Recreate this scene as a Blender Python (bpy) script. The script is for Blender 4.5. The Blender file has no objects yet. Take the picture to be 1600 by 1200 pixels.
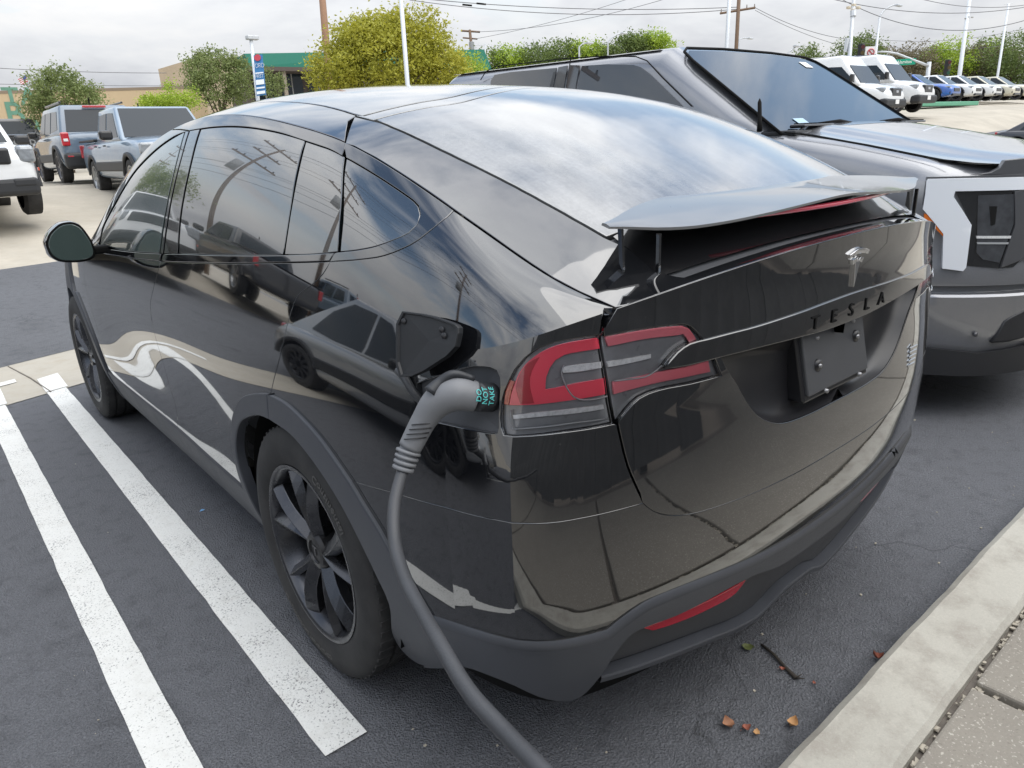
import bpy, bmesh, math, random
import numpy as np
from mathutils import Vector, Matrix
from mathutils.geometry import delaunay_2d_cdt
rnd = random.Random(7)
PI = math.pi
SC_ = bpy.context.scene
COL = SC_.collection

# ------------------------------------------------------------------ camera
cam_d = bpy.data.cameras.new('camera'); cam = bpy.data.objects.new('camera', cam_d); COL.objects.link(cam)
YAW, PITCH, ROLL, FPX = .694, .326, -.044, 1110.
cam_d.sensor_width = 36; cam_d.lens = FPX/1600*36; cam_d.clip_start = .05; cam_d.clip_end = 3000
_f = Vector((math.sin(YAW)*math.cos(PITCH), math.cos(YAW)*math.cos(PITCH), -math.sin(PITCH)))
_r0 = Vector((math.cos(YAW), -math.sin(YAW), 0)); _u0 = _r0.cross(_f)
_r = _r0*math.cos(ROLL)+_u0*math.sin(ROLL); _u = -_r0*math.sin(ROLL)+_u0*math.cos(ROLL)
m = Matrix((_r, _u, -_f)).transposed().to_4x4(); m.translation = Vector((-1.650, -1.744, 1.461))
cam.matrix_world = m; SC_.camera = cam
SC_.render.resolution_x = 1024; SC_.render.resolution_y = 768
SC_.view_settings.view_transform = 'Standard'; SC_.view_settings.look = 'None'
SC_.view_settings.exposure = 0.44; SC_.view_settings.gamma = 1; SC_.view_settings.use_curve_mapping = False

# ------------------------------------------------------------------ node helper
def newmat(name):
    mt = bpy.data.materials.new(name); mt.use_nodes = True; nt = mt.node_tree; nt.nodes.clear()
    o = nt.nodes.new('ShaderNodeOutputMaterial'); return mt, nt, o
def N(nt, t, **k):
    n = nt.nodes.new(t)
    for a, b in k.items():
        if a in n.inputs: n.inputs[a].default_value = b
        else: setattr(n, a, b)
    return n
def L(nt, a, b): nt.links.new(a, b)
def ramp(nt, src, stops, interp='LINEAR'):
    n = nt.nodes.new('ShaderNodeValToRGB'); e = n.color_ramp.elements; n.color_ramp.interpolation = interp
    while len(e) < len(stops): e.new(.5)
    for i, (p, c) in enumerate(stops):
        e[i].position = p; e[i].color = (c[0], c[1], c[2], 1) if not isinstance(c, (int, float)) else (c, c, c, 1)
    if src is not None: L(nt, src, n.inputs[0])
    return n.outputs[0]
def noise(nt, scale, detail=3, rough=.55, coords=None, dist=0):
    n = nt.nodes.new('ShaderNodeTexNoise'); n.inputs['Scale'].default_value = scale; n.inputs['Detail'].default_value = detail
    n.inputs['Roughness'].default_value = rough; n.inputs['Distortion'].default_value = dist
    if coords is not None: L(nt, coords, n.inputs['Vector'])
    return n.outputs['Fac']
def mixc(nt, fac, a, b, mode='MIX'):
    n = nt.nodes.new('ShaderNodeMix'); n.data_type = 'RGBA'; n.blend_type = mode
    for s, v in ((0, fac), (6, a), (7, b)):
        if hasattr(v, 'links'): L(nt, v, n.inputs[s])
        else: n.inputs[s].default_value = v if s == 0 else ((v[0], v[1], v[2], 1) if not isinstance(v, (int, float)) else (v, v, v, 1))
    return n.outputs[2]
def mathn(nt, op, a, b=0.):
    n = nt.nodes.new('ShaderNodeMath'); n.operation = op
    for i, v in ((0, a), (1, b)):
        if hasattr(v, 'links'): L(nt, v, n.inputs[i])
        else: n.inputs[i].default_value = v
    return n.outputs[0]
def bump(nt, h, strength, dist=.01):
    n = nt.nodes.new('ShaderNodeBump'); n.inputs['Strength'].default_value = strength; n.inputs['Distance'].default_value = dist
    L(nt, h, n.inputs['Height']); return n.outputs['Normal']
def gen(nt): return nt.nodes.new('ShaderNodeNewGeometry').outputs['Position']
def objco(nt): return nt.nodes.new('ShaderNodeTexCoord').outputs['Object']
_mc = {}
def simple(name, col, rough=.5, metal=0., coat=0., coat_ior=1.5, spec=.5, var=0., vscale=8., bmp=0., bscale=200., emis=0.):
    if name in _mc: return _mc[name]
    mt, nt, o = newmat(name); b = N(nt, 'ShaderNodeBsdfPrincipled')
    b.inputs['Base Color'].default_value = (*col, 1); b.inputs['Roughness'].default_value = rough; b.inputs['Metallic'].default_value = metal
    b.inputs['Coat Weight'].default_value = coat; b.inputs['Coat IOR'].default_value = coat_ior; b.inputs['Coat Roughness'].default_value = .03
    b.inputs['Specular IOR Level'].default_value = spec
    if var:
        f = noise(nt, vscale, 4, .6, objco(nt))
        c = mixc(nt, f, tuple(max(0, x*(1-var)) for x in col), tuple(min(1, x*(1+var)) for x in col)); L(nt, c, b.inputs['Base Color'])
        rr = mathn(nt, 'ADD', mathn(nt, 'MULTIPLY', f, .25), max(0, rough-.12)); L(nt, rr, b.inputs['Roughness'])
    if bmp: L(nt, bump(nt, noise(nt, bscale, 3, .6, objco(nt)), bmp, .004), b.inputs['Normal'])
    if emis:
        b.inputs['Emission Color'].default_value = (*col, 1); b.inputs['Emission Strength'].default_value = emis
    L(nt, b.outputs[0], o.inputs[0]); _mc[name] = mt; return mt

# ------------------------------------------------------------------ world: pale broken overcast over a nishita sky
SUN_EL, SUN_ROT = math.radians(55), math.radians(150)
w = bpy.data.worlds.new('World'); SC_.world = w; w.use_nodes = True; nt = w.node_tree; nt.nodes.clear()
wo = nt.nodes.new('ShaderNodeOutputWorld')
sky = nt.nodes.new('ShaderNodeTexSky'); sky.sky_type = 'NISHITA'; sky.sun_disc = False; sky.sun_elevation = SUN_EL; sky.sun_rotation = SUN_ROT; sky.air_density = 1.4; sky.dust_density = 1.5
bg1 = N(nt, 'ShaderNodeBackground'); L(nt, sky.outputs[0], bg1.inputs[0]); bg1.inputs[1].default_value = .15
tc = nt.nodes.new('ShaderNodeTexCoord'); sep = nt.nodes.new('ShaderNodeSeparateXYZ'); L(nt, tc.outputs['Generated'], sep.inputs[0])
zz = mathn(nt, 'ADD', mathn(nt, 'MAXIMUM', sep.outputs[2], 0.), .22)
cmb = nt.nodes.new('ShaderNodeCombineXYZ'); L(nt, mathn(nt, 'DIVIDE', sep.outputs[0], zz), cmb.inputs[0]); L(nt, mathn(nt, 'DIVIDE', sep.outputs[1], zz), cmb.inputs[1]); cmb.inputs[2].default_value = 3.7
n1 = noise(nt, .95, 7, .56, cmb.outputs[0], .5); n2 = noise(nt, 1.7, 6, .55, cmb.outputs[0], .2)
cover = ramp(nt, n1, [(.44, 0), (.58, 1)]); tone = ramp(nt, n2, [(.32, (.70, .72, .77)), (.50, (.88, .90, .93)), (.66, (1.0, 1.0, 1.0))])
hz = ramp(nt, sep.outputs[2], [(0.13, 1), (.32, .0)]); cover2 = mathn(nt, 'MINIMUM', mathn(nt, 'ADD', cover, hz), 1.)
bg2 = N(nt, 'ShaderNodeBackground'); L(nt, tone, bg2.inputs[0]); L(nt, mathn(nt, 'MULTIPLY', mathn(nt, 'ADD', mathn(nt, 'MULTIPLY', mathn(nt, 'MAXIMUM', sep.outputs[2], 0.), 3.2), 1.), 0.50), bg2.inputs[1])  # overcast luminance, brighter towards the zenith
mx = nt.nodes.new('ShaderNodeMixShader'); L(nt, cover2, mx.inputs[0]); L(nt, bg1.outputs[0], mx.inputs[1]); L(nt, bg2.outputs[0], mx.inputs[2]); L(nt, mx.outputs[0], wo.inputs[0])
# ------------------------------------------------------------------ sun, soft through cloud
sl = bpy.data.lights.new('sun', 'SUN'); sl.energy = 1.4; sl.angle = math.radians(75); sl.color = (1, .96, .9)
so = bpy.data.objects.new('sun', sl); COL.objects.link(so)
sd = Vector((math.sin(SUN_ROT)*math.cos(SUN_EL), math.cos(SUN_ROT)*math.cos(SUN_EL), math.sin(SUN_EL)))
so.rotation_euler = sd.to_track_quat('Z', 'Y').to_euler(); so.location = (0, 0, 30)

# ------------------------------------------------------------------ object helpers
def tag(o, label=None, cat=None, group=None, kind=None):
    if label: o['label'] = label
    if cat: o['category'] = cat
    if group: o['group'] = group
    if kind: o['kind'] = kind
    return o
def empty(name, loc=(0, 0, 0), rz=0., **k):
    o = bpy.data.objects.new(name, None); COL.objects.link(o); o.location = loc; o.rotation_euler = (0, 0, rz); o.empty_display_size = .1
    return tag(o, **k)
def link(name, me, mat=None, parent=None):
    o = bpy.data.objects.new(name, me); COL.objects.link(o)
    if mat is not None:
        for mm in (mat if isinstance(mat, (list, tuple)) else [mat]): me.materials.append(mm)
    if parent is not None: o.parent = parent
    return o
def mesh(name, V, F, mat=None, parent=None, smooth=True, mi=None):
    me = bpy.data.meshes.new(name); me.from_pydata([tuple(map(float, v)) for v in V], [], [tuple(int(i) for i in f) for f in F]); me.update()
    if smooth: me.polygons.foreach_set('use_smooth', [True]*len(me.polygons))
    if mi is not None: me.polygons.foreach_set('material_index', mi)
    return link(name, me, mat, parent)
def bevel(o, wdt=.01, seg=2, ang=40):
    b = o.modifiers.new('bevel', 'BEVEL'); b.width = wdt; b.segments = seg; b.limit_method = 'ANGLE'; b.angle_limit = math.radians(ang); b.harden_normals = False
    return o
class MB:
    """collects boxes, bars, tubes and prisms into one mesh"""
    def __init__(s): s.V = []; s.F = []
    def add(s, V, F):
        b = len(s.V); s.V += [tuple(v) for v in V]; s.F += [tuple(i+b for i in f) for f in F]; return s
    def box(s, c, d, rz=0., M=None):
        P = []
        for k in range(8):
            v = Vector(((k & 1)-.5, ((k >> 1) & 1)-.5, (k >> 2)-.5)); v = Vector((v.x*d[0], v.y*d[1], v.z*d[2]))
            if M is not None: v = M @ v
            elif rz: v = Matrix.Rotation(rz, 3, 'Z') @ v
            P.append(v+Vector(c))
        return s.add(P, [(0, 2, 3, 1), (4, 5, 7, 6), (0, 1, 5, 4), (2, 6, 7, 3), (0, 4, 6, 2), (1, 3, 7, 5)])
    def hexa(s, P): return s.add(P, [(0, 3, 2, 1), (4, 5, 6, 7), (0, 1, 5, 4), (1, 2, 6, 5), (2, 3, 7, 6), (3, 0, 4, 7)])
    def tube(s, pts, r, n=8, cap=True):
        pts = [Vector(p) for p in pts]; rs = r if isinstance(r, (list, tuple)) else [r]*len(pts); V = []; F = []
        up = Vector((0, 0, 1)); prev = None
        for i, p in enumerate(pts):
            t = (pts[min(i+1, len(pts)-1)]-pts[max(i-1, 0)]).normalized()
            if prev is None:
                a = t.cross(up if abs(t.z) < .95 else Vector((1, 0, 0))).normalized()
            else:
                a = (prev-t*prev.dot(t)).normalized()
            prev = a; b = t.cross(a)
            for k in range(n):
                q = 2*PI*k/n; V.append(p+a*math.cos(q)*rs[i]+b*math.sin(q)*rs[i])
        for i in range(len(pts)-1):
            for k in range(n): F.append((i*n+k, i*n+(k+1) % n, (i+1)*n+(k+1) % n, (i+1)*n+k))
        if cap: F.append(tuple(range(n))[::-1]); F.append(tuple((len(pts)-1)*n+k for k in range(n)))
        return s.add(V, F)
    def prism(s, poly, f0, f1):
        """poly list of 2d points, f0/f1 map (a,b) -> 3d for the two faces"""
        n = len(poly); V = [f0(*p) for p in poly]+[f1(*p) for p in poly]
        F = [tuple(range(n)), tuple(range(2*n-1, n-1, -1))]+[(i, i+n, (i+1) % n+n, (i+1) % n) for i in range(n)]
        return s.add(V, F)
    def lathe(s, prof, n=48, axis='X', c=(0, 0, 0), a0=0, a1=2*PI, close=True):
        V = []; F = []; m = len(prof); k = n if close else n+1
        for i in range(k):
            a = a0+(a1-a0)*i/n
            for (h, r) in prof:
                if axis == 'X': v = (h+c[0], r*math.cos(a)+c[1], r*math.sin(a)+c[2])
                elif axis == 'Z': v = (r*math.cos(a)+c[0], r*math.sin(a)+c[1], h+c[2])
                else: v = (r*math.cos(a)+c[0], h+c[1], r*math.sin(a)+c[2])
                V.append(v)
        for i in range(n if close else k-1):
            for j in range(m-1):
                a, b = i*m+j, ((i+1) % k)*m+j; F.append((a, a+1, b+1, b))
        return s.add(V, F)
    def build(s, name, mat=None, parent=None, smooth=False, bev=0, seg=2):
        o = mesh(name, s.V, s.F, mat, parent, smooth)
        bm = bmesh.new(); bm.from_mesh(o.data); bmesh.ops.recalc_face_normals(bm, faces=bm.faces); bm.to_mesh(o.data); bm.free()
        if bev: bevel(o, bev, seg)
        return o
def shade_auto(o, ang=35):
    me = o.data; me.polygons.foreach_set('use_smooth', [True]*len(me.polygons)); me.set_sharp_from_angle(angle=math.radians(ang)); return o
_fc = {}
def text_mesh(s, size=1., depth=.0, space=1., bold=0.):
    cu = bpy.data.curves.new('t', 'FONT'); cu.body = s; cu.size = size; cu.extrude = depth; cu.space_character = space; cu.align_x = 'CENTER'; cu.align_y = 'CENTER'; cu.offset = bold; cu.resolution_u = 3
    o = bpy.data.objects.new('t', cu); COL.objects.link(o); dg = bpy.context.evaluated_depsgraph_get(); dg.update()
    me = bpy.data.meshes.new_from_object(o.evaluated_get(dg)); V = [v.co.copy() for v in me.vertices]; F = [tuple(p.vertices) for p in me.polygons]
    bpy.data.objects.remove(o); bpy.data.curves.remove(cu); bpy.data.meshes.remove(me); return V, F
def text_obj(name, s, f, mat, parent=None, size=.1, depth=.002, space=1., bold=0.):
    """f maps (x,y,z) of flat lettering to the place it stands"""
    V, F = text_mesh(s, size, depth, space, bold); return mesh(name, [f(v.x, v.y, v.z) for v in V], F, mat, parent, False)
def in_poly(P, poly):
    x, y = P[:, 0], P[:, 1]; n = len(poly); r = np.zeros(len(P), bool)
    for i in range(n):
        x0, y0 = poly[i]; x1, y1 = poly[(i+1) % n]
        if y0 == y1: continue
        c = ((y0 > y) != (y1 > y)) & (x < (x1-x0)*(y-y0)/(y1-y0)+x0); r ^= c
    return r
# ------------------------------------------------------------------ body surfaces of the crossover

def pchip(xs,ys):
    xs=np.array(xs,float);ys=np.array(ys,float);h=np.diff(xs);d=np.diff(ys)/h;m=np.zeros(len(xs))
    # natural-ish smooth cubic spline
    n=len(xs);A=np.zeros((n,n));b=np.zeros(n);A[0,0]=2;A[0,1]=1;b[0]=3*d[0];A[-1,-1]=2;A[-1,-2]=1;b[-1]=3*d[-1]
    for i in range(1,n-1):
        A[i,i-1]=h[i];A[i,i]=2*(h[i-1]+h[i]);A[i,i+1]=h[i-1];b[i]=3*(h[i]*d[i-1]+h[i-1]*d[i])
    m=np.linalg.solve(A,b)
    def f(x):
        x=np.asarray(x,float);i=np.clip(np.searchsorted(xs,x)-1,0,n-2);t=(x-xs[i])/h[i]
        y=(2*t**3-3*t**2+1)*ys[i]+(t**3-2*t**2+t)*h[i]*m[i]+(-2*t**3+3*t**2)*ys[i+1]+(t**3-t**2)*h[i]*m[i+1]
        y=np.where(x<xs[0],ys[0]+m[0]*(x-xs[0]),y);return np.where(x>xs[-1],ys[-1]+m[-1]*(x-xs[-1]),y)
    return f
BZ=pchip([.20,.31,.38,.46,.54,.62,.70,.80,.88,.96,1.04,1.12,1.18,1.243],[.925,.948,.966,.982,1.0,1.008,1.012,1.010,1.006,1.004,1.008,1.008,1.012,1.024])
WZ=pchip([.20,.33,.45,.60,.75,.90,1.0,1.08,1.17,1.25],[.90,.95,.975,.988,.990,.980,.965,.945,.915,.88])
# plan columns: x fraction of W, y mode
CX=[0,.30,.55,.755,.888,.958,.985,.997,1,1,1,1,1,1,1,1,.985,.93,.75,.42,0]
CY=['0',.006,.03,.07,.118,.25,.42,.62,.15,.55,.95,1.35,1.75,2.15,2.55,2.95,3.35,3.68,3.85,3.95,3.98]
LIPDY=[0,.008,.032,.082,.128,.225,.42,.62]
CZT=[1.243,1.237,1.217,1.182,1.156,1.11,1.07,1.05,1.04,1.035,1.03,1.02,1.01,1.0,.985,.965,.93,.88,.84,.82,.82]
YF=np.array([-9,-9,-9,-9,-9,-9,-.55,-.36,.10,.5,.9,1.3,1.7,2.1,2.5,2.9,3.3,3.62,3.83,3.93,3.96])
NC=len(CX)
def bsp(P,s):
    # P (NC,...) control along axis 0; s scalar array in [0,NC-1]; reflect ends
    s=np.asarray(s,float);i=np.clip(np.floor(s).astype(int),0,NC-2);t=s-i
    w=[(1-t)**3/6,(3*t**3-6*t**2+4)/6,(-3*t**3+3*t**2+3*t+1)/6,t**3/6]
    return w,[i-1,i,i+1,i+2]
SC=4.42
def lo(s,v):
    """lower body, left side; s column parameter, v in [0,1] bottom->shoulder/lip"""
    s,v=np.broadcast_arrays(np.asarray(s,float),np.asarray(v,float))
    w,idx=bsp(None,s)
    out=np.zeros(s.shape+(3,))
    zt=0
    czt=np.array(CZT)
    for a,j in zip(w,idx):
        jj=np.where(j<0,-j,j); jj=np.where(jj>NC-1,2*(NC-1)-jj,jj); zt=zt+a*czt[jj]
    z=.20+(zt-.20)*v
    B=BZ(z);W=WZ(z)
    lipk=np.clip((z-.95)/.22,0,1);lipk=lipk*lipk*(3-2*lipk)
    for a,j in zip(w,idx):
        sg=np.where((j<0)|(j>NC-1),-1,1)
        jj=np.where(j<0,-j,j); jj=np.where(jj>NC-1,2*(NC-1)-jj,jj)
        cx=np.array(CX,float)[jj]
        dy=np.array([0]+[c for c in CY[1:8]]+[0]*(NC-8),float)[jj];dl=np.array(LIPDY+[0]*(NC-8),float)[jj]
        yr=-B+dy*(1-lipk)+dl*lipk
        y=np.where(jj<6,yr,YF[jj])
        # side shape modulation
        yy=YF[jj]
        door=np.where(jj>=9,np.exp(-((np.clip(yy,-1,9)-1.45)/.75)**4),0)
        dx=-.030*door*np.exp(-((z-.62)/.20)**2)-.004*door
        fr=np.where(jj>=15,1.,0)*0
        noseW=np.interp(yy,[-9,2.5,3.3,4],[0,0,-.02,-.05])
        x=-(W+dx+noseW)*cx
        # nose profile
        ny=np.where(jj>=16,-.10*np.clip((.45-z)/.25,0,1)**2-.12*np.clip((z-.6)/.3,0,1)**2,0)
        out[...,0]+=a*x*sg;out[...,1]+=a*(y+ny)
    out[...,2]=z
    rk=np.clip(1-np.abs(s-SC)/.9,0,1)*np.clip((z-.50)/.1,0,1)*np.clip((1.0-z)/.1,0,1)*.016
    out[...,0]-=rk*.75;out[...,1]-=rk*.6
    return out
_l0=lo(np.array([3.25]),np.array([1.0]))[0]
HSP=np.array([tuple(_l0),(-0.750,-0.826,1.213),(-0.765,-0.765,1.240),(-0.772,-0.693,1.272),(-0.778,-0.620,1.306),(-0.785,-0.547,1.337),(-0.786,-0.472,1.366),(-0.786,-0.40,1.393),(-0.787,-0.318,1.423),(-0.785,-0.223,1.452),(-0.782,-0.118,1.479),(-0.780,-0.04,1.496),(-0.778,0.047,1.511),(-0.776,0.142,1.527),(-0.773,0.26,1.545),(-0.77,0.42,1.565),(-0.768,0.628,1.583),(-0.769,0.82,1.589),(-0.77,1.006,1.584),(-0.778,1.2,1.566),(-0.785,1.38,1.538),(-0.795,1.58,1.496),(-0.805,1.742,1.449),(-0.818,1.901,1.391),(-0.83,2.088,1.316),(-0.845,2.267,1.232),(-0.86,2.43,1.145),(-0.875,2.63,1.038)])
_k=[0,1]+list(range(3,28,2));HX=pchip(HSP[_k,1],HSP[_k,0]);HZ=pchip(HSP[_k,1],HSP[_k,2])
S0=3.25; S1=14.4
HSY=pchip([S0,3.6,4,4.5,5,5.5,6,7,8,9,10,11,12,13,14.4],[float(_l0[1]),-.825,-.755,-.665,-.58,-.49,-.40,-.20,.05,.40,.78,1.18,1.60,2.05,2.63])
def up(s,v):
    s,v=np.broadcast_arrays(np.asarray(s,float),np.asarray(v,float))
    P0=lo(s,np.ones_like(s));y3=HSY(s);P3=np.stack([HX(y3),y3,HZ(y3)],-1)
    e=1e-3;T=(P0-lo(s,1-e))/e;T/=np.linalg.norm(T,axis=-1,keepdims=True)
    L=np.linalg.norm(P3-P0,axis=-1,keepdims=True)
    k=np.clip((s-3.6)/(6.4-3.6),0,1);k=(k*k*(3-2*k))[...,None]
    D=(P3-P0)/np.maximum(L,1e-6)
    # crease end: start direction tilted inwards/up
    n=np.array([0,0,1.])*.35
    D0=D+n;D0/=np.linalg.norm(D0,axis=-1,keepdims=True)
    T0=D0*(1-k)+T*k;T0/=np.linalg.norm(T0,axis=-1,keepdims=True)
    kk=np.clip((s-5)/(8-5),0,1);kk=(kk*kk*(3-2*kk))[...,None]
    roofT=np.array([.62,0,.78]);
    rearT=D*.9+np.array([.35,0,-.1]);rearT/=np.linalg.norm(rearT,axis=-1,keepdims=True)
    T1=rearT*(1-kk)+roofT*kk;T1/=np.linalg.norm(T1,axis=-1,keepdims=True)
    P1=P0+T0*L*.34;P2=P3-T1*L*.30
    v=v[...,None];return (1-v)**3*P0+3*v*(1-v)**2*P1+3*v*v*(1-v)*P2+v**3*P3
ZC=pchip([-1.02,-.95,-.88,-.80,-.70,-.5,-.3,-.05,.3,.5,.7,1.0,1.4,1.8,2.2,2.6,3.0,3.3],[1.238,1.254,1.282,1.325,1.375,1.463,1.541,1.608,1.655,1.671,1.680,1.685,1.672,1.625,1.54,1.39,1.20,1.04])
Y0=float(_l0[1])
XE=lambda y:-np.where(y<Y0,_l0[0]-0*y,HX(y))
ZE=lambda y:np.where(y<Y0,_l0[2]+(y-Y0)*.05,HZ(y))
_lip=lo(np.linspace(0,3.3,60),1.0)
_q=list(range(0,60,5))+[59]
_LY=pchip(-_lip[_q,0],_lip[_q,1]);_LZ=pchip(-_lip[_q,0],_lip[_q,2])
LY=lambda x:_LY(np.abs(x))
LZ=lambda x:_LZ(np.abs(x))
def top(x,y):
    x,y=np.broadcast_arrays(np.asarray(x,float),np.asarray(y,float))
    X=top0(x,y);yl=LY(x);d=top0(x,yl)[...,2]-LZ(x);X=X.copy();X[...,2]-=d*np.exp(-np.maximum(y-yl,0)/.13);return X
def top0(x,y):
    x,y=np.broadcast_arrays(np.asarray(x,float),np.asarray(y,float))
    xe=XE(y);r=np.abs(x)/xe;p=2.7
    z=ZE(y)+(ZC(y)-ZE(y))*(1-np.clip(r,0,1.3)**p)
    return np.stack([x,y,z],-1)

def side(s,v):
    s,v=np.broadcast_arrays(np.asarray(s,float),np.asarray(v,float))
    return np.where(((v<=1)|(s<S0))[...,None],lo(s,np.where(s<S0,np.minimum(v,1.01),np.minimum(v,1))),up(np.maximum(s,S0),np.clip(v-1,0,1)))
def topp(x,y): return top(x,y)

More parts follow.
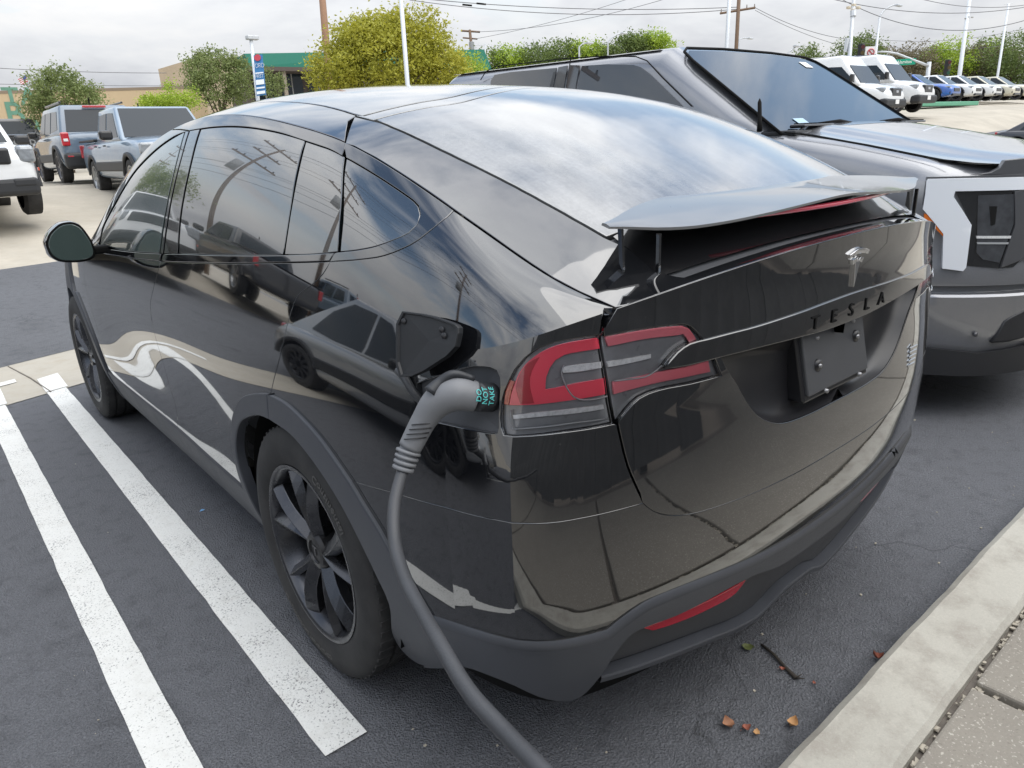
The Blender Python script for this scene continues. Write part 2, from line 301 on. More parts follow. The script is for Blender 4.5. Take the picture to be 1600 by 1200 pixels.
POLY = {'quarter':('side',[(6.909,0.6262),(6.802,0.6297),(6.696,0.6334),(6.589,0.6371),(6.482,0.6406),(6.372,0.6437),(6.258,0.6461),(6.123,0.6481),(5.982,0.6494),(5.84,0.6502),(5.697,0.6506),(5.557,0.6508),(5.432,0.6506),(5.306,0.6502),(5.183,0.6494),(5.061,0.6484),(4.942,0.6472),(4.793,0.6455),(4.648,0.6434),(4.5,0.6405),(4.289,0.6344),(4.076,0.6277),(3.931,0.6235),(3.786,0.6194),(3.642,0.6156),(3.494,0.612),(3.348,0.6087),(3.201,0.6053),(3.067,0.602),(2.931,0.5986),(2.795,0.5952),(2.66,0.5918),(2.714,0.6145),(2.769,0.6375),(2.821,0.6599),(2.866,0.6807),(2.916,0.7092),(2.958,0.7353),(2.993,0.7554),(3.026,0.7748),(3.07,0.7786),(3.188,0.7814),(3.317,0.7846),(3.451,0.7882),(3.602,0.7924),(3.752,0.7964),(3.975,0.8016),(4.179,0.8063),(4.387,0.8112),(4.539,0.8168),(4.585,0.8326),(4.612,0.8518),(4.629,0.8727),(4.634,0.8894),(4.628,0.9048),(4.585,0.9286),(4.54,0.9456),(4.434,0.9623),(4.354,0.9693),(4.26,0.9742),(4.04,0.9753),(3.868,0.9723),(3.691,0.9681),(3.547,0.9644),(3.409,0.9606),(3.371,0.964),(3.401,0.9588),(3.419,0.9879),(3.398,1.1235),(3.364,1.2947),(3.27,1.999),(3.357,1.999),(3.45,1.999),(3.522,1.999),(3.602,1.999),(3.7,1.999),(3.83,1.999),(3.985,1.999),(4.147,1.999),(4.3,1.999),(4.43,1.999),(4.556,1.999),(4.68,1.999),(4.8,1.999),(4.936,1.999),(5.068,1.999),(5.2,1.999),(5.265,1.9142),(5.354,1.8431),(5.465,1.7702),(5.603,1.6968),(5.747,1.6335),(5.887,1.5856),(6.028,1.5475),(6.196,1.508),(6.366,1.4751),(6.505,1.4535),(6.645,1.4358),(6.78,1.4198),(6.874,1.4089),(6.964,1.3992),(7.052,1.3902),(7.14,1.3812),(7.229,1.372),(7.273,1.3387),(7.32,1.3066),(7.389,1.2718),(7.462,1.2398),(7.517,1.2187),(7.573,1.1987),(7.62,1.1773),(7.655,1.152),(7.682,1.1232),(7.707,1.0807),(7.727,1.0374),(7.743,1.0029),(7.76,0.9717),(7.776,0.9485),(7.794,0.9263),(7.815,0.9036),(7.848,0.8748),(7.885,0.8451),(7.921,0.8167),(7.947,0.7941),(7.972,0.7724),(7.997,0.7507),(7.931,0.7655),(7.866,0.7665),(7.801,0.7667),(7.737,0.7649),(7.678,0.761),(7.619,0.7554),(7.561,0.7489),(7.504,0.7418),(7.434,0.7326),(7.365,0.7225),(7.297,0.711),(7.237,0.6991),(7.178,0.6862),(7.116,0.6725),(7.049,0.6576),(6.979,0.6419)],[[(5.803,0.9294),(5.776,0.9088),(5.75,0.8883),(5.716,0.8714),(5.674,0.8591),(5.622,0.8506),(5.537,0.8468),(5.436,0.8456),(5.363,0.8437),(5.284,0.8416),(5.201,0.8393),(5.114,0.8367),(5.01,0.8332),(4.896,0.8291),(4.79,0.8254),(4.709,0.823),(4.634,0.822),(4.625,0.8327),(4.642,0.8506),(4.662,0.8694),(4.68,0.8922),(4.702,0.9163),(4.732,0.9353),(4.793,0.9508),(4.873,0.9576),(4.979,0.9624),(5.082,0.9648),(5.163,0.9644),(5.242,0.9619),(5.32,0.9583),(5.395,0.9546),(5.467,0.9511),(5.537,0.9472),(5.606,0.9431),(5.675,0.939)]]),
'rear_door':('side',[(7.229,1.372),(7.307,1.3641),(7.385,1.3562),(7.463,1.3483),(7.541,1.3403),(7.619,1.3323),(7.697,1.3244),(7.775,1.3166),(7.853,1.3088),(7.93,1.3011),(8.008,1.2936),(8.077,1.2869),(8.145,1.2803),(8.212,1.2737),(8.28,1.2672),(8.347,1.2607),(8.414,1.2543),(8.482,1.248),(8.551,1.2417),(8.62,1.2356),(8.691,1.2296),(8.763,1.2237),(8.837,1.218),(8.903,1.213),(8.973,1.208),(9.044,1.2031),(9.117,1.1981),(9.192,1.1933),(9.267,1.1885),(9.343,1.1837),(9.418,1.1792),(9.494,1.1747),(9.568,1.1704),(9.641,1.1663),(9.713,1.1623),(9.782,1.1586),(9.849,1.1552),(9.912,1.152),(9.972,1.1491),(10.05,1.1456),(10.123,1.1427),(10.192,1.1403),(10.258,1.1382),(10.323,1.1363),(10.388,1.1345),(10.453,1.1325),(10.52,1.1303),(10.547,1.105),(10.574,1.0796),(10.603,1.0542),(10.638,1.0259),(10.676,0.9976),(10.716,0.9704),(10.753,0.9496),(10.793,0.9299),(10.832,0.9101),(10.861,0.8889),(10.884,0.8611),(10.896,0.8319),(10.906,0.8013),(10.914,0.7738),(10.918,0.7449),(10.922,0.7157),(10.926,0.6873),(10.934,0.6532),(10.943,0.6198),(10.947,0.5855),(10.948,0.5561),(10.947,0.5256),(10.942,0.4955),(10.931,0.4675),(10.901,0.4367),(10.863,0.4081),(10.838,0.3806),(10.837,0.3481),(10.852,0.3177),(10.883,0.2916),(10.921,0.2667),(10.972,0.2409),(10.901,0.2403),(10.831,0.2397),(10.761,0.239),(10.691,0.2383),(10.62,0.2375),(10.55,0.2368),(10.48,0.2361),(10.41,0.2354),(10.339,0.2348),(10.269,0.2343),(10.199,0.2338),(10.129,0.2335),(10.059,0.2333),(9.988,0.2332),(9.918,0.2333),(9.848,0.2335),(9.778,0.2338),(9.707,0.2343),(9.637,0.2348),(9.567,0.2354),(9.497,0.2361),(9.426,0.2368),(9.356,0.2375),(9.286,0.2383),(9.216,0.239),(9.146,0.2397),(9.075,0.2403),(9.005,0.2409),(9.006,0.2684),(9.008,0.2959),(9.005,0.3257),(8.999,0.3585),(8.99,0.3942),(8.976,0.4303),(8.953,0.4644),(8.926,0.4908),(8.893,0.5164),(8.856,0.5412),(8.815,0.565),(8.772,0.5877),(8.726,0.6102),(8.676,0.632),(8.624,0.6525),(8.569,0.6713),(8.513,0.6879),(8.454,0.7021),(8.39,0.7142),(8.325,0.7245),(8.262,0.7336),(8.203,0.7418),(8.148,0.7489),(8.097,0.7546),(8.047,0.7596),(7.996,0.7649),(7.972,0.7724),(7.947,0.7941),(7.921,0.8167),(7.885,0.8451),(7.848,0.8748),(7.815,0.9036),(7.794,0.9263),(7.776,0.9485),(7.76,0.9717),(7.743,1.0029),(7.727,1.0374),(7.707,1.0807),(7.682,1.1232),(7.655,1.152),(7.62,1.1773),(7.573,1.1987),(7.517,1.2187),(7.462,1.2398),(7.389,1.2718),(7.32,1.3066),(7.273,1.3387)],[]),
'front_door':('side',[(10.921,0.2667),(10.883,0.2916),(10.852,0.3177),(10.837,0.3481),(10.838,0.3806),(10.863,0.4081),(10.901,0.4367),(10.931,0.4675),(10.942,0.4955),(10.947,0.5256),(10.948,0.5561),(10.947,0.5855),(10.943,0.6198),(10.934,0.6532),(10.926,0.6873),(10.922,0.7157),(10.918,0.7449),(10.914,0.7738),(10.906,0.8013),(10.896,0.8319),(10.884,0.8611),(10.861,0.8889),(10.832,0.9101),(10.793,0.9299),(10.753,0.9496),(10.716,0.9704),(10.676,0.9976),(10.638,1.0259),(10.603,1.0542),(10.574,1.0796),(10.547,1.105),(10.52,1.1303),(10.52,1.1303),(10.593,1.1294),(10.666,1.1282),(10.739,1.1269),(10.813,1.1255),(10.886,1.1241),(10.959,1.1226),(11.033,1.1211),(11.106,1.1197),(11.179,1.1184),(11.252,1.1172),(11.325,1.1161),(11.398,1.1153),(11.471,1.1146),(11.543,1.1143),(11.616,1.1142),(11.688,1.1144),(11.76,1.115),(11.833,1.1158),(11.907,1.1167),(11.982,1.1176),(12.056,1.1186),(12.131,1.1198),(12.205,1.1211),(12.28,1.1227),(12.353,1.1246),(12.427,1.1268),(12.499,1.1294),(12.571,1.1324),(12.641,1.1358),(12.711,1.1397),(12.779,1.1442),(12.845,1.1493),(12.91,1.1549),(12.989,1.1611),(13.065,1.1652),(13.139,1.1685),(13.211,1.172),(13.283,1.1771),(13.353,1.1848),(13.423,1.1963),(13.493,1.2129),(13.508,1.2582),(13.568,1.2046),(13.63,1.1501),(13.689,1.0976),(13.74,1.0501),(13.781,1.0138),(13.819,0.9816),(13.849,0.9509),(13.87,0.9191),(13.878,0.8883),(13.877,0.857),(13.869,0.8256),(13.857,0.7948),(13.844,0.7649),(13.823,0.7311),(13.797,0.6985),(13.768,0.6663),(13.74,0.6339),(13.728,0.6012),(13.716,0.5685),(13.714,0.5338),(13.725,0.5047),(13.745,0.4738),(13.769,0.442),(13.795,0.4103),(13.818,0.3796),(13.844,0.3444),(13.87,0.3097),(13.896,0.2754),(13.921,0.2409),(13.847,0.2405),(13.772,0.24),(13.697,0.2395),(13.623,0.239),(13.548,0.2385),(13.474,0.238),(13.399,0.2374),(13.325,0.2369),(13.25,0.2364),(13.176,0.2359),(13.101,0.2354),(13.026,0.2349),(12.951,0.2345),(12.876,0.2342),(12.801,0.2338),(12.726,0.2336),(12.65,0.2334),(12.574,0.2333),(12.498,0.2332),(12.427,0.2332),(12.355,0.2333),(12.283,0.2335),(12.211,0.2337),(12.139,0.2339),(12.066,0.2342),(11.993,0.2346),(11.921,0.235),(11.848,0.2354),(11.775,0.2358),(11.702,0.2363),(11.629,0.2368),(11.556,0.2373),(11.482,0.2377),(11.409,0.2382),(11.336,0.2387),(11.263,0.2392),(11.19,0.2397),(11.117,0.2401),(11.044,0.2405),(10.972,0.2409)],[]),
'fender':('side',[(13.533,1.2196),(13.568,1.2046),(13.63,1.1501),(13.689,1.0976),(13.74,1.0501),(13.781,1.0138),(13.819,0.9816),(13.849,0.9509),(13.87,0.9191),(13.878,0.8883),(13.877,0.857),(13.869,0.8256),(13.857,0.7948),(13.844,0.7649),(13.823,0.7311),(13.797,0.6985),(13.768,0.6663),(13.74,0.6339),(13.728,0.6012),(13.716,0.5685),(13.714,0.5338),(13.725,0.5047),(13.745,0.4738),(13.769,0.442),(13.795,0.4103),(13.818,0.3796),(13.844,0.3444),(13.87,0.3097),(13.896,0.2754),(13.921,0.2409),(13.999,0.2563),(14.003,0.293),(14.006,0.3299),(14.012,0.3665),(14.025,0.4027),(14.043,0.4327),(14.066,0.4627),(14.094,0.4923),(14.123,0.5213),(14.154,0.5492),(14.195,0.582),(14.238,0.6139),(14.285,0.6442),(14.336,0.6725),(14.389,0.6982),(14.445,0.7221),(14.505,0.7443),(14.568,0.7649),(14.626,0.7673),(14.686,0.7546),(14.749,0.7476),(14.813,0.7673),(14.879,0.8343),(14.95,1.0034),(15.025,1.2579),(15.1,1.5243),(15.173,1.7288),(15.241,1.7976),(15.317,1.6578),(15.392,1.3718),(15.457,1.0617),(15.5,0.8497),(15.514,0.7735),(15.507,0.7654),(15.5,0.7572),(15.5,0.7266),(15.5,0.6959),(15.5,0.6648),(15.5,0.6323),(15.5,0.5994),(15.5,0.5646),(15.5,0.5314),(15.5,0.4964),(15.5,0.4608),(15.5,0.4259),(15.5,0.3928),(15.5,0.3601),(15.5,0.3275),(15.5,0.2948),(15.5,0.4721),(15.5,0.5102),(15.5,0.5494),(15.5,0.5885),(15.5,0.6266),(15.5,0.6627),(15.5,0.6956),(15.5,0.737),(15.5,0.7741),(15.5,0.8112),(15.505,0.9698),(15.513,1.1441),(15.514,1.2869),(15.5,1.3506),(15.471,1.298),(15.429,1.1849),(15.371,1.104),(15.329,1.0978),(15.277,1.1132),(15.217,1.1469),(15.151,1.1955),(15.079,1.2556),(15.002,1.3237),(14.922,1.3966),(14.839,1.4706),(14.755,1.5426),(14.672,1.609),(14.589,1.6665),(14.509,1.7117),(14.433,1.7411),(14.361,1.7514),(14.283,1.7426),(14.206,1.7188),(14.13,1.6823),(14.055,1.6355),(13.98,1.5809),(13.906,1.5207),(13.831,1.4573),(13.757,1.3931),(13.683,1.3306),(13.608,1.2719)],[]),
'glass_front':('side',[(10.626,1.922),(10.682,1.9185),(10.739,1.9151),(10.796,1.9115),(10.857,1.9076),(10.92,1.9034),(10.986,1.899),(11.054,1.8943),(11.124,1.8891),(11.194,1.8833),(11.259,1.8774),(11.325,1.871),(11.392,1.8641),(11.46,1.857),(11.526,1.8496),(11.591,1.8421),(11.656,1.8346),(11.721,1.8272),(11.785,1.8195),(11.848,1.8114),(11.909,1.8025),(11.967,1.7925),(12.025,1.7806),(12.081,1.7678),(12.135,1.7541),(12.187,1.7395),(12.239,1.7243),(12.287,1.7086),(12.333,1.6919),(12.378,1.6747),(12.424,1.6573),(12.473,1.6405),(12.528,1.6236),(12.587,1.6077),(12.646,1.5914),(12.703,1.5739),(12.756,1.5538),(12.812,1.5314),(12.867,1.5084),(12.915,1.4805),(12.951,1.4434),(12.974,1.3854),(12.983,1.3172),(12.992,1.2491),(12.917,1.2428),(12.842,1.2362),(12.768,1.2293),(12.693,1.2224),(12.618,1.2154),(12.543,1.2086),(12.468,1.202),(12.393,1.1957),(12.318,1.1899),(12.243,1.1846),(12.169,1.1801),(12.094,1.1763),(12.019,1.1734),(11.944,1.1712),(11.867,1.1695),(11.791,1.1684),(11.714,1.1678),(11.638,1.1676),(11.562,1.1676),(11.488,1.1679),(11.415,1.1683),(11.343,1.1688),(11.273,1.1693),(11.205,1.1697),(11.133,1.1702),(11.064,1.171),(10.997,1.1721),(10.931,1.1734),(10.867,1.1747),(10.802,1.1762),(10.738,1.1776),(10.674,1.179),(10.608,1.1802),(10.598,1.2149),(10.589,1.2489),(10.579,1.2842),(10.57,1.3228),(10.562,1.3611),(10.553,1.4027),(10.544,1.4464),(10.537,1.4908),(10.531,1.5347),(10.528,1.5767),(10.527,1.6272),(10.529,1.6769),(10.534,1.7255),(10.546,1.7727),(10.568,1.8235),(10.597,1.8727)],[]),
'glass_rear_door':('side',[(10.168,1.912),(10.101,1.9126),(10.034,1.9132),(9.968,1.9138),(9.901,1.9144),(9.835,1.9151),(9.768,1.9158),(9.7,1.9167),(9.633,1.9177),(9.564,1.9188),(9.495,1.9201),(9.426,1.9213),(9.358,1.9226),(9.291,1.9238),(9.226,1.9249),(9.148,1.9261),(9.073,1.9273),(8.999,1.9284),(8.925,1.9295),(8.851,1.9304),(8.781,1.9313),(8.712,1.9322),(8.642,1.933),(8.571,1.9336),(8.498,1.9339),(8.419,1.9338),(8.337,1.9333),(8.254,1.9326),(8.17,1.9318),(8.087,1.9312),(8.072,1.8793),(8.05,1.8302),(8.027,1.7787),(8.007,1.7289),(7.986,1.6763),(7.966,1.6236),(7.951,1.5731),(7.938,1.5142),(7.93,1.4574),(7.926,1.409),(7.926,1.3749),(7.927,1.3445),(8.002,1.3377),(8.071,1.3313),(8.14,1.3248),(8.209,1.3183),(8.278,1.3119),(8.348,1.3055),(8.417,1.2993),(8.486,1.2932),(8.556,1.2874),(8.627,1.2816),(8.697,1.2761),(8.767,1.2706),(8.837,1.2653),(8.908,1.2601),(8.979,1.255),(9.051,1.25),(9.125,1.2452),(9.2,1.2404),(9.27,1.2362),(9.341,1.2322),(9.414,1.2283),(9.488,1.2245),(9.562,1.2208),(9.637,1.2172),(9.712,1.2136),(9.787,1.21),(9.862,1.2064),(9.937,1.2027),(10.011,1.199),(10.023,1.2441),(10.036,1.2894),(10.047,1.3343),(10.056,1.3783),(10.061,1.4188),(10.063,1.4583),(10.064,1.4977),(10.066,1.5377),(10.068,1.5775),(10.07,1.6172),(10.074,1.658),(10.083,1.7009),(10.099,1.7513),(10.121,1.8044),(10.145,1.8584)],[]),
'glass_vent':('side',[(8.052,1.9267),(7.97,1.9263),(7.889,1.926),(7.807,1.9258),(7.735,1.9262),(7.662,1.9269),(7.585,1.9268),(7.49,1.9251),(7.389,1.9226),(7.288,1.92),(7.251,1.8695),(7.212,1.8197),(7.176,1.7685),(7.15,1.7139),(7.138,1.6606),(7.135,1.6042),(7.137,1.546),(7.14,1.4874),(7.14,1.4296),(7.216,1.4203),(7.293,1.4109),(7.369,1.4015),(7.445,1.3925),(7.519,1.3841),(7.596,1.376),(7.671,1.3686),(7.746,1.3616),(7.82,1.3547),(7.894,1.3476),(7.898,1.3912),(7.901,1.4349),(7.906,1.4805),(7.915,1.5357),(7.925,1.5932),(7.939,1.6496),(7.954,1.6994),(7.971,1.7482),(7.99,1.7961),(8.01,1.8402),(8.031,1.8835)],[]),
'glass_quarter':('side',[(7.224,1.9168),(7.118,1.9149),(7.012,1.913),(6.899,1.9108),(6.791,1.9087),(6.677,1.9064),(6.561,1.9039),(6.448,1.901),(6.316,1.8972),(6.186,1.8929),(6.07,1.8882),(5.966,1.8835),(5.88,1.8767),(5.788,1.858),(5.739,1.8059),(5.789,1.729),(5.93,1.6564),(6.066,1.6147),(6.213,1.5789),(6.356,1.5463),(6.496,1.5184),(6.598,1.5005),(6.699,1.4848),(6.797,1.4706),(6.898,1.4571),(6.995,1.4453),(7.092,1.4335),(7.084,1.4838),(7.073,1.5338),(7.067,1.5845),(7.071,1.6368),(7.089,1.6907),(7.118,1.7465),(7.153,1.8033),(7.19,1.8603)],[]),
'pillar_a':('side',[(10.574,1.9221),(10.545,1.8704),(10.515,1.8188),(10.492,1.7659),(10.48,1.7197),(10.475,1.6726),(10.472,1.6246),(10.472,1.5756),(10.473,1.5345),(10.477,1.4913),(10.482,1.4476),(10.489,1.4045),(10.496,1.3634),(10.503,1.3256),(10.513,1.2866),(10.524,1.2509),(10.536,1.2165),(10.547,1.1815),(10.476,1.179),(10.468,1.215),(10.46,1.2503),(10.453,1.2869),(10.446,1.3266),(10.44,1.3644),(10.434,1.4054),(10.428,1.4482),(10.424,1.4915),(10.419,1.5342),(10.417,1.5748),(10.413,1.6233),(10.41,1.6705),(10.411,1.7169),(10.418,1.7627),(10.437,1.815),(10.464,1.8663),(10.49,1.9177)],[]),
'pillar_b':('side',[(10.447,1.9167),(10.423,1.8652),(10.399,1.8137),(10.382,1.7612),(10.373,1.7156),(10.37,1.6695),(10.37,1.6224),(10.371,1.5742),(10.373,1.5337),(10.377,1.4913),(10.381,1.4482),(10.387,1.4057),(10.393,1.365),(10.399,1.3274),(10.405,1.2883),(10.412,1.2522),(10.42,1.2174),(10.428,1.1819),(10.046,1.1974),(10.058,1.2427),(10.071,1.2881),(10.082,1.3333),(10.091,1.3774),(10.095,1.418),(10.097,1.4577),(10.098,1.4972),(10.1,1.5374),(10.102,1.5773),(10.103,1.6172),(10.107,1.6582),(10.116,1.7012),(10.133,1.7519),(10.156,1.8053),(10.181,1.8597),(10.205,1.9136)],[]),
'belt_trim_rear':('side',[(7.229,1.3741),(7.308,1.3664),(7.386,1.3585),(7.464,1.3507),(7.542,1.3428),(7.62,1.335),(7.698,1.3272),(7.776,1.3194),(7.854,1.3117),(7.931,1.3041),(8.009,1.2967),(8.078,1.29),(8.146,1.2834),(8.214,1.2769),(8.281,1.2703),(8.348,1.2639),(8.416,1.2575),(8.484,1.2511),(8.552,1.2449),(8.622,1.2388),(8.693,1.2328),(8.765,1.2269),(8.838,1.2212),(8.905,1.2162),(8.975,1.2112),(9.047,1.2063),(9.12,1.2013),(9.195,1.1965),(9.271,1.1917),(9.348,1.187),(9.424,1.1824),(9.5,1.1779),(9.574,1.1736),(9.648,1.1695),(9.719,1.1656),(9.787,1.162),(9.853,1.1586),(9.915,1.1554),(9.974,1.1526),(10.054,1.149),(10.128,1.1461),(10.197,1.1437),(10.263,1.1416),(10.328,1.1397),(10.393,1.1377),(10.461,1.1355),(10.435,1.176),(10.362,1.1795),(10.287,1.1829),(10.211,1.1863),(10.135,1.1897),(10.059,1.1931),(9.982,1.1965),(9.905,1.1999),(9.829,1.2033),(9.753,1.2067),(9.678,1.2101),(9.604,1.2136),(9.531,1.2171),(9.46,1.2206),(9.391,1.2241),(9.324,1.2277),(9.259,1.2313),(9.197,1.2349),(9.116,1.24),(9.039,1.245),(8.966,1.25),(8.896,1.2551),(8.827,1.2602),(8.759,1.2655),(8.691,1.2709),(8.623,1.2764),(8.553,1.2821),(8.483,1.2879),(8.412,1.2939),(8.342,1.3001),(8.271,1.3064),(8.201,1.3128),(8.131,1.3192),(8.062,1.3257),(7.995,1.332),(7.929,1.3383),(7.849,1.3462),(7.771,1.3541),(7.694,1.362),(7.618,1.3699),(7.544,1.3776),(7.472,1.3852),(7.394,1.3935),(7.318,1.4017),(7.243,1.4098),(7.168,1.4179)],[]),
'belt_trim_front':('side',[(10.541,1.1322),(10.613,1.1313),(10.685,1.1303),(10.757,1.1292),(10.829,1.128),(10.901,1.1267),(10.973,1.1254),(11.045,1.1241),(11.117,1.1228),(11.189,1.1217),(11.261,1.1206),(11.332,1.1197),(11.404,1.1191),(11.476,1.1186),(11.547,1.1184),(11.618,1.1185),(11.69,1.119),(11.76,1.1198),(11.834,1.1208),(11.908,1.1216),(11.984,1.1223),(12.059,1.123),(12.135,1.1239),(12.211,1.1249),(12.287,1.1262),(12.361,1.1279),(12.436,1.13),(12.509,1.1327),(12.581,1.136),(12.651,1.14),(12.72,1.1448),(12.786,1.1505),(12.851,1.1572),(12.912,1.165),(12.996,1.1781),(13.074,1.1935),(13.149,1.2107),(13.222,1.2291),(13.293,1.2482),(13.363,1.2675),(13.434,1.2864),(13.508,1.3044),(13.495,1.3545),(13.482,1.4046),(13.412,1.383),(13.342,1.3602),(13.272,1.3369),(13.203,1.3136),(13.133,1.2909),(13.063,1.2693),(12.992,1.2493),(12.92,1.2316),(12.848,1.2167),(12.782,1.2058),(12.715,1.197),(12.648,1.19),(12.58,1.1845),(12.512,1.1803),(12.443,1.1772),(12.374,1.1747),(12.304,1.1728),(12.234,1.1709),(12.163,1.1691),(12.092,1.1668),(12.02,1.1646),(11.947,1.1628),(11.872,1.1616),(11.797,1.1608),(11.721,1.1603),(11.645,1.1601),(11.569,1.1602),(11.494,1.1605),(11.419,1.1609),(11.346,1.1614),(11.274,1.162),(11.203,1.1625),(11.13,1.1632),(11.058,1.1642),(10.987,1.1654),(10.918,1.1668),(10.849,1.1683),(10.78,1.1699),(10.712,1.1715),(10.643,1.1731),(10.574,1.1747),(10.505,1.1761),(10.523,1.1541)],[]),
'window_frame_rear':('side',[(5.2,1.999),(5.265,1.9142),(5.354,1.8431),(5.465,1.7702),(5.603,1.6968),(5.747,1.6335),(5.887,1.5856),(6.028,1.5475),(6.196,1.508),(6.366,1.4751),(6.505,1.4535),(6.645,1.4358),(6.78,1.4198),(6.874,1.4089),(6.964,1.3992),(7.052,1.3902),(7.14,1.3812),(7.229,1.372),(7.168,1.4179),(7.13,1.424),(7.02,1.4368),(6.91,1.4496),(6.797,1.4642),(6.697,1.4785),(6.595,1.4941),(6.491,1.5121),(6.349,1.5406),(6.202,1.5739),(6.053,1.6102),(5.914,1.6525),(5.767,1.726),(5.717,1.8103),(5.768,1.8696),(5.872,1.8856),(5.965,1.8918),(6.075,1.8963),(6.192,1.9007),(6.322,1.9047),(6.455,1.9084),(6.568,1.9111),(6.684,1.9135),(6.799,1.9157),(6.907,1.9177),(7.02,1.9198),(7.127,1.9217),(7.233,1.9236),(7.333,1.9672),(7.37,1.999),(7.251,1.999),(7.131,1.999),(7,1.999),(6.891,1.999),(6.773,1.999),(6.65,1.999),(6.524,1.999),(6.4,1.999),(6.252,1.999),(6.102,1.999),(5.951,1.999),(5.8,1.999),(5.651,1.999),(5.5,1.999),(5.35,1.999)],[]),
'window_frame_front':('side',[(7.37,1.999),(7.333,1.9672),(7.321,1.9237),(7.412,1.9265),(7.503,1.9293),(7.591,1.9312),(7.668,1.9316),(7.742,1.9312),(7.815,1.9309),(7.894,1.9311),(7.974,1.9313),(8.059,1.9319),(8.128,1.9329),(8.202,1.9343),(8.28,1.9358),(8.358,1.9374),(8.434,1.9386),(8.506,1.9392),(8.58,1.9392),(8.651,1.9386),(8.72,1.9377),(8.789,1.9367),(8.86,1.9358),(8.934,1.935),(9.008,1.9341),(9.082,1.9331),(9.158,1.9321),(9.236,1.9309),(9.301,1.9298),(9.368,1.9286),(9.436,1.9273),(9.505,1.926),(9.574,1.9247),(9.643,1.9235),(9.71,1.9225),(9.779,1.9215),(9.848,1.9206),(9.917,1.9198),(9.986,1.9191),(10.053,1.9185),(10.117,1.9182),(10.178,1.918),(10.256,1.9183),(10.329,1.919),(10.399,1.9199),(10.47,1.9207),(10.54,1.9294),(10.61,1.9381),(10.68,1.9468),(10.75,1.9555),(10.82,1.9642),(10.89,1.9729),(10.96,1.9816),(11.03,1.9903),(11.1,1.999),(11.057,1.999),(11,1.999),(10.961,1.999),(10.912,1.999),(10.855,1.999),(10.791,1.999),(10.721,1.999),(10.646,1.999),(10.567,1.999),(10.485,1.999),(10.402,1.999),(10.318,1.999),(10.235,1.999),(10.153,1.999),(10.075,1.999),(10,1.999),(9.924,1.999),(9.848,1.999),(9.772,1.999),(9.695,1.999),(9.619,1.999),(9.542,1.999),(9.466,1.999),(9.389,1.999),(9.311,1.999),(9.234,1.999),(9.156,1.999),(9.078,1.999),(9,1.999),(8.918,1.999),(8.834,1.999),(8.75,1.999),(8.665,1.999),(8.58,1.999),(8.495,1.999),(8.411,1.999),(8.327,1.999),(8.243,1.999),(8.161,1.999),(8.08,1.999),(8,1.999),(7.892,1.999),(7.786,1.999),(7.682,1.999),(7.578,1.999),(7.474,1.999)],[]),
'a_pillar':('side',[(11.13,1.999),(11.012,1.9837),(10.895,1.9684),(10.777,1.9531),(10.659,1.9378),(10.541,1.9225),(10.612,1.9221),(10.684,1.922),(10.755,1.9218),(10.826,1.9209),(10.896,1.919),(10.965,1.916),(11.033,1.912),(11.1,1.9074),(11.168,1.9023),(11.238,1.8968),(11.304,1.8914),(11.372,1.8854),(11.44,1.8791),(11.508,1.8725),(11.575,1.8657),(11.642,1.8588),(11.707,1.8521),(11.773,1.8455),(11.839,1.8387),(11.903,1.8314),(11.964,1.8233),(12.023,1.8139),(12.082,1.8025),(12.138,1.79),(12.191,1.7766),(12.244,1.7625),(12.297,1.7481),(12.348,1.7335),(12.399,1.7184),(12.449,1.7027),(12.5,1.6867),(12.551,1.6705),(12.608,1.6538),(12.666,1.6374),(12.725,1.6203),(12.781,1.6016),(12.834,1.5806),(12.889,1.5572),(12.943,1.5329),(12.991,1.504),(13.025,1.4667),(13.034,1.408),(13.031,1.3414),(13.05,1.2955),(13.095,1.2869),(13.159,1.2976),(13.236,1.3211),(13.32,1.3511),(13.404,1.3811),(13.482,1.4046),(13.557,1.4389),(13.636,1.4716),(13.717,1.5033),(13.798,1.5347),(13.879,1.5666),(13.957,1.5997),(14.03,1.6348),(14.097,1.6726),(14.156,1.7138),(14.206,1.7591),(14.285,1.8759),(14.35,1.999),(14.327,1.999),(14.267,1.999),(14.206,1.999),(14.143,1.999),(14.075,1.999),(14,1.999),(13.95,1.999),(13.897,1.999),(13.841,1.999),(13.782,1.999),(13.721,1.999),(13.658,1.999),(13.594,1.999),(13.528,1.999),(13.461,1.999),(13.394,1.999),(13.327,1.999),(13.26,1.999),(13.193,1.999),(13.128,1.999),(13.063,1.999),(13,1.999),(12.937,1.999),(12.874,1.999),(12.812,1.999),(12.749,1.999),(12.687,1.999),(12.624,1.999),(12.562,1.999),(12.499,1.999),(12.437,1.999),(12.375,1.999),(12.312,1.999),(12.25,1.999),(12.187,1.999),(12.125,1.999),(12.062,1.999),(12,1.999),(11.931,1.999),(11.862,1.999),(11.792,1.999),(11.723,1.999),(11.654,1.999),(11.585,1.999),(11.515,1.999),(11.446,1.999),(11.377,1.999),(11.308,1.999),(11.239,1.999),(11.169,1.999)],[]),
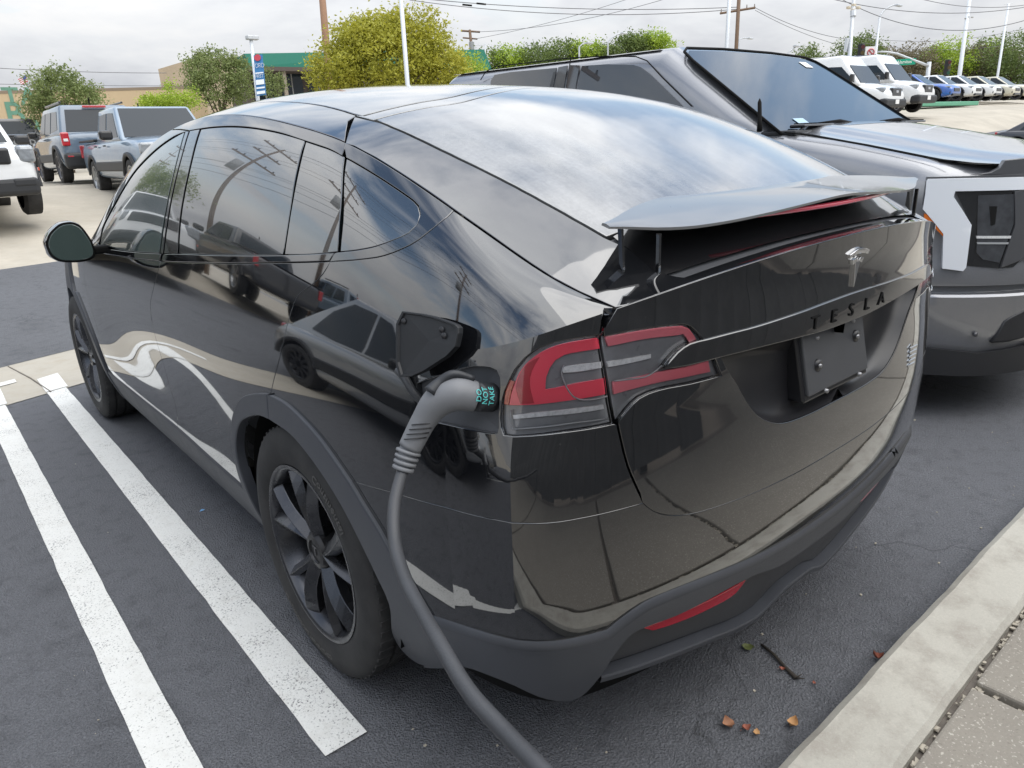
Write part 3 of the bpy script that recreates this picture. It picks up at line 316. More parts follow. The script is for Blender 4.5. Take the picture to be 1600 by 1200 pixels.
'cladding_arch_rear_front':('side',[(9.005,0.2409),(9.006,0.2684),(9.008,0.2959),(9.005,0.3257),(8.999,0.3585),(8.99,0.3942),(8.976,0.4303),(8.953,0.4644),(8.926,0.4908),(8.893,0.5164),(8.856,0.5412),(8.815,0.565),(8.772,0.5877),(8.726,0.6102),(8.676,0.632),(8.624,0.6525),(8.569,0.6713),(8.513,0.6879),(8.454,0.7021),(8.39,0.7142),(8.325,0.7245),(8.262,0.7336),(8.203,0.7418),(8.148,0.7489),(8.097,0.7546),(8.047,0.7596),(7.996,0.7649),(7.996,0.7367),(7.996,0.7084),(7.996,0.6802),(8.056,0.6784),(8.116,0.6765),(8.177,0.6725),(8.228,0.6668),(8.279,0.6597),(8.331,0.6512),(8.384,0.6416),(8.443,0.6304),(8.503,0.618),(8.562,0.604),(8.617,0.5877),(8.667,0.5691),(8.715,0.5482),(8.759,0.5259),(8.798,0.5029),(8.841,0.4742),(8.876,0.4439),(8.902,0.4104),(8.91,0.3837),(8.912,0.3547),(8.91,0.3244),(8.905,0.2938),(8.902,0.264),(8.898,0.2341),(8.892,0.2039),(8.885,0.1739),(8.879,0.1449),(8.876,0.1176),(8.874,0.091),(8.874,0.0662),(8.875,0.042),(8.876,0.0174),(9.057,0.0174),(9.049,0.0493),(9.042,0.0813),(9.035,0.1132),(9.027,0.1451),(9.02,0.177),(9.012,0.209)],[]),
'cladding_arch_rear_back':('side',[(7.996,0.7649),(7.931,0.7655),(7.866,0.7665),(7.801,0.7667),(7.737,0.7649),(7.678,0.761),(7.619,0.7554),(7.561,0.7489),(7.504,0.7418),(7.434,0.7326),(7.365,0.7225),(7.297,0.711),(7.237,0.6991),(7.178,0.6862),(7.116,0.6725),(7.049,0.6576),(6.979,0.6419),(6.909,0.6262),(6.841,0.6083),(6.773,0.5903),(6.702,0.5723),(6.626,0.5548),(6.547,0.5373),(6.469,0.5183),(6.391,0.4961),(6.314,0.4723),(6.236,0.449),(6.16,0.4284),(6.083,0.4083),(6.003,0.3873),(5.911,0.3624),(5.815,0.3363),(5.719,0.3103),(5.719,0.3103),(5.757,0.2853),(5.793,0.2605),(5.834,0.2354),(5.886,0.2096),(5.952,0.1837),(6.031,0.1569),(6.117,0.1298),(6.204,0.1026),(6.287,0.0755),(6.402,0.0614),(6.517,0.0473),(6.617,0.0389),(6.713,0.0372),(6.782,0.0448),(6.8,0.0626),(6.792,0.0885),(6.771,0.1173),(6.743,0.1413),(6.697,0.1686),(6.645,0.1977),(6.596,0.2269),(6.56,0.2546),(6.547,0.2794),(6.57,0.3094),(6.62,0.3365),(6.676,0.3642),(6.729,0.3914),(6.79,0.4198),(6.852,0.4474),(6.909,0.4721),(6.962,0.4945),(7.012,0.5145),(7.064,0.5338),(7.114,0.5501),(7.166,0.5661),(7.219,0.5813),(7.271,0.5954),(7.323,0.6084),(7.375,0.6205),(7.427,0.6315),(7.478,0.6416),(7.529,0.651),(7.579,0.6594),(7.63,0.6667),(7.685,0.6725),(7.743,0.6761),(7.805,0.6779),(7.869,0.6787),(7.933,0.6792),(7.996,0.6802),(7.989,0.7084),(7.982,0.7367),(7.976,0.7649)],[]),
'cladding_arch_front':('side',[(13.999,0.0174),(13.999,0.0515),(13.999,0.0857),(13.999,0.1198),(13.999,0.1539),(13.999,0.1881),(13.999,0.2222),(13.999,0.2563),(14.003,0.293),(14.006,0.3299),(14.012,0.3665),(14.025,0.4027),(14.043,0.4327),(14.066,0.4627),(14.094,0.4923),(14.123,0.5213),(14.154,0.5492),(14.195,0.582),(14.238,0.6139),(14.285,0.6442),(14.336,0.6725),(14.389,0.6982),(14.445,0.7221),(14.505,0.7443),(14.568,0.7649),(14.626,0.7673),(14.686,0.7546),(14.749,0.7476),(14.813,0.7673),(14.879,0.8343),(14.95,1.0034),(15.025,1.2579),(15.1,1.5243),(15.173,1.7288),(15.241,1.7976),(15.317,1.6578),(15.392,1.3718),(15.457,1.0617),(15.5,0.8497),(15.514,0.7735),(15.507,0.7654),(15.5,0.7572),(15.5,0.7266),(15.5,0.6959),(15.5,0.6648),(15.5,0.6323),(15.5,0.5994),(15.5,0.5646),(15.5,0.5314),(15.5,0.4964),(15.5,0.4608),(15.5,0.4259),(15.5,0.3928),(15.5,0.3601),(15.5,0.3275),(15.5,0.2948),(15.5,0.2582),(15.5,0.2216),(15.5,0.185),(15.5,0.1484),(15.5,0.1176),(15.5,0.1536),(15.5,0.1897),(15.5,0.2255),(15.5,0.2583),(15.5,0.2909),(15.5,0.3257),(15.5,0.3607),(15.5,0.3982),(15.5,0.436),(15.5,0.4721),(15.5,0.5121),(15.5,0.5506),(15.5,0.5877),(15.5,0.6196),(15.5,0.6504),(15.5,0.6802),(15.511,0.7226),(15.5,0.7572),(15.448,0.77),(15.368,0.7748),(15.276,0.7747),(15.19,0.7727),(15.111,0.7691),(15.031,0.7627),(14.953,0.7535),(14.879,0.7418),(14.81,0.7279),(14.745,0.7113),(14.682,0.6926),(14.62,0.6725),(14.558,0.6501),(14.497,0.6258),(14.44,0.5999),(14.387,0.5723),(14.342,0.5436),(14.3,0.5132),(14.264,0.4815),(14.232,0.449),(14.205,0.4154),(14.184,0.3807),(14.166,0.3454),(14.154,0.3103),(14.147,0.2755),(14.145,0.2406),(14.148,0.2059),(14.154,0.1715),(14.168,0.1365),(14.188,0.1018),(14.211,0.0674),(14.232,0.0328)],[]),
'sill':('side',[(9.005,0.2332),(9.075,0.2326),(9.146,0.232),(9.216,0.2313),(9.286,0.2305),(9.356,0.2298),(9.426,0.2291),(9.497,0.2284),(9.567,0.2277),(9.637,0.2271),(9.707,0.2266),(9.778,0.2261),(9.848,0.2258),(9.918,0.2256),(9.988,0.2255),(10.058,0.2256),(10.127,0.2259),(10.195,0.2263),(10.263,0.2269),(10.331,0.2276),(10.398,0.2284),(10.466,0.2292),(10.535,0.23),(10.604,0.2307),(10.675,0.2314),(10.747,0.2321),(10.82,0.2326),(10.895,0.233),(10.972,0.2332),(11.037,0.2332),(11.104,0.2331),(11.172,0.233),(11.242,0.2327),(11.313,0.2324),(11.384,0.2319),(11.457,0.2315),(11.53,0.231),(11.604,0.2304),(11.678,0.2299),(11.753,0.2293),(11.828,0.2287),(11.904,0.2281),(11.979,0.2276),(12.054,0.2271),(12.129,0.2267),(12.204,0.2263),(12.279,0.2259),(12.353,0.2257),(12.426,0.2255),(12.498,0.2255),(12.573,0.2255),(12.647,0.2256),(12.721,0.2258),(12.795,0.2261),(12.869,0.2264),(12.943,0.2267),(13.016,0.2271),(13.09,0.2275),(13.164,0.2279),(13.237,0.2284),(13.311,0.2289),(13.384,0.2294),(13.458,0.2299),(13.532,0.2304),(13.605,0.2309),(13.679,0.2314),(13.752,0.2319),(13.826,0.2324),(13.9,0.2328),(13.973,0.2332),(14.025,0.0097),(13.951,0.0097),(13.877,0.0097),(13.803,0.0097),(13.728,0.0097),(13.654,0.0097),(13.58,0.0097),(13.506,0.0097),(13.432,0.0097),(13.358,0.0097),(13.284,0.0097),(13.209,0.0097),(13.135,0.0097),(13.061,0.0097),(12.987,0.0097),(12.913,0.0097),(12.839,0.0097),(12.764,0.0097),(12.69,0.0097),(12.616,0.0097),(12.542,0.0097),(12.468,0.0097),(12.394,0.0097),(12.319,0.0097),(12.245,0.0097),(12.171,0.0097),(12.097,0.0097),(12.023,0.0097),(11.949,0.0097),(11.875,0.0097),(11.8,0.0097),(11.726,0.0097),(11.652,0.0097),(11.578,0.0097),(11.504,0.0097),(11.43,0.0097),(11.355,0.0097),(11.281,0.0097),(11.207,0.0097),(11.133,0.0097),(11.059,0.0097),(10.985,0.0097),(10.911,0.0097),(10.836,0.0097),(10.762,0.0097),(10.688,0.0097),(10.614,0.0097),(10.54,0.0097),(10.466,0.0097),(10.392,0.0097),(10.317,0.0097),(10.243,0.0097),(10.169,0.0097),(10.095,0.0097),(10.021,0.0097),(9.947,0.0097),(9.872,0.0097),(9.798,0.0097),(9.724,0.0097),(9.65,0.0097),(9.576,0.0097),(9.502,0.0097),(9.428,0.0097),(9.353,0.0097),(9.279,0.0097),(9.205,0.0097),(9.131,0.0097),(9.057,0.0097)],[]),
'bumper':('side',[(6.909,0.6262),(6.802,0.6297),(6.696,0.6334),(6.589,0.6371),(6.482,0.6406),(6.372,0.6437),(6.258,0.6461),(6.123,0.6481),(5.982,0.6494),(5.84,0.6502),(5.697,0.6506),(5.557,0.6508),(5.432,0.6506),(5.306,0.6502),(5.183,0.6494),(5.061,0.6484),(4.942,0.6472),(4.793,0.6455),(4.648,0.6434),(4.5,0.6405),(4.289,0.6344),(4.076,0.6277),(3.931,0.6235),(3.786,0.6194),(3.642,0.6156),(3.494,0.612),(3.348,0.6087),(3.201,0.6053),(3.067,0.602),(2.931,0.5986),(2.795,0.5952),(2.66,0.5918),(2.593,0.5771),(2.522,0.5633),(2.434,0.5507),(2.336,0.5397),(2.252,0.532),(2.161,0.5251),(2.06,0.5189),(1.958,0.5138),(1.845,0.5093),(1.726,0.5052),(1.604,0.5015),(1.483,0.498),(1.379,0.4951),(1.272,0.4925),(1.162,0.4901),(1.053,0.488),(0.946,0.486),(0.845,0.4844),(0.75,0.483),(0.65,0.4818),(0.556,0.481),(0.467,0.4806),(0.382,0.4803),(0.3,0.48),(0.195,0.4798),(0.098,0.4799),(0,0.48),(0,0.4616),(0,0.4433),(0,0.4249),(0,0.4065),(0,0.3882),(0,0.3698),(0,0.3515),(0,0.3331),(0,0.3147),(0,0.2964),(0,0.278),(0.089,0.2785),(0.178,0.2788),(0.268,0.2792),(0.358,0.2798),(0.45,0.281),(0.547,0.2828),(0.643,0.2849),(0.742,0.2875),(0.845,0.2904),(0.954,0.2937),(1.051,0.2968),(1.154,0.3004),(1.261,0.3043),(1.369,0.3083),(1.478,0.3123),(1.583,0.3161),(1.684,0.3195),(1.816,0.324),(1.944,0.3282),(2.07,0.332),(2.192,0.335),(2.327,0.338),(2.459,0.3401),(2.581,0.3394),(2.707,0.3333),(2.825,0.3244),(2.937,0.3147),(3.048,0.3043),(3.237,0.3078),(3.426,0.3113),(3.614,0.3145),(3.777,0.317),(3.941,0.3192),(4.096,0.3211),(4.288,0.323),(4.473,0.3246),(4.611,0.3261),(4.747,0.3274),(4.883,0.3278),(5.031,0.3267),(5.178,0.3243),(5.322,0.3214),(5.457,0.3181),(5.588,0.3142),(5.719,0.3103),(5.815,0.3363),(5.911,0.3624),(6.003,0.3873),(6.083,0.4083),(6.16,0.4284),(6.236,0.449),(6.314,0.4723),(6.391,0.4961),(6.469,0.5183),(6.547,0.5373),(6.626,0.5548),(6.702,0.5723),(6.773,0.5903),(6.841,0.6083)],[]),
'cladding_corner':('side',[(5.719,0.3103),(5.588,0.3142),(5.457,0.3181),(5.322,0.3214),(5.178,0.3243),(5.031,0.3267),(4.883,0.3278),(4.747,0.3274),(4.611,0.3261),(4.473,0.3246),(4.288,0.323),(4.096,0.3211),(3.941,0.3192),(3.777,0.317),(3.614,0.3145),(3.426,0.3113),(3.237,0.3078),(3.048,0.3043),(2.937,0.3147),(2.825,0.3244),(2.707,0.3333),(2.581,0.3394),(2.459,0.3401),(2.327,0.338),(2.192,0.335),(2.07,0.332),(1.944,0.3282),(1.816,0.324),(1.684,0.3195),(1.583,0.3161),(1.478,0.3123),(1.369,0.3083),(1.261,0.3043),(1.154,0.3004),(1.051,0.2968),(0.954,0.2937),(0.845,0.2904),(0.742,0.2875),(0.643,0.2849),(0.547,0.2828),(0.45,0.281),(0.358,0.2798),(0.268,0.2792),(0.178,0.2788),(0.089,0.2785),(0,0.278),(0,0.2593),(0,0.2407),(0,0.222),(0.101,0.2226),(0.202,0.2228),(0.302,0.223),(0.403,0.2236),(0.502,0.2251),(0.6,0.228),(0.702,0.2334),(0.798,0.2407),(0.894,0.2487),(0.999,0.2563),(1.116,0.2621),(1.213,0.265),(1.321,0.2671),(1.438,0.2685),(1.558,0.2694),(1.681,0.2701),(1.802,0.2708),(1.919,0.2716),(2.027,0.2728),(2.125,0.2744),(2.247,0.278),(2.36,0.2823),(2.463,0.286),(2.557,0.2879),(2.661,0.2887),(2.753,0.2845),(2.829,0.272),(2.9,0.254),(2.963,0.2367),(3.021,0.2196),(3.072,0.203),(3.147,0.1848),(3.228,0.1671),(3.32,0.149),(3.426,0.1356),(3.541,0.1324),(3.67,0.1349),(3.803,0.1422),(3.947,0.1535),(4.084,0.1654),(4.248,0.1825),(4.411,0.198),(4.593,0.2081),(4.781,0.2138),(4.915,0.2155),(5.048,0.2148),(5.18,0.21),(5.297,0.2005),(5.411,0.187),(5.526,0.1713),(5.648,0.1555),(5.769,0.1406),(5.897,0.1248),(6.027,0.1083),(6.158,0.0918),(6.287,0.0755),(5.886,0.2096)],[]),
'diffuser_face':('side',[(3.072,0.203),(3.021,0.2196),(2.963,0.2367),(2.9,0.254),(2.829,0.272),(2.753,0.2845),(2.661,0.2887),(2.557,0.2879),(2.463,0.286),(2.36,0.2823),(2.247,0.278),(2.125,0.2744),(2.027,0.2728),(1.919,0.2716),(1.802,0.2708),(1.681,0.2701),(1.558,0.2694),(1.438,0.2685),(1.321,0.2671),(1.213,0.265),(1.116,0.2621),(0.999,0.2563),(0.894,0.2487),(0.798,0.2407),(0.702,0.2334),(0.6,0.228),(0.502,0.2251),(0.403,0.2236),(0.302,0.223),(0.202,0.2228),(0.101,0.2226),(0,0.222),(0,0.197),(0,0.172),(0,0.147),(0,0.122),(0,0.097),(0.085,0.0971),(0.169,0.0972),(0.25,0.095),(0.352,0.0857),(0.45,0.075),(0.531,0.0671),(0.62,0.062),(0.704,0.0623),(0.799,0.0653),(0.9,0.07),(1,0.075),(1.099,0.0807),(1.197,0.0875),(1.301,0.0947),(1.416,0.1019),(1.51,0.1071),(1.61,0.1125),(1.716,0.1179),(1.826,0.1234),(1.94,0.1288),(2.057,0.1342),(2.176,0.1394),(2.32,0.1453),(2.469,0.151),(2.624,0.1567),(2.78,0.1623),(2.937,0.1679),(3.064,0.1802)],[]),
'diffuser_line':('side',[(3.091,0.1735),(2.937,0.1679),(2.78,0.1623),(2.624,0.1567),(2.469,0.151),(2.32,0.1453),(2.176,0.1394),(2.057,0.1342),(1.94,0.1288),(1.826,0.1234),(1.716,0.1179),(1.61,0.1125),(1.51,0.1071),(1.416,0.1019),(1.301,0.0947),(1.197,0.0875),(1.099,0.0807),(1,0.075),(0.9,0.07),(0.799,0.0653),(0.704,0.0623),(0.62,0.062),(0.531,0.0671),(0.45,0.075),(0.352,0.0857),(0.25,0.095),(0.169,0.0972),(0.085,0.0971),(0,0.097)],[]),
'reflector':('side',[(2.486,0.2585),(2.366,0.2565),(2.245,0.2546),(2.118,0.2521),(2.011,0.2494),(1.899,0.246),(1.783,0.2425),(1.668,0.2392),(1.556,0.2365),(1.449,0.2345),(1.343,0.233),(1.239,0.2318),(1.135,0.2306),(1.031,0.2293),(1.084,0.2151),(1.149,0.2034),(1.224,0.2),(1.316,0.2001),(1.418,0.2021),(1.522,0.2044),(1.625,0.2066),(1.735,0.2097),(1.849,0.2134),(1.958,0.2173),(2.057,0.2211),(2.159,0.2256),(2.253,0.2303),(2.347,0.2351)],[]),
'hatch_face':('side',[(3.341,0.964),(3.371,0.9588),(3.24,1),(3.15,1),(3,1),(2.85,1),(2.7,1),(2.55,1),(2.4,1),(2.25,1),(2.1,1),(1.95,1),(1.8,1),(1.65,1),(1.5,1),(1.35,1),(1.2,1),(1.05,1),(0.9,1),(0.75,1),(0.6,1),(0.45,1),(0.3,1),(0.15,1),(0,1),(0,0.95),(0,0.9),(0,0.86),(0,0.83),(0,0.81),(0,0.797),(0.1,0.7974),(0.2,0.7977),(0.3,0.7981),(0.4,0.799),(0.502,0.8004),(0.605,0.8022),(0.706,0.8041),(0.8,0.806),(0.882,0.8078),(0.96,0.8096),(1.053,0.8118),(1.139,0.8138),(1.238,0.8161),(1.347,0.8185),(1.462,0.8211),(1.579,0.8238),(1.695,0.8264),(1.806,0.829),(1.735,0.8079),(1.664,0.7878),(1.601,0.7726),(1.538,0.7568),(1.476,0.7387),(1.413,0.7187),(1.352,0.7004),(1.283,0.6816),(1.212,0.6653),(1.124,0.6499),(1.031,0.6372),(0.944,0.628),(0.848,0.6212),(0.77,0.6177),(0.684,0.6152),(0.594,0.6134),(0.5,0.612),(0.405,0.6111),(0.306,0.6108),(0.204,0.6109),(0.101,0.611),(0,0.611),(0,0.5923),(0,0.5736),(0,0.5549),(0,0.5361),(0,0.5174),(0,0.4987),(0,0.48),(0.098,0.4799),(0.195,0.4798),(0.3,0.48),(0.382,0.4803),(0.467,0.4806),(0.556,0.481),(0.65,0.4818),(0.75,0.483),(0.845,0.4844),(0.946,0.486),(1.053,0.488),(1.162,0.4901),(1.272,0.4925),(1.379,0.4951),(1.483,0.498),(1.604,0.5015),(1.726,0.5052),(1.845,0.5093),(1.958,0.5138),(2.06,0.5189),(2.161,0.5251),(2.252,0.532),(2.336,0.5397),(2.434,0.5507),(2.522,0.5633),(2.593,0.5771),(2.66,0.5918),(2.689,0.6145),(2.744,0.6375),(2.796,0.6599),(2.841,0.6807),(2.891,0.7092),(2.933,0.7353),(2.967,0.7554),(3.001,0.7748),(3.005,0.7802),(2.911,0.7948),(2.844,0.8038),(2.766,0.8107),(2.659,0.8129),(2.536,0.8115),(2.412,0.8081),(2.276,0.8028),(2.143,0.7979),(2.012,0.7943),(1.883,0.7911),(1.755,0.7879),(1.819,0.8096),(1.883,0.8313),(2.017,0.835),(2.15,0.8387),(2.276,0.8426),(2.405,0.8475),(2.53,0.8525),(2.461,0.8629),(2.39,0.872),(2.321,0.8779),(2.245,0.8811),(2.147,0.8798),(2.044,0.8767),(2.143,0.8971),(2.232,0.913),(2.335,0.9232),(2.478,0.9297),(2.629,0.936),(2.757,0.9405),(2.895,0.9448),(3.028,0.9485),(3.182,0.9516),(3.333,0.9542)],[]),
'bar':('side',[(2.514,0.8528),(2.446,0.8636),(2.376,0.8729),(2.309,0.878),(2.237,0.8806),(2.136,0.8794),(2.028,0.8764),(1.915,0.8742),(1.802,0.8721),(1.693,0.87),(1.597,0.8681),(1.504,0.8662),(1.402,0.8646),(1.31,0.8635),(1.206,0.8625),(1.097,0.8617),(0.988,0.861),(0.882,0.8604),(0.786,0.8601),(0.682,0.86),(0.587,0.8603),(0.494,0.8607),(0.4,0.861),(0.3,0.8612),(0.2,0.8615),(0.1,0.8617),(0,0.862),(0,0.83),(0,0.799),(0.097,0.7993),(0.193,0.7995),(0.292,0.8),(0.4,0.801),(0.498,0.8024),(0.602,0.8043),(0.711,0.8065),(0.823,0.8089),(0.938,0.8114),(1.055,0.814),(1.163,0.8163),(1.275,0.8189),(1.391,0.8215),(1.508,0.8242),(1.622,0.8269),(1.731,0.8295),(1.832,0.8318),(1.947,0.8344),(2.056,0.8368),(2.159,0.8392),(2.256,0.842),(2.389,0.8472)],[]),
'lamp_outer':('side',[(3.07,0.7786),(3.188,0.7814),(3.317,0.7846),(3.451,0.7882),(3.602,0.7924),(3.752,0.7964),(3.975,0.8016),(4.179,0.8063),(4.387,0.8112),(4.539,0.8168),(4.585,0.8326),(4.612,0.8518),(4.629,0.8727),(4.634,0.8894),(4.628,0.9048),(4.585,0.9286),(4.54,0.9456),(4.434,0.9623),(4.354,0.9693),(4.26,0.9742),(4.04,0.9753),(3.868,0.9723),(3.691,0.9681),(3.547,0.9644),(3.409,0.9606),(3.362,0.9367),(3.314,0.9127),(3.269,0.8892),(3.232,0.867),(3.197,0.8452),(3.163,0.8246),(3.116,0.8011)],[]),
'lamp_inner':('side',[(3.333,0.9542),(3.182,0.9516),(3.028,0.9485),(2.895,0.9448),(2.757,0.9405),(2.629,0.936),(2.478,0.9297),(2.335,0.9232),(2.232,0.913),(2.143,0.8971),(2.044,0.8767),(2.147,0.8798),(2.245,0.8811),(2.321,0.8779),(2.39,0.872),(2.461,0.8629),(2.53,0.8525),(2.405,0.8475),(2.276,0.8426),(2.15,0.8387),(2.017,0.835),(1.883,0.8313),(1.819,0.8096),(1.755,0.7879),(1.883,0.7911),(2.012,0.7943),(2.143,0.7979),(2.276,0.8028),(2.412,0.8081),(2.536,0.8115),(2.659,0.8129),(2.766,0.8107),(2.844,0.8038),(2.911,0.7948),(3.005,0.7802),(3.061,0.8104),(3.117,0.8406),(3.173,0.8704),(3.226,0.8985),(3.28,0.9264)],[]),
'recess':('side',[(0,0.797),(0.1,0.7974),(0.2,0.7977),(0.3,0.7981),(0.4,0.799),(0.502,0.8004),(0.605,0.8022),(0.706,0.8041),(0.8,0.806),(0.882,0.8078),(0.96,0.8096),(1.053,0.8118),(1.139,0.8138),(1.238,0.8161),(1.347,0.8185),(1.462,0.8211),(1.579,0.8238),(1.695,0.8264),(1.806,0.829),(1.735,0.8079),(1.664,0.7878),(1.601,0.7726),(1.538,0.7568),(1.476,0.7387),(1.413,0.7187),(1.352,0.7004),(1.283,0.6816),(1.212,0.6653),(1.124,0.6499),(1.031,0.6372),(0.944,0.628),(0.848,0.6212),(0.77,0.6177),(0.684,0.6152),(0.594,0.6134),(0.5,0.612),(0.405,0.6111),(0.306,0.6108),(0.204,0.6109),(0.101,0.611),(0,0.611),(0,0.6376),(0,0.6641),(0,0.6907),(0,0.7173),(0,0.7439),(0,0.7704)],[]),
'red_outer':('side',[(3.411,0.955),(3.544,0.9586),(3.682,0.962),(3.795,0.9644),(3.913,0.9665),(4.02,0.9675),(4.126,0.9668),(4.22,0.9644),(4.315,0.9594),(4.396,0.9525),(4.448,0.9451),(4.486,0.9365),(4.507,0.927),(4.52,0.9167),(4.534,0.9059),(4.542,0.8949),(4.542,0.8745),(4.428,0.8714),(4.313,0.8684),(4.195,0.8654),(4.07,0.8626),(3.941,0.8599),(3.805,0.8569),(3.693,0.8543),(3.575,0.8515),(3.454,0.8486),(3.331,0.8457),(3.211,0.8428),(3.235,0.8588),(3.26,0.8748),(3.393,0.878),(3.527,0.8812),(3.654,0.8838),(3.804,0.8857),(3.936,0.8872),(4.077,0.8903),(4.088,0.9022),(4.092,0.9134),(4.056,0.9296),(3.987,0.9407),(3.867,0.9448),(3.769,0.944),(3.659,0.9416),(3.561,0.9392),(3.457,0.9363),(3.354,0.9335)],[]),
'red_outer_dark':('side',[(4.468,0.9359),(4.493,0.922),(4.492,0.9072),(4.446,0.8896),(4.393,0.873),(4.3,0.8706),(4.206,0.8683),(4.25,0.8827),(4.288,0.8968),(4.314,0.9099),(4.325,0.9223),(4.311,0.9342),(4.282,0.9445),(4.227,0.9565),(4.311,0.9543),(4.385,0.9509),(4.431,0.944)],[]),
'amber':('side',[(4.598,0.9265),(4.611,0.9157),(4.62,0.9046),(4.618,0.8919),(4.612,0.8788),(4.551,0.8747),(4.553,0.8891),(4.552,0.9027),(4.533,0.9208)],[]),
'bar_white_outer':('side',[(3.862,0.9216),(3.775,0.9203),(3.682,0.9185),(3.569,0.9154),(3.442,0.9115),(3.316,0.9076),(3.3,0.8965),(3.411,0.8991),(3.522,0.9018),(3.627,0.9046),(3.737,0.908),(3.844,0.9116)],[]),
'bar_reverse':('side',[(4.47,0.8535),(4.33,0.851),(4.191,0.8484),(4.049,0.8455),(3.903,0.8421),(3.756,0.8382),(3.612,0.8343),(3.478,0.8305),(3.349,0.8266),(3.219,0.8227),(3.204,0.8146),(3.336,0.8182),(3.468,0.8217),(3.604,0.8255),(3.748,0.8297),(3.896,0.8341),(4.042,0.8379),(4.18,0.8409),(4.316,0.8433),(4.452,0.8458)],[]),
'red_inner_top':('side',[(3.296,0.9519),(3.177,0.9487),(3.058,0.9455),(2.942,0.9422),(2.85,0.9395),(2.758,0.9367),(2.67,0.9337),(2.586,0.9306),(2.493,0.9266),(2.406,0.9224),(2.319,0.9181),(2.227,0.9068),(2.174,0.8949),(2.124,0.8815),(2.208,0.8818),(2.249,0.8934),(2.291,0.9022),(2.352,0.9035),(2.454,0.9079),(2.555,0.9123),(2.659,0.9166),(2.766,0.9205),(2.879,0.9237),(2.996,0.9265),(3.115,0.929),(3.233,0.9317)],[]),
'red_inner_low':('side',[(3.116,0.8604),(3,0.8575),(2.878,0.8544),(2.783,0.8519),(2.681,0.8492),(2.579,0.8464),(2.486,0.8437),(2.398,0.8408),(2.318,0.8379),(2.236,0.8352),(2.163,0.8333),(2.089,0.8317),(2.014,0.8302),(1.939,0.8286),(1.917,0.8164),(1.894,0.8042),(1.979,0.807),(2.064,0.8097),(2.156,0.8127),(2.249,0.8158),(2.348,0.8193),(2.45,0.8228),(2.548,0.8258),(2.656,0.8286),(2.761,0.831),(2.863,0.8331),(2.978,0.8349),(3.09,0.8364),(3.103,0.8484)],[]),
'bar_white_inner':('side',[(3.219,0.9029),(3.112,0.8996),(3.004,0.8963),(2.903,0.8933),(2.82,0.8909),(2.743,0.8888),(2.666,0.8867),(2.661,0.8794),(2.738,0.8812),(2.815,0.8829),(2.897,0.8848),(2.996,0.8874),(3.1,0.8901),(3.204,0.8929)],[]),
'port':('side',[(5.803,0.9294),(5.776,0.9088),(5.75,0.8883),(5.716,0.8714),(5.674,0.8591),(5.622,0.8506),(5.537,0.8468),(5.436,0.8456),(5.363,0.8437),(5.284,0.8416),(5.201,0.8393),(5.114,0.8367),(5.01,0.8332),(4.896,0.8291),(4.79,0.8254),(4.709,0.823),(4.634,0.822),(4.625,0.8327),(4.642,0.8506),(4.662,0.8694),(4.68,0.8922),(4.702,0.9163),(4.732,0.9353),(4.793,0.9508),(4.873,0.9576),(4.979,0.9624),(5.082,0.9648),(5.163,0.9644),(5.242,0.9619),(5.32,0.9583),(5.395,0.9546),(5.467,0.9511),(5.537,0.9472),(5.606,0.9431),(5.675,0.939)],[]),
'hatch_frame':('top',[(-0,-1.0189),(-0.03,-1.0187),(-0.06,-1.0184),(-0.09,-1.0178),(-0.12,-1.017),(-0.15,-1.0159),(-0.18,-1.0145),(-0.21,-1.0128),(-0.24,-1.0109),(-0.27,-1.0086),(-0.3,-1.006),(-0.33,-1.003),(-0.36,-0.9996),(-0.39,-0.9958),(-0.42,-0.9914),(-0.45,-0.9864),(-0.48,-0.9808),(-0.51,-0.9746),(-0.54,-0.9676),(-0.57,-0.9601),(-0.6,-0.952),(-0.63,-0.9433),(-0.66,-0.9342),(-0.69,-0.9245),(-0.712,-0.9141),(-0.738,-0.85),(-0.753,-0.8),(-0.761,-0.75),(-0.767,-0.7),(-0.772,-0.65),(-0.777,-0.6),(-0.781,-0.55),(-0.782,-0.5),(-0.782,-0.45),(-0.782,-0.4),(-0.782,-0.35),(-0.782,-0.3),(-0.781,-0.25),(-0.781,-0.2),(-0.779,-0.15),(-0.783,-0.118),(-0.769,-0.0995),(-0.755,-0.081),(-0.74,-0.0614),(-0.725,-0.042),(-0.709,-0.0215),(-0.692,-0.0006),(-0.675,0.0201),(-0.669,-0.0947),(-0.67,-0.1223),(-0.672,-0.1496),(-0.672,-0.1752),(-0.672,-0.2006),(-0.672,-0.2266),(-0.672,-0.2491),(-0.671,-0.2723),(-0.67,-0.2954),(-0.669,-0.3181),(-0.667,-0.3465),(-0.664,-0.3744),(-0.662,-0.3998),(-0.659,-0.4239),(-0.656,-0.4477),(-0.653,-0.4712),(-0.65,-0.4965),(-0.646,-0.5213),(-0.643,-0.5434),(-0.639,-0.5649),(-0.636,-0.587),(-0.631,-0.612),(-0.627,-0.6376),(-0.622,-0.6629),(-0.617,-0.6874),(-0.613,-0.7116),(-0.608,-0.7342),(-0.603,-0.7595),(-0.598,-0.783),(-0.589,-0.8044),(-0.579,-0.8254),(-0.578,-0.8407),(-0.577,-0.8556),(-0.578,-0.8799),(-0.575,-0.8933),(-0.57,-0.9077),(-0.558,-0.9294),(-0.545,-0.9524),(-0.51,-0.9626),(-0.48,-0.9688),(-0.45,-0.9744),(-0.42,-0.9794),(-0.39,-0.9838),(-0.36,-0.9876),(-0.33,-0.991),(-0.3,-0.994),(-0.27,-0.9966),(-0.24,-0.9989),(-0.21,-1.0008),(-0.18,-1.0025),(-0.15,-1.0039),(-0.12,-1.005),(-0.09,-1.0058),(-0.06,-1.0064),(-0.03,-1.0067),(0,-1.0069)],[]),
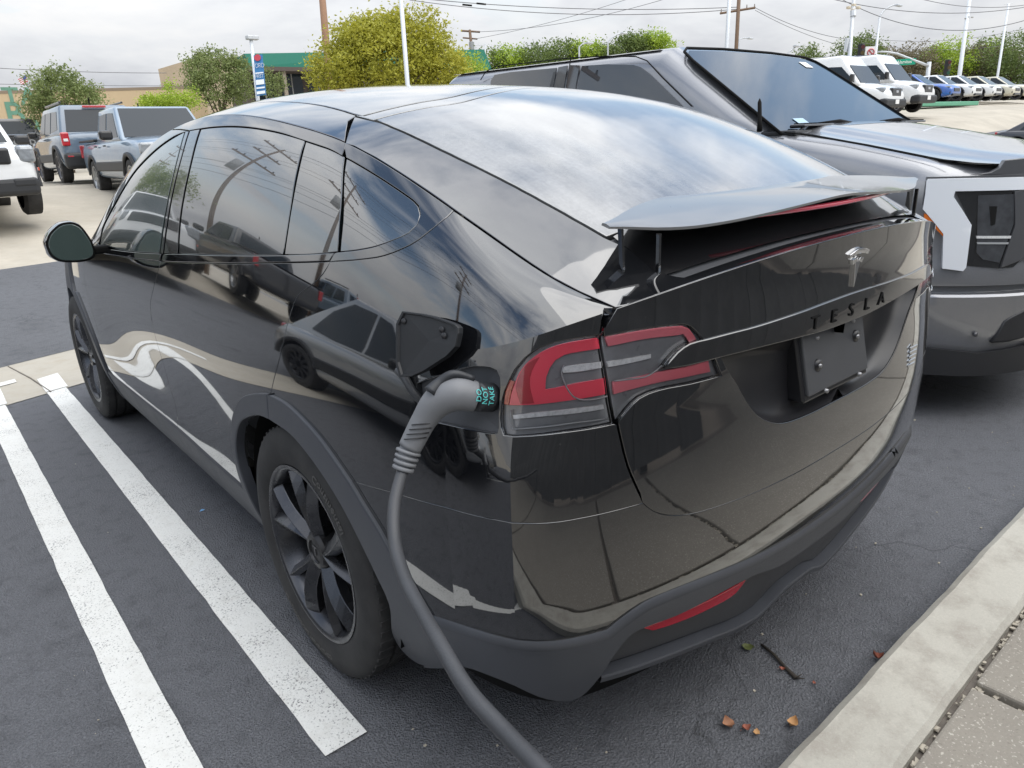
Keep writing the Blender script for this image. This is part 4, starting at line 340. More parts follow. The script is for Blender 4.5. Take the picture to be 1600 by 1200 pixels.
'hatch_glass':('top',[(-0.592,-0.783),(-0.597,-0.7592),(-0.602,-0.7342),(-0.607,-0.7116),(-0.611,-0.6874),(-0.616,-0.6629),(-0.621,-0.6376),(-0.625,-0.612),(-0.63,-0.587),(-0.633,-0.5649),(-0.637,-0.5434),(-0.64,-0.5213),(-0.644,-0.4965),(-0.647,-0.4712),(-0.65,-0.4477),(-0.653,-0.4239),(-0.656,-0.3998),(-0.658,-0.3744),(-0.661,-0.3465),(-0.663,-0.3181),(-0.664,-0.2954),(-0.665,-0.2723),(-0.666,-0.2491),(-0.666,-0.2266),(-0.666,-0.2006),(-0.666,-0.1752),(-0.666,-0.1496),(-0.664,-0.1223),(-0.663,-0.0947),(-0.661,-0.0671),(-0.641,-0.0725),(-0.622,-0.0778),(-0.601,-0.0835),(-0.574,-0.0911),(-0.546,-0.0993),(-0.517,-0.1071),(-0.493,-0.1159),(-0.469,-0.1244),(-0.438,-0.1272),(-0.42,-0.1252),(-0.4,-0.1211),(-0.378,-0.1151),(-0.353,-0.1075),(-0.327,-0.0984),(-0.299,-0.0881),(-0.271,-0.0768),(-0.241,-0.0646),(-0.211,-0.0519),(-0.18,-0.0389),(-0.149,-0.0256),(-0.118,-0.0125),(-0.087,0.0004),(-0.057,0.0127),(-0.028,0.0243),(0,0.035),(0,0.0072),(0,-0.0207),(0,-0.0485),(0,-0.0763),(0,-0.1042),(0,-0.132),(0,-0.1598),(0,-0.1877),(0,-0.2155),(0,-0.2433),(0,-0.2712),(0,-0.299),(0,-0.3268),(0,-0.3547),(0,-0.3825),(0,-0.4103),(0,-0.4382),(0,-0.466),(0,-0.4938),(0,-0.5217),(0,-0.5495),(0,-0.5773),(0,-0.6052),(0,-0.633),(0,-0.6608),(0,-0.6887),(0,-0.7165),(0,-0.7443),(0,-0.7722),(0,-0.8),(-0.029,-0.8001),(-0.058,-0.8003),(-0.088,-0.8005),(-0.118,-0.8009),(-0.149,-0.8013),(-0.18,-0.8017),(-0.211,-0.8021),(-0.241,-0.8024),(-0.271,-0.8027),(-0.3,-0.8028),(-0.328,-0.8028),(-0.355,-0.8027),(-0.381,-0.8024),(-0.406,-0.8018),(-0.429,-0.8011),(-0.45,-0.8),(-0.483,-0.7974),(-0.512,-0.7941),(-0.539,-0.7904),(-0.565,-0.7866)],[]),
'deck':('top',[(0,-1.0069),(0,-0.9818),(0,-0.9567),(0,-0.9316),(0,-0.9064),(0,-0.8813),(0,-0.8562),(0,-0.8311),(0,-0.806),(-0.029,-0.8061),(-0.058,-0.8063),(-0.088,-0.8065),(-0.118,-0.8069),(-0.149,-0.8073),(-0.18,-0.8077),(-0.211,-0.8081),(-0.241,-0.8084),(-0.271,-0.8087),(-0.3,-0.8088),(-0.328,-0.8088),(-0.355,-0.8087),(-0.381,-0.8084),(-0.406,-0.8078),(-0.429,-0.8071),(-0.45,-0.806),(-0.483,-0.8034),(-0.512,-0.8001),(-0.539,-0.7964),(-0.565,-0.7926),(-0.592,-0.789),(-0.579,-0.8254),(-0.578,-0.8407),(-0.577,-0.8556),(-0.578,-0.8799),(-0.575,-0.8933),(-0.57,-0.9077),(-0.558,-0.9294),(-0.545,-0.9524),(-0.51,-0.9626),(-0.48,-0.9688),(-0.45,-0.9744),(-0.42,-0.9794),(-0.39,-0.9838),(-0.36,-0.9876),(-0.33,-0.991),(-0.3,-0.994),(-0.27,-0.9966),(-0.24,-0.9989),(-0.21,-1.0008),(-0.18,-1.0025),(-0.15,-1.0039),(-0.12,-1.005),(-0.09,-1.0058),(-0.06,-1.0064),(-0.03,-1.0067)],[]),
'roof_strip':('top',[(-0.664,-0.0551),(-0.641,-0.0605),(-0.622,-0.0658),(-0.601,-0.0715),(-0.574,-0.0791),(-0.546,-0.0873),(-0.517,-0.0951),(-0.493,-0.1039),(-0.469,-0.1124),(-0.438,-0.1152),(-0.42,-0.1132),(-0.4,-0.1091),(-0.378,-0.1031),(-0.353,-0.0955),(-0.327,-0.0864),(-0.299,-0.0761),(-0.271,-0.0648),(-0.241,-0.0526),(-0.211,-0.0399),(-0.18,-0.0269),(-0.149,-0.0136),(-0.118,-0.0005),(-0.087,0.0124),(-0.057,0.0247),(-0.028,0.0363),(0,0.047),(0,0.113),(-0.027,0.102),(-0.054,0.0901),(-0.083,0.0776),(-0.111,0.0646),(-0.14,0.0513),(-0.17,0.038),(-0.199,0.0248),(-0.227,0.0119),(-0.255,-0.0004),(-0.282,-0.012),(-0.309,-0.0227),(-0.334,-0.0322),(-0.357,-0.0404),(-0.379,-0.047),(-0.399,-0.052),(-0.417,-0.0549),(-0.445,-0.0554),(-0.468,-0.0515),(-0.488,-0.0457),(-0.509,-0.0405),(-0.535,-0.0354),(-0.56,-0.0299),(-0.584,-0.0241),(-0.609,-0.0175),(-0.634,-0.0106),(-0.659,-0.0037),(-0.665,0.0266)],[]),
'roof_panel':('top',[(-0.659,0.0083),(-0.634,0.0014),(-0.609,-0.0055),(-0.584,-0.0121),(-0.56,-0.0179),(-0.535,-0.0234),(-0.509,-0.0285),(-0.488,-0.0337),(-0.468,-0.0395),(-0.445,-0.0434),(-0.417,-0.0429),(-0.399,-0.04),(-0.379,-0.035),(-0.357,-0.0284),(-0.334,-0.0202),(-0.309,-0.0107),(-0.282,-0),(-0.255,0.0116),(-0.227,0.0239),(-0.199,0.0368),(-0.17,0.05),(-0.14,0.0633),(-0.111,0.0766),(-0.083,0.0896),(-0.054,0.1021),(-0.027,0.114),(0,0.125),(0,0.1546),(0,0.1842),(0,0.2138),(0,0.2434),(0,0.273),(0,0.3026),(0,0.3322),(0,0.3618),(0,0.3914),(0,0.4209),(0,0.4505),(0,0.4801),(0,0.5097),(0,0.5393),(0,0.5689),(0,0.5985),(0,0.6281),(0,0.6577),(0,0.6873),(0,0.7169),(0,0.7465),(0,0.7761),(0,0.8057),(0,0.8353),(0,0.8649),(0,0.8945),(0,0.9241),(0,0.9536),(0,0.9832),(0,1.0128),(0,1.0424),(0,1.072),(0,1.1016),(0,1.1312),(0,1.1608),(0,1.1904),(0,1.22),(-0.3,1.215),(-0.644,1.2),(-0.643,1.1753),(-0.642,1.1508),(-0.641,1.1264),(-0.641,1.1016),(-0.64,1.0763),(-0.639,1.05),(-0.638,1.0229),(-0.637,0.995),(-0.637,0.9663),(-0.636,0.9372),(-0.635,0.908),(-0.634,0.8788),(-0.634,0.85),(-0.633,0.8214),(-0.633,0.7929),(-0.633,0.7643),(-0.632,0.7357),(-0.632,0.7071),(-0.632,0.6786),(-0.632,0.65),(-0.632,0.6213),(-0.632,0.5926),(-0.632,0.5638),(-0.633,0.5351),(-0.633,0.5065),(-0.633,0.4781),(-0.634,0.45),(-0.634,0.423),(-0.635,0.3959),(-0.635,0.3688),(-0.636,0.3421),(-0.637,0.316),(-0.638,0.2909),(-0.639,0.267),(-0.641,0.2359),(-0.644,0.2069),(-0.646,0.1787),(-0.649,0.15),(-0.651,0.1261),(-0.653,0.1021),(-0.656,0.0781),(-0.658,0.054)],[]),
'cantrail':('top',[(-0.778,-0.105),(-0.776,-0.045),(-0.775,0.015),(-0.773,0.075),(-0.772,0.135),(-0.771,0.195),(-0.769,0.255),(-0.768,0.315),(-0.767,0.375),(-0.766,0.435),(-0.765,0.495),(-0.764,0.555),(-0.764,0.615),(-0.764,0.675),(-0.764,0.735),(-0.765,0.795),(-0.765,0.855),(-0.766,0.915),(-0.768,0.975),(-0.769,1.035),(-0.771,1.095),(-0.773,1.155),(-0.766,1.16),(-0.7,1.19),(-0.65,1.2),(-0.649,1.1753),(-0.648,1.1508),(-0.647,1.1264),(-0.647,1.1016),(-0.646,1.0763),(-0.645,1.05),(-0.644,1.0229),(-0.643,0.995),(-0.643,0.9663),(-0.642,0.9372),(-0.641,0.908),(-0.64,0.8788),(-0.64,0.85),(-0.639,0.8214),(-0.639,0.7929),(-0.639,0.7643),(-0.638,0.7357),(-0.638,0.7071),(-0.638,0.6786),(-0.638,0.65),(-0.638,0.6213),(-0.638,0.5926),(-0.638,0.5638),(-0.639,0.5351),(-0.639,0.5065),(-0.639,0.4781),(-0.64,0.45),(-0.64,0.423),(-0.641,0.3959),(-0.641,0.3688),(-0.642,0.3421),(-0.643,0.316),(-0.644,0.2909),(-0.645,0.267),(-0.647,0.2359),(-0.65,0.2069),(-0.652,0.1787),(-0.655,0.15),(-0.657,0.1261),(-0.659,0.1021),(-0.662,0.0781),(-0.664,0.054),(-0.666,0.03),(-0.699,0.0133),(-0.74,-0.0474)],[]),
'windshield':('top',[(0,1.235),(-0.3,1.23),(-0.6,1.205),(-0.707,1.3),(-0.711,1.4),(-0.715,1.5),(-0.721,1.6),(-0.728,1.7),(-0.735,1.8),(-0.743,1.9),(-0.75,2),(-0.757,2.1),(-0.765,2.2),(-0.773,2.3),(-0.781,2.4),(-0.789,2.5),(-0.78,2.62),(-0.5,2.9),(-0.25,3),(0,3.03)],[]),
'a_pillar_top':('top',[(-0.7,1.2),(-0.62,1.2),(-0.714,1.3),(-0.718,1.4),(-0.722,1.5),(-0.728,1.6),(-0.735,1.7),(-0.742,1.8),(-0.75,1.9),(-0.757,2),(-0.764,2.1),(-0.772,2.2),(-0.78,2.3),(-0.788,2.4),(-0.796,2.5),(-0.804,2.6),(-0.86,2.61),(-0.86,2.5),(-0.852,2.4),(-0.844,2.3),(-0.836,2.2),(-0.829,2.1),(-0.821,2),(-0.814,1.9),(-0.806,1.8),(-0.799,1.7),(-0.792,1.6),(-0.786,1.5),(-0.782,1.4),(-0.777,1.3),(-0.774,1.2)],[])}
PIPES = [[[3.8478,0.9256],[3.8727,0.9139],[3.854,0.9045],[3.8205,0.8943],[3.7796,0.8834],[3.7327,0.873],[3.6899,0.8646],[3.641,0.8572],[3.5707,0.8508],[3.4933,0.8459],[3.4045,0.8422],[3.3177,0.8398],[3.2483,0.8386],[3.1817,0.8377]],[[4.505,0.8633],[4.4947,0.8529],[4.4815,0.8428],[4.4643,0.8333],[4.4398,0.8259],[4.3887,0.8234]],[[4.4398,0.8259],[4.3356,0.8236],[4.2316,0.8214],[4.1271,0.8191],[4.0216,0.8167],[3.9142,0.8143],[3.8057,0.8118],[3.6969,0.8092],[3.5888,0.8064],[3.4963,0.8037],[3.4042,0.8009],[3.3123,0.7979],[3.2205,0.7949],[3.1286,0.7919]],[[2.5169,0.8565],[2.5678,0.8528],[2.6192,0.8496],[2.666,0.8478],[2.7174,0.8472],[2.7922,0.8495],[2.8775,0.8531],[2.9511,0.856],[3.0303,0.8592],[3.1095,0.8624]]]
# ------------------------------------------------------------------ panels cut from the crossover's curved body surfaces
def squeeze(X):
    x = X[..., 0]; t = np.clip((x-.35)/.5, 0, 1); k = np.clip((1.22-X[..., 2])/.15, 0, 1)
    X = X.copy(); X[..., 0] = x*(1-.028*t*t*(3-2*t)*k); return X
SF = {'side': (side, (.33, .88)), 'top': (top, (1., 1.))}
def nrm(S, a, b, sgn=None, e=2e-4):
    n = np.cross(S(a+e, b)-S(a-e, b), S(a, b+e)-S(a, b-e)); n /= np.maximum(np.linalg.norm(n, axis=-1, keepdims=True), 1e-12)
    return n
def sidenorm(a, b):
    X = side(a, b); n = nrm(side, a, b); o = X-np.array([0, 1.2, .7]); return n*np.sign((n*o).sum(-1, keepdims=True)+1e-9)
def topnorm(a, b):
    n = nrm(top, a, b); return n*np.sign(n[..., 2:3])
NF = {'side': sidenorm, 'top': topnorm}
def inset(Q, S_, gap, tol=1e-3):
    """move the outline inwards by gap metres; keeps points on the centre line"""
    S = SF[S_][0]; Q = np.array(Q, float); n = len(Q)
    ar = .5*np.sum(Q[:, 0]*np.roll(Q[:, 1], -1)-np.roll(Q[:, 0], -1)*Q[:, 1])
    if ar < 0: Q = Q[::-1].copy()
    ctr = np.abs(Q[:, 0]) < tol
    e = 1e-4; Ja = (S(Q[:, 0]+e, Q[:, 1])-S(Q[:, 0]-e, Q[:, 1]))/(2*e); b0 = np.clip(Q[:, 1], -9, 1.99 if S_ == 'side' else 9)
    Jb = (S(Q[:, 0], b0+e)-S(Q[:, 0], b0-e))/(2*e)
    X = S(Q[:, 0], Q[:, 1]); d1 = X-np.roll(X, 1, 0); d2 = np.roll(X, -1, 0)-X
    for d in (d1, d2): d /= np.maximum(np.linalg.norm(d, axis=1, keepdims=True), 1e-9)
    Nn = np.cross(Ja, Jb); Nn /= np.maximum(np.linalg.norm(Nn, axis=1, keepdims=True), 1e-12)
    i1 = np.cross(Nn, d1); i2 = np.cross(Nn, d2)
    i1[ctr & np.roll(ctr, 1)] = 0; i2[ctr & np.roll(ctr, -1)] = 0
    m_ = i1+i2; l = np.linalg.norm(m_, axis=1, keepdims=True); m_ = m_/np.maximum(l, .6)
    k = np.where(l > 1.2, 2/np.maximum(l, .9), 1.); m3 = m_*k
    out = np.zeros_like(Q)
    for i in range(n):
        J = np.stack([Ja[i], Jb[i]], 1)
        try: dq = np.linalg.lstsq(J, m3[i]*gap, rcond=1e-3)[0]
        except Exception: dq = np.zeros(2)
        if ctr[i]: dq[0] = 0
        lim = .15 if S_ == 'side' else .02
        out[i] = Q[i]+np.clip(dq, -lim, lim)
    if S_ == 'side': out[:, 1] = np.clip(out[:, 1], 0, 1.999)
    return out
def panel(name, key, mat, parent, off=0., gap=.0018, depth=.014, bevw=.0015, side_=-1, both=False, step=None, holes_depth=None, fill=True, rim_mat=None):
    """side_ -1: left as laid out, +1: mirrored to the right, both: left and right halves joined over the centre line"""
    S_, out, holes = POLY[key]; S, sc = SF[S_]; NFn = NF[S_]; sc = np.array(sc)
    outer = inset(out, S_, gap); hs = [inset(h, S_, -gap) for h in holes]
    st = step or (.07, .04)
    if S_ == 'top': st = (.04, .045) if step is None else step
    lo_, hi_ = outer.min(0), outer.max(0)
    ga = np.arange(math.floor(lo_[0]/st[0])*st[0], hi_[0]+st[0], st[0]); gb = np.arange(math.floor(lo_[1]/st[1])*st[1], hi_[1]+st[1], st[1])
    if S_ == 'side': gb = np.array([g for g in gb if abs(g-1) > .015]); ga = np.array([g for g in ga if abs(g-SC) > .03])
    A, B = np.meshgrid(ga, gb); G = np.stack([A.ravel(), B.ravel()], 1)
    def inside(P):
        r = in_poly(P, outer)
        for h in hs: r &= ~in_poly(P, h)
        return r
    G = G[inside(G)]; bd = np.concatenate([outer]+hs)*sc
    if len(G):
        dmin = np.min(np.linalg.norm((G*sc)[:, None]-bd[None], axis=2), axis=1); G = G[dmin > .012]
    pts = [Vector(p) for p in (outer*sc)]; edges = [(i, (i+1) % len(outer)) for i in range(len(outer))]
    for h in hs:
        b = len(pts); pts += [Vector(p) for p in (h*sc)]; edges += [(b+i, b+(i+1) % len(h)) for i in range(len(h))]
    pts += [Vector(p) for p in (G*sc)] if len(G) else []
    if S_ == 'side':                                   # creases: shoulder line and bumper corner
        if lo_[1] < 1 < hi_[1]:
            b = len(pts); xs = np.arange(lo_[0]-.05, hi_[0]+.06, .06); pts += [Vector((x*sc[0], 1*sc[1])) for x in xs]; edges += [(b+i, b+i+1) for i in range(len(xs)-1)]
        if lo_[0] < SC < hi_[0]:
            b = len(pts); ys = np.arange(lo_[1]-.02, min(hi_[1], 1.0)+.03, .03); pts += [Vector((SC*sc[0], y*sc[1])) for y in ys]; edges += [(b+i, b+i+1) for i in range(len(ys)-1)]
    vo, eo, fo, *_ = delaunay_2d_cdt(pts, edges, [], 0, 1e-6)
    P2 = np.array([(v.x, v.y) for v in vo])/sc; T = np.array([f for f in fo if len(f) == 3]); cen = P2[T].mean(1); ok = inside(cen); T = T[ok]; cen = cen[ok]
    if S_ == 'side': P2[:, 1] = np.clip(P2[:, 1], 0, 1.9995)
    Lp = P2[T]; Ln = Lp+(cen[:, None]-Lp)*.04
    X = S(P2[:, 0], P2[:, 1]); NL = NFn(Ln[..., 0], np.clip(Ln[..., 1], -9, 1.998 if S_ == 'side' else 9)); NV = np.zeros_like(X)
    for k in range(3): np.add.at(NV, T[:, k], NL[:, k])
    NV /= np.maximum(np.linalg.norm(NV, axis=1, keepdims=True), 1e-9)
    X = X+NV*off
    # outward winding
    fn = np.cross(X[T[:, 1]]-X[T[:, 0]], X[T[:, 2]]-X[T[:, 0]]); flip = (fn*NL[:, 0]).sum(1) < 0; T[flip] = T[flip][:, ::-1]; NL[flip] = NL[flip][:, ::-1]
    V = [X]; F = [tuple(t) for t in T] if fill else []; LN = [n for n in NL.reshape(-1, 3)] if fill else []; MI = [0]*len(F)
    ec = {}
    for t in T:
        for k in range(3): ec[(t[k], t[(k+1) % 3])] = 1
    be = [(a, b) for (a, b) in ec if (b, a) not in ec]
    tol = 1e-3
    be = [(a, b) for a, b in be if not (abs(P2[a, 0]) < tol and abs(P2[b, 0]) < tol)]
    outd = {}
    for a, b in be:
        d = X[b]-X[a]; o_ = np.cross(d, NV[a]+NV[b]); o_ /= max(np.linalg.norm(o_), 1e-9)
        for q in (a, b): outd[q] = outd.get(q, 0)+o_
    idx = {q: i for i, q in enumerate(outd)}; base = len(X)
    if outd:
        Q = list(outd); O = np.array([outd[q] for q in Q]); O /= np.maximum(np.linalg.norm(O, axis=1, keepdims=True), 1e-9)
        cm = np.abs(P2[Q, 0]) < tol; O[cm, 0] = 0
        R1 = X[Q]+O*bevw-NV[Q]*bevw; R2 = R1-NV[Q]*depth; V += [R1, R2]; k = len(Q)
        for a, b in be:
            ia, ib = idx[a], idx[b]
            n45a = NV[a]+O[ia]; n45b = NV[b]+O[ib]
            F.append((b, a, base+ia, base+ib)); LN += [NV[b], NV[a], n45a/np.linalg.norm(n45a), n45b/np.linalg.norm(n45b)]; MI.append(0)
            F.append((base+ib, base+ia, base+k+ia, base+k+ib)); LN += [O[ib], O[ia], O[ia], O[ib]]; MI.append(1 if rim_mat else 0)
    V = np.concatenate(V); LN = np.array(LN)
    if both or side_ > 0:
        VM = V*np.array([-1, 1, 1]); FM = [f[::-1] for f in F]; k = 0; LM = []
        for f in F:
            seg = LN[k:k+len(f)][::-1]*np.array([-1, 1, 1]); LM.append(seg); k += len(f)
        LM = np.concatenate(LM)
        if side_ > 0: V, F, LN = VM, FM, LM
        else: F = F+[tuple(i+len(V) for i in f) for f in FM]; V = np.concatenate([V, VM]); LN = np.concatenate([LN, LM]); MI = MI*2
    V = squeeze(V)
    me = bpy.data.meshes.new(name); me.from_pydata(V.tolist(), [], F); me.update(); me.polygons.foreach_set('use_smooth', [True]*len(F))
    ms = [mat]+([rim_mat] if rim_mat else []); me.polygons.foreach_set('material_index', MI)
    me.normals_split_custom_set([tuple(n) for n in LN])
    return link(name, me, ms, parent)
def surf_pt(a, b, off=0., S_='side'):
    X = SF[S_][0](np.array([a]), np.array([b])); n = NF[S_](np.array([a]), np.array([b])); return Vector(squeeze(X+n*off)[0]), Vector(n[0])

# ------------------------------------------------------------------ materials of the black crossover
def m_paint():
    mt, nt, o = newmat('black_paint'); b = N(nt, 'ShaderNodeBsdfPrincipled'); co = objco(nt)
    b.inputs['Base Color'].default_value = (.006, .0065, .008, 1); b.inputs['Coat Weight'].default_value = 1; b.inputs['Coat IOR'].default_value = 1.95
    b.inputs['Specular IOR Level'].default_value = .5
    f = noise(nt, 5, 5, .6, co); L(nt, ramp(nt, f, [(.3, .02), (.75, .06)]), b.inputs['Coat Roughness'])
    dn = noise(nt, 160, 2, .6, co); L(nt, ramp(nt, dn, [(.66, 0), (.75, .25)]), b.inputs['Roughness'])
    dust = mathn(nt, 'MULTIPLY', ramp(nt, noise(nt, 260, 2, .7, co), [(.68, 0), (.80, 1)]), ramp(nt, noise(nt, 3, 3, .6, co), [(.35, .2), (.7, 1)]))
    L(nt, mixc(nt, mathn(nt, 'MULTIPLY', dust, .4), (.007, .0075, .009), (.30, .29, .27)), b.inputs['Base Color'])
    L(nt, b.outputs[0], o.inputs[0]); return mt
def m_glass(name, base, coat_ior=2.0, dust=.0, streak=False):
    mt, nt, o = newmat(name); b = N(nt, 'ShaderNodeBsdfPrincipled'); co = objco(nt)
    b.inputs['Coat Weight'].default_value = 1; b.inputs['Coat IOR'].default_value = coat_ior; b.inputs['Coat Roughness'].default_value = .01; b.inputs['Roughness'].default_value = .15
    if dust:
        mp = nt.nodes.new('ShaderNodeMapping'); L(nt, co, mp.inputs[0]); mp.inputs['Scale'].default_value = (22, 3, 3) if streak else (3, 3, 3)
        f = mathn(nt, 'ADD', mathn(nt, 'MULTIPLY', noise(nt, 1.0, 4, .65, mp.outputs[0]), .7), mathn(nt, 'MULTIPLY', noise(nt, 90, 3, .7, co), .4))
        fac = mathn(nt, 'MULTIPLY', ramp(nt, f, [(.3, .35), (.8, 1)]), dust)
        L(nt, mixc(nt, fac, base, (.47, .47, .455)), b.inputs['Base Color'])
        L(nt, ramp(nt, f, [(.3, .02), (.8, .10)]), b.inputs['Coat Roughness'])
    else: b.inputs['Base Color'].default_value = (*base, 1)
    L(nt, b.outputs[0], o.inputs[0]); return mt
PAINT = m_paint(); GLASS = m_glass('privacy_glass', (.006, .009, .010), 2.4); GLASSF = m_glass('front_glass', (.03, .05, .05), 2.2)
GLASSR = m_glass('dusty_rear_glass', (.012, .014, .016), 2.1, .55, True); ROOFG = m_glass('dusty_roof_glass', (.012, .014, .016), 2.0, .34)
CLAD = simple('satin_grey_plastic', (.056, .060, .070), .42, var=.18, vscale=6, bmp=.15, bscale=900)
CLADD = simple('dark_plastic', (.050, .052, .057), .42, var=.15, vscale=10, bmp=.12, bscale=900)
BLACK = simple('black_rubber', (.004, .004, .004), .8, spec=.2)
GLOSSB = simple('gloss_black_trim', (.005, .005, .006), .2, coat=1, coat_ior=1.9)
SATB = simple('satin_black', (.012, .012, .014), .35)
ALU = simple('dull_zinc', (.30, .30, .31), .45, metal=.8)
CHROME = simple('bright_metal', (.75, .76, .78), .16, metal=1.)
def m_red(name, c, e=0.):
    return simple(name, c, .25, coat=1, coat_ior=1.7)
RED = m_red('red_lens', (.92, .07, .12)); REDP = m_red('red_lens_deep', (.50, .008, .03)); PINK = m_red('faded_red_lens', (.80, .20, .24)); LAMPD = simple('smoked_lens', (.20, .205, .215), .3, coat=1, coat_ior=1.7, var=.3, vscale=30)
AMB = m_red('amber_lens', (.55, .06, .015)); CLR = simple('clear_led_strip', (.88, .89, .88), .3, coat=1, coat_ior=1.6, var=.5, vscale=160); CLR2 = simple('clear_lamp_edge', (.40, .41, .42), .2, coat=1, coat_ior=1.7)

# ------------------------------------------------------------------ the black crossover
car = empty('electric_crossover', (0, 0, 0), label='glossy black electric crossover plugged in to charge, raised rear spoiler, in the centre', cat='car')
for sd_ in (-1, 1):
    kw = dict(side_=sd_)
    q = panel('quarter_panel', 'quarter', PAINT, car, **kw)
    rd = panel('rear_door', 'rear_door', PAINT, car, **kw)
    fd = panel('front_door', 'front_door', PAINT, car, **kw)
    panel('front_fender', 'fender', PAINT, car, **kw)
    panel('window', 'glass_front', GLASSF, car, off=-.002, gap=.001, **kw)
    panel('window', 'glass_rear_door', GLASS, car, off=-.002, gap=.001, **kw)
    panel('window', 'glass_vent', GLASS, car, off=-.002, gap=.001, **kw)
    panel('window', 'glass_quarter', GLASS, car, off=-.002, gap=.001, **kw)
    panel('door_pillar', 'pillar_a', GLOSSB, car, gap=.001, **kw); panel('door_pillar', 'pillar_b', GLOSSB, car, gap=.001, **kw)
    panel('belt_trim', 'belt_trim_rear', PAINT, car, off=.003, **kw); panel('belt_trim', 'belt_trim_front', PAINT, car, off=.003, **kw)
    panel('window_frame', 'window_frame_rear', PAINT, car, off=.001, **kw); panel('window_frame', 'window_frame_front', PAINT, car, off=.001, **kw)
    panel('roof_pillar', 'a_pillar', PAINT, car, off=.001, **kw)
    panel('wheel_arch_trim', 'cladding_arch_rear_front', CLAD, car, off=.010, depth=.03, bevw=.004, **kw)
    panel('wheel_arch_trim', 'cladding_arch_rear_back', CLAD, car, off=.010, depth=.03, bevw=.004, **kw)
    panel('wheel_arch_trim', 'cladding_arch_front', CLAD, car, off=.010, depth=.03, bevw=.004, **kw)
    panel('sill_trim', 'sill', CLAD, car, off=.006, depth=.03, bevw=.006, **kw)
    panel('cantrail', 'cantrail', PAINT, car, **kw); panel('windshield_pillar', 'a_pillar_top', PAINT, car, **kw)
bp = panel('rear_bumper', 'bumper', PAINT, car, both=True)
panel('bumper_lip', 'cladding_corner', CLAD, car, off=.014, depth=.05, bevw=.014, both=True)
df = panel('diffuser', 'diffuser_face', CLADD, car, off=-.022, depth=.03, both=True)
def strip():
    P = [surf_pt(a, v, .004)[0] for a, v in POLY['diffuser_line'][1]]; P = P+[Vector((-q.x, q.y, q.z)) for q in P[::-1][1:]]
    b = MB(); V = []; F = []
    for q in P:
        V += [q+Vector((0, .03, .004)), q+Vector((0, -.001, .001)), q+Vector((0, -.003, -.004)), q+Vector((0, .001, -.018)), q+Vector((0, .03, -.022))]
    for i in range(len(P)-1):
        for j in range(4): F.append((i*5+j, i*5+j+1, (i+1)*5+j+1, (i+1)*5+j))
    b.add(V, F); o = b.build('diffuser_lip', CLAD, car, True); shade_auto(o, 25); return o
strip()
for sd_ in (-1, 1): panel('rear_reflector', 'reflector', REDP, car, off=-.004, depth=.006, side_=sd_)
tg = panel('tailgate', 'hatch_face', PAINT, car, both=True, depth=.03)
panel('tailgate_frame', 'hatch_frame', PAINT, car, both=True)
panel('applique_bar', 'bar', GLOSSB, car, off=.006, depth=.02, bevw=.003, both=True)
panel('rear_glass', 'hatch_glass', GLASSR, car, off=.001, both=True)
panel('deck_garnish', 'deck', CLADD, car, off=-.006, both=True)
panel('roof_strip', 'roof_strip', GLASSR, car, both=True, gap=.001); panel('roof_panel', 'roof_panel', ROOFG, car, both=True)
panel('windshield', 'windshield', GLASS, car, both=True)
# dark structure behind the shut lines
def backing():
    st = dict(step=None)
    V = []; F = []
    def grid(fn, A, B, skip=None):
        b = len(V); a, bb = np.meshgrid(A, B, indexing='ij'); X = fn(a, bb)
        for r in X.reshape(-1, 3): V.append(r)
        nb = len(B)
        for i in range(len(A)-1):
            for j in range(nb-1):
                c = X[i:i+2, j:j+2].mean((0, 1))
                if skip is not None and skip(c): continue
                F.append((b+i*nb+j, b+i*nb+j+1, b+(i+1)*nb+j+1, b+(i+1)*nb+j))
    arch = lambda c: (math.hypot(c[1]-0, c[2]-.40) < .455 and abs(c[0]) > .7) or (math.hypot(c[1]-2.965, c[2]-.40) < .455 and abs(c[0]) > .7) or c[2] < .22
    sn = lambda a, b: side(a, b)-sidenorm(a, np.clip(b, .002, 1.995))*np.where(b < .33, .06, .02)[..., None]
    def portskip(c): return arch(c) or (abs(c[0]) < .46 and c[1] < -.8 and .79 < c[2] < 1.05) or math.dist(c, (-.93, -.68, 1.02)) < .14
    grid(sn, np.linspace(0.0, 15.6, 240), np.linspace(.0, .975, 40), portskip)
    grid(sn, np.linspace(4.6, 14.3, 160), np.linspace(1.0, 1.995, 24))
    grid(lambda u, y: top(u*(-XE(y)+.02), y)-np.array([0, 0, .022]), np.linspace(0, 1, 20), np.linspace(-.88, 2.6, 90))
    V2 = np.array(V); VM = V2*[-1, 1, 1]; F2 = F+[tuple(i+len(V2) for i in f[::-1]) for f in F]
    return mesh('body_shell', squeeze(np.concatenate([V2, VM])), F2, BLACK, car, True)
backing()
# floor pan and wheel housings
b = MB(); b.box((0, 1.45, .26), (1.3, 4.3, .10)); b.build('floor_pan', BLACK, car)
for y in (0, 2.965):
    for s in (-1, 1):
        b = MB(); b.lathe([(s*.60, .02), (s*.60, .44), (s*.95, .44)], 30, 'X', (0, y, .39), PI/2-1.8, PI/2+1.8, False); b.build('wheel_housing', BLACK, car, True)


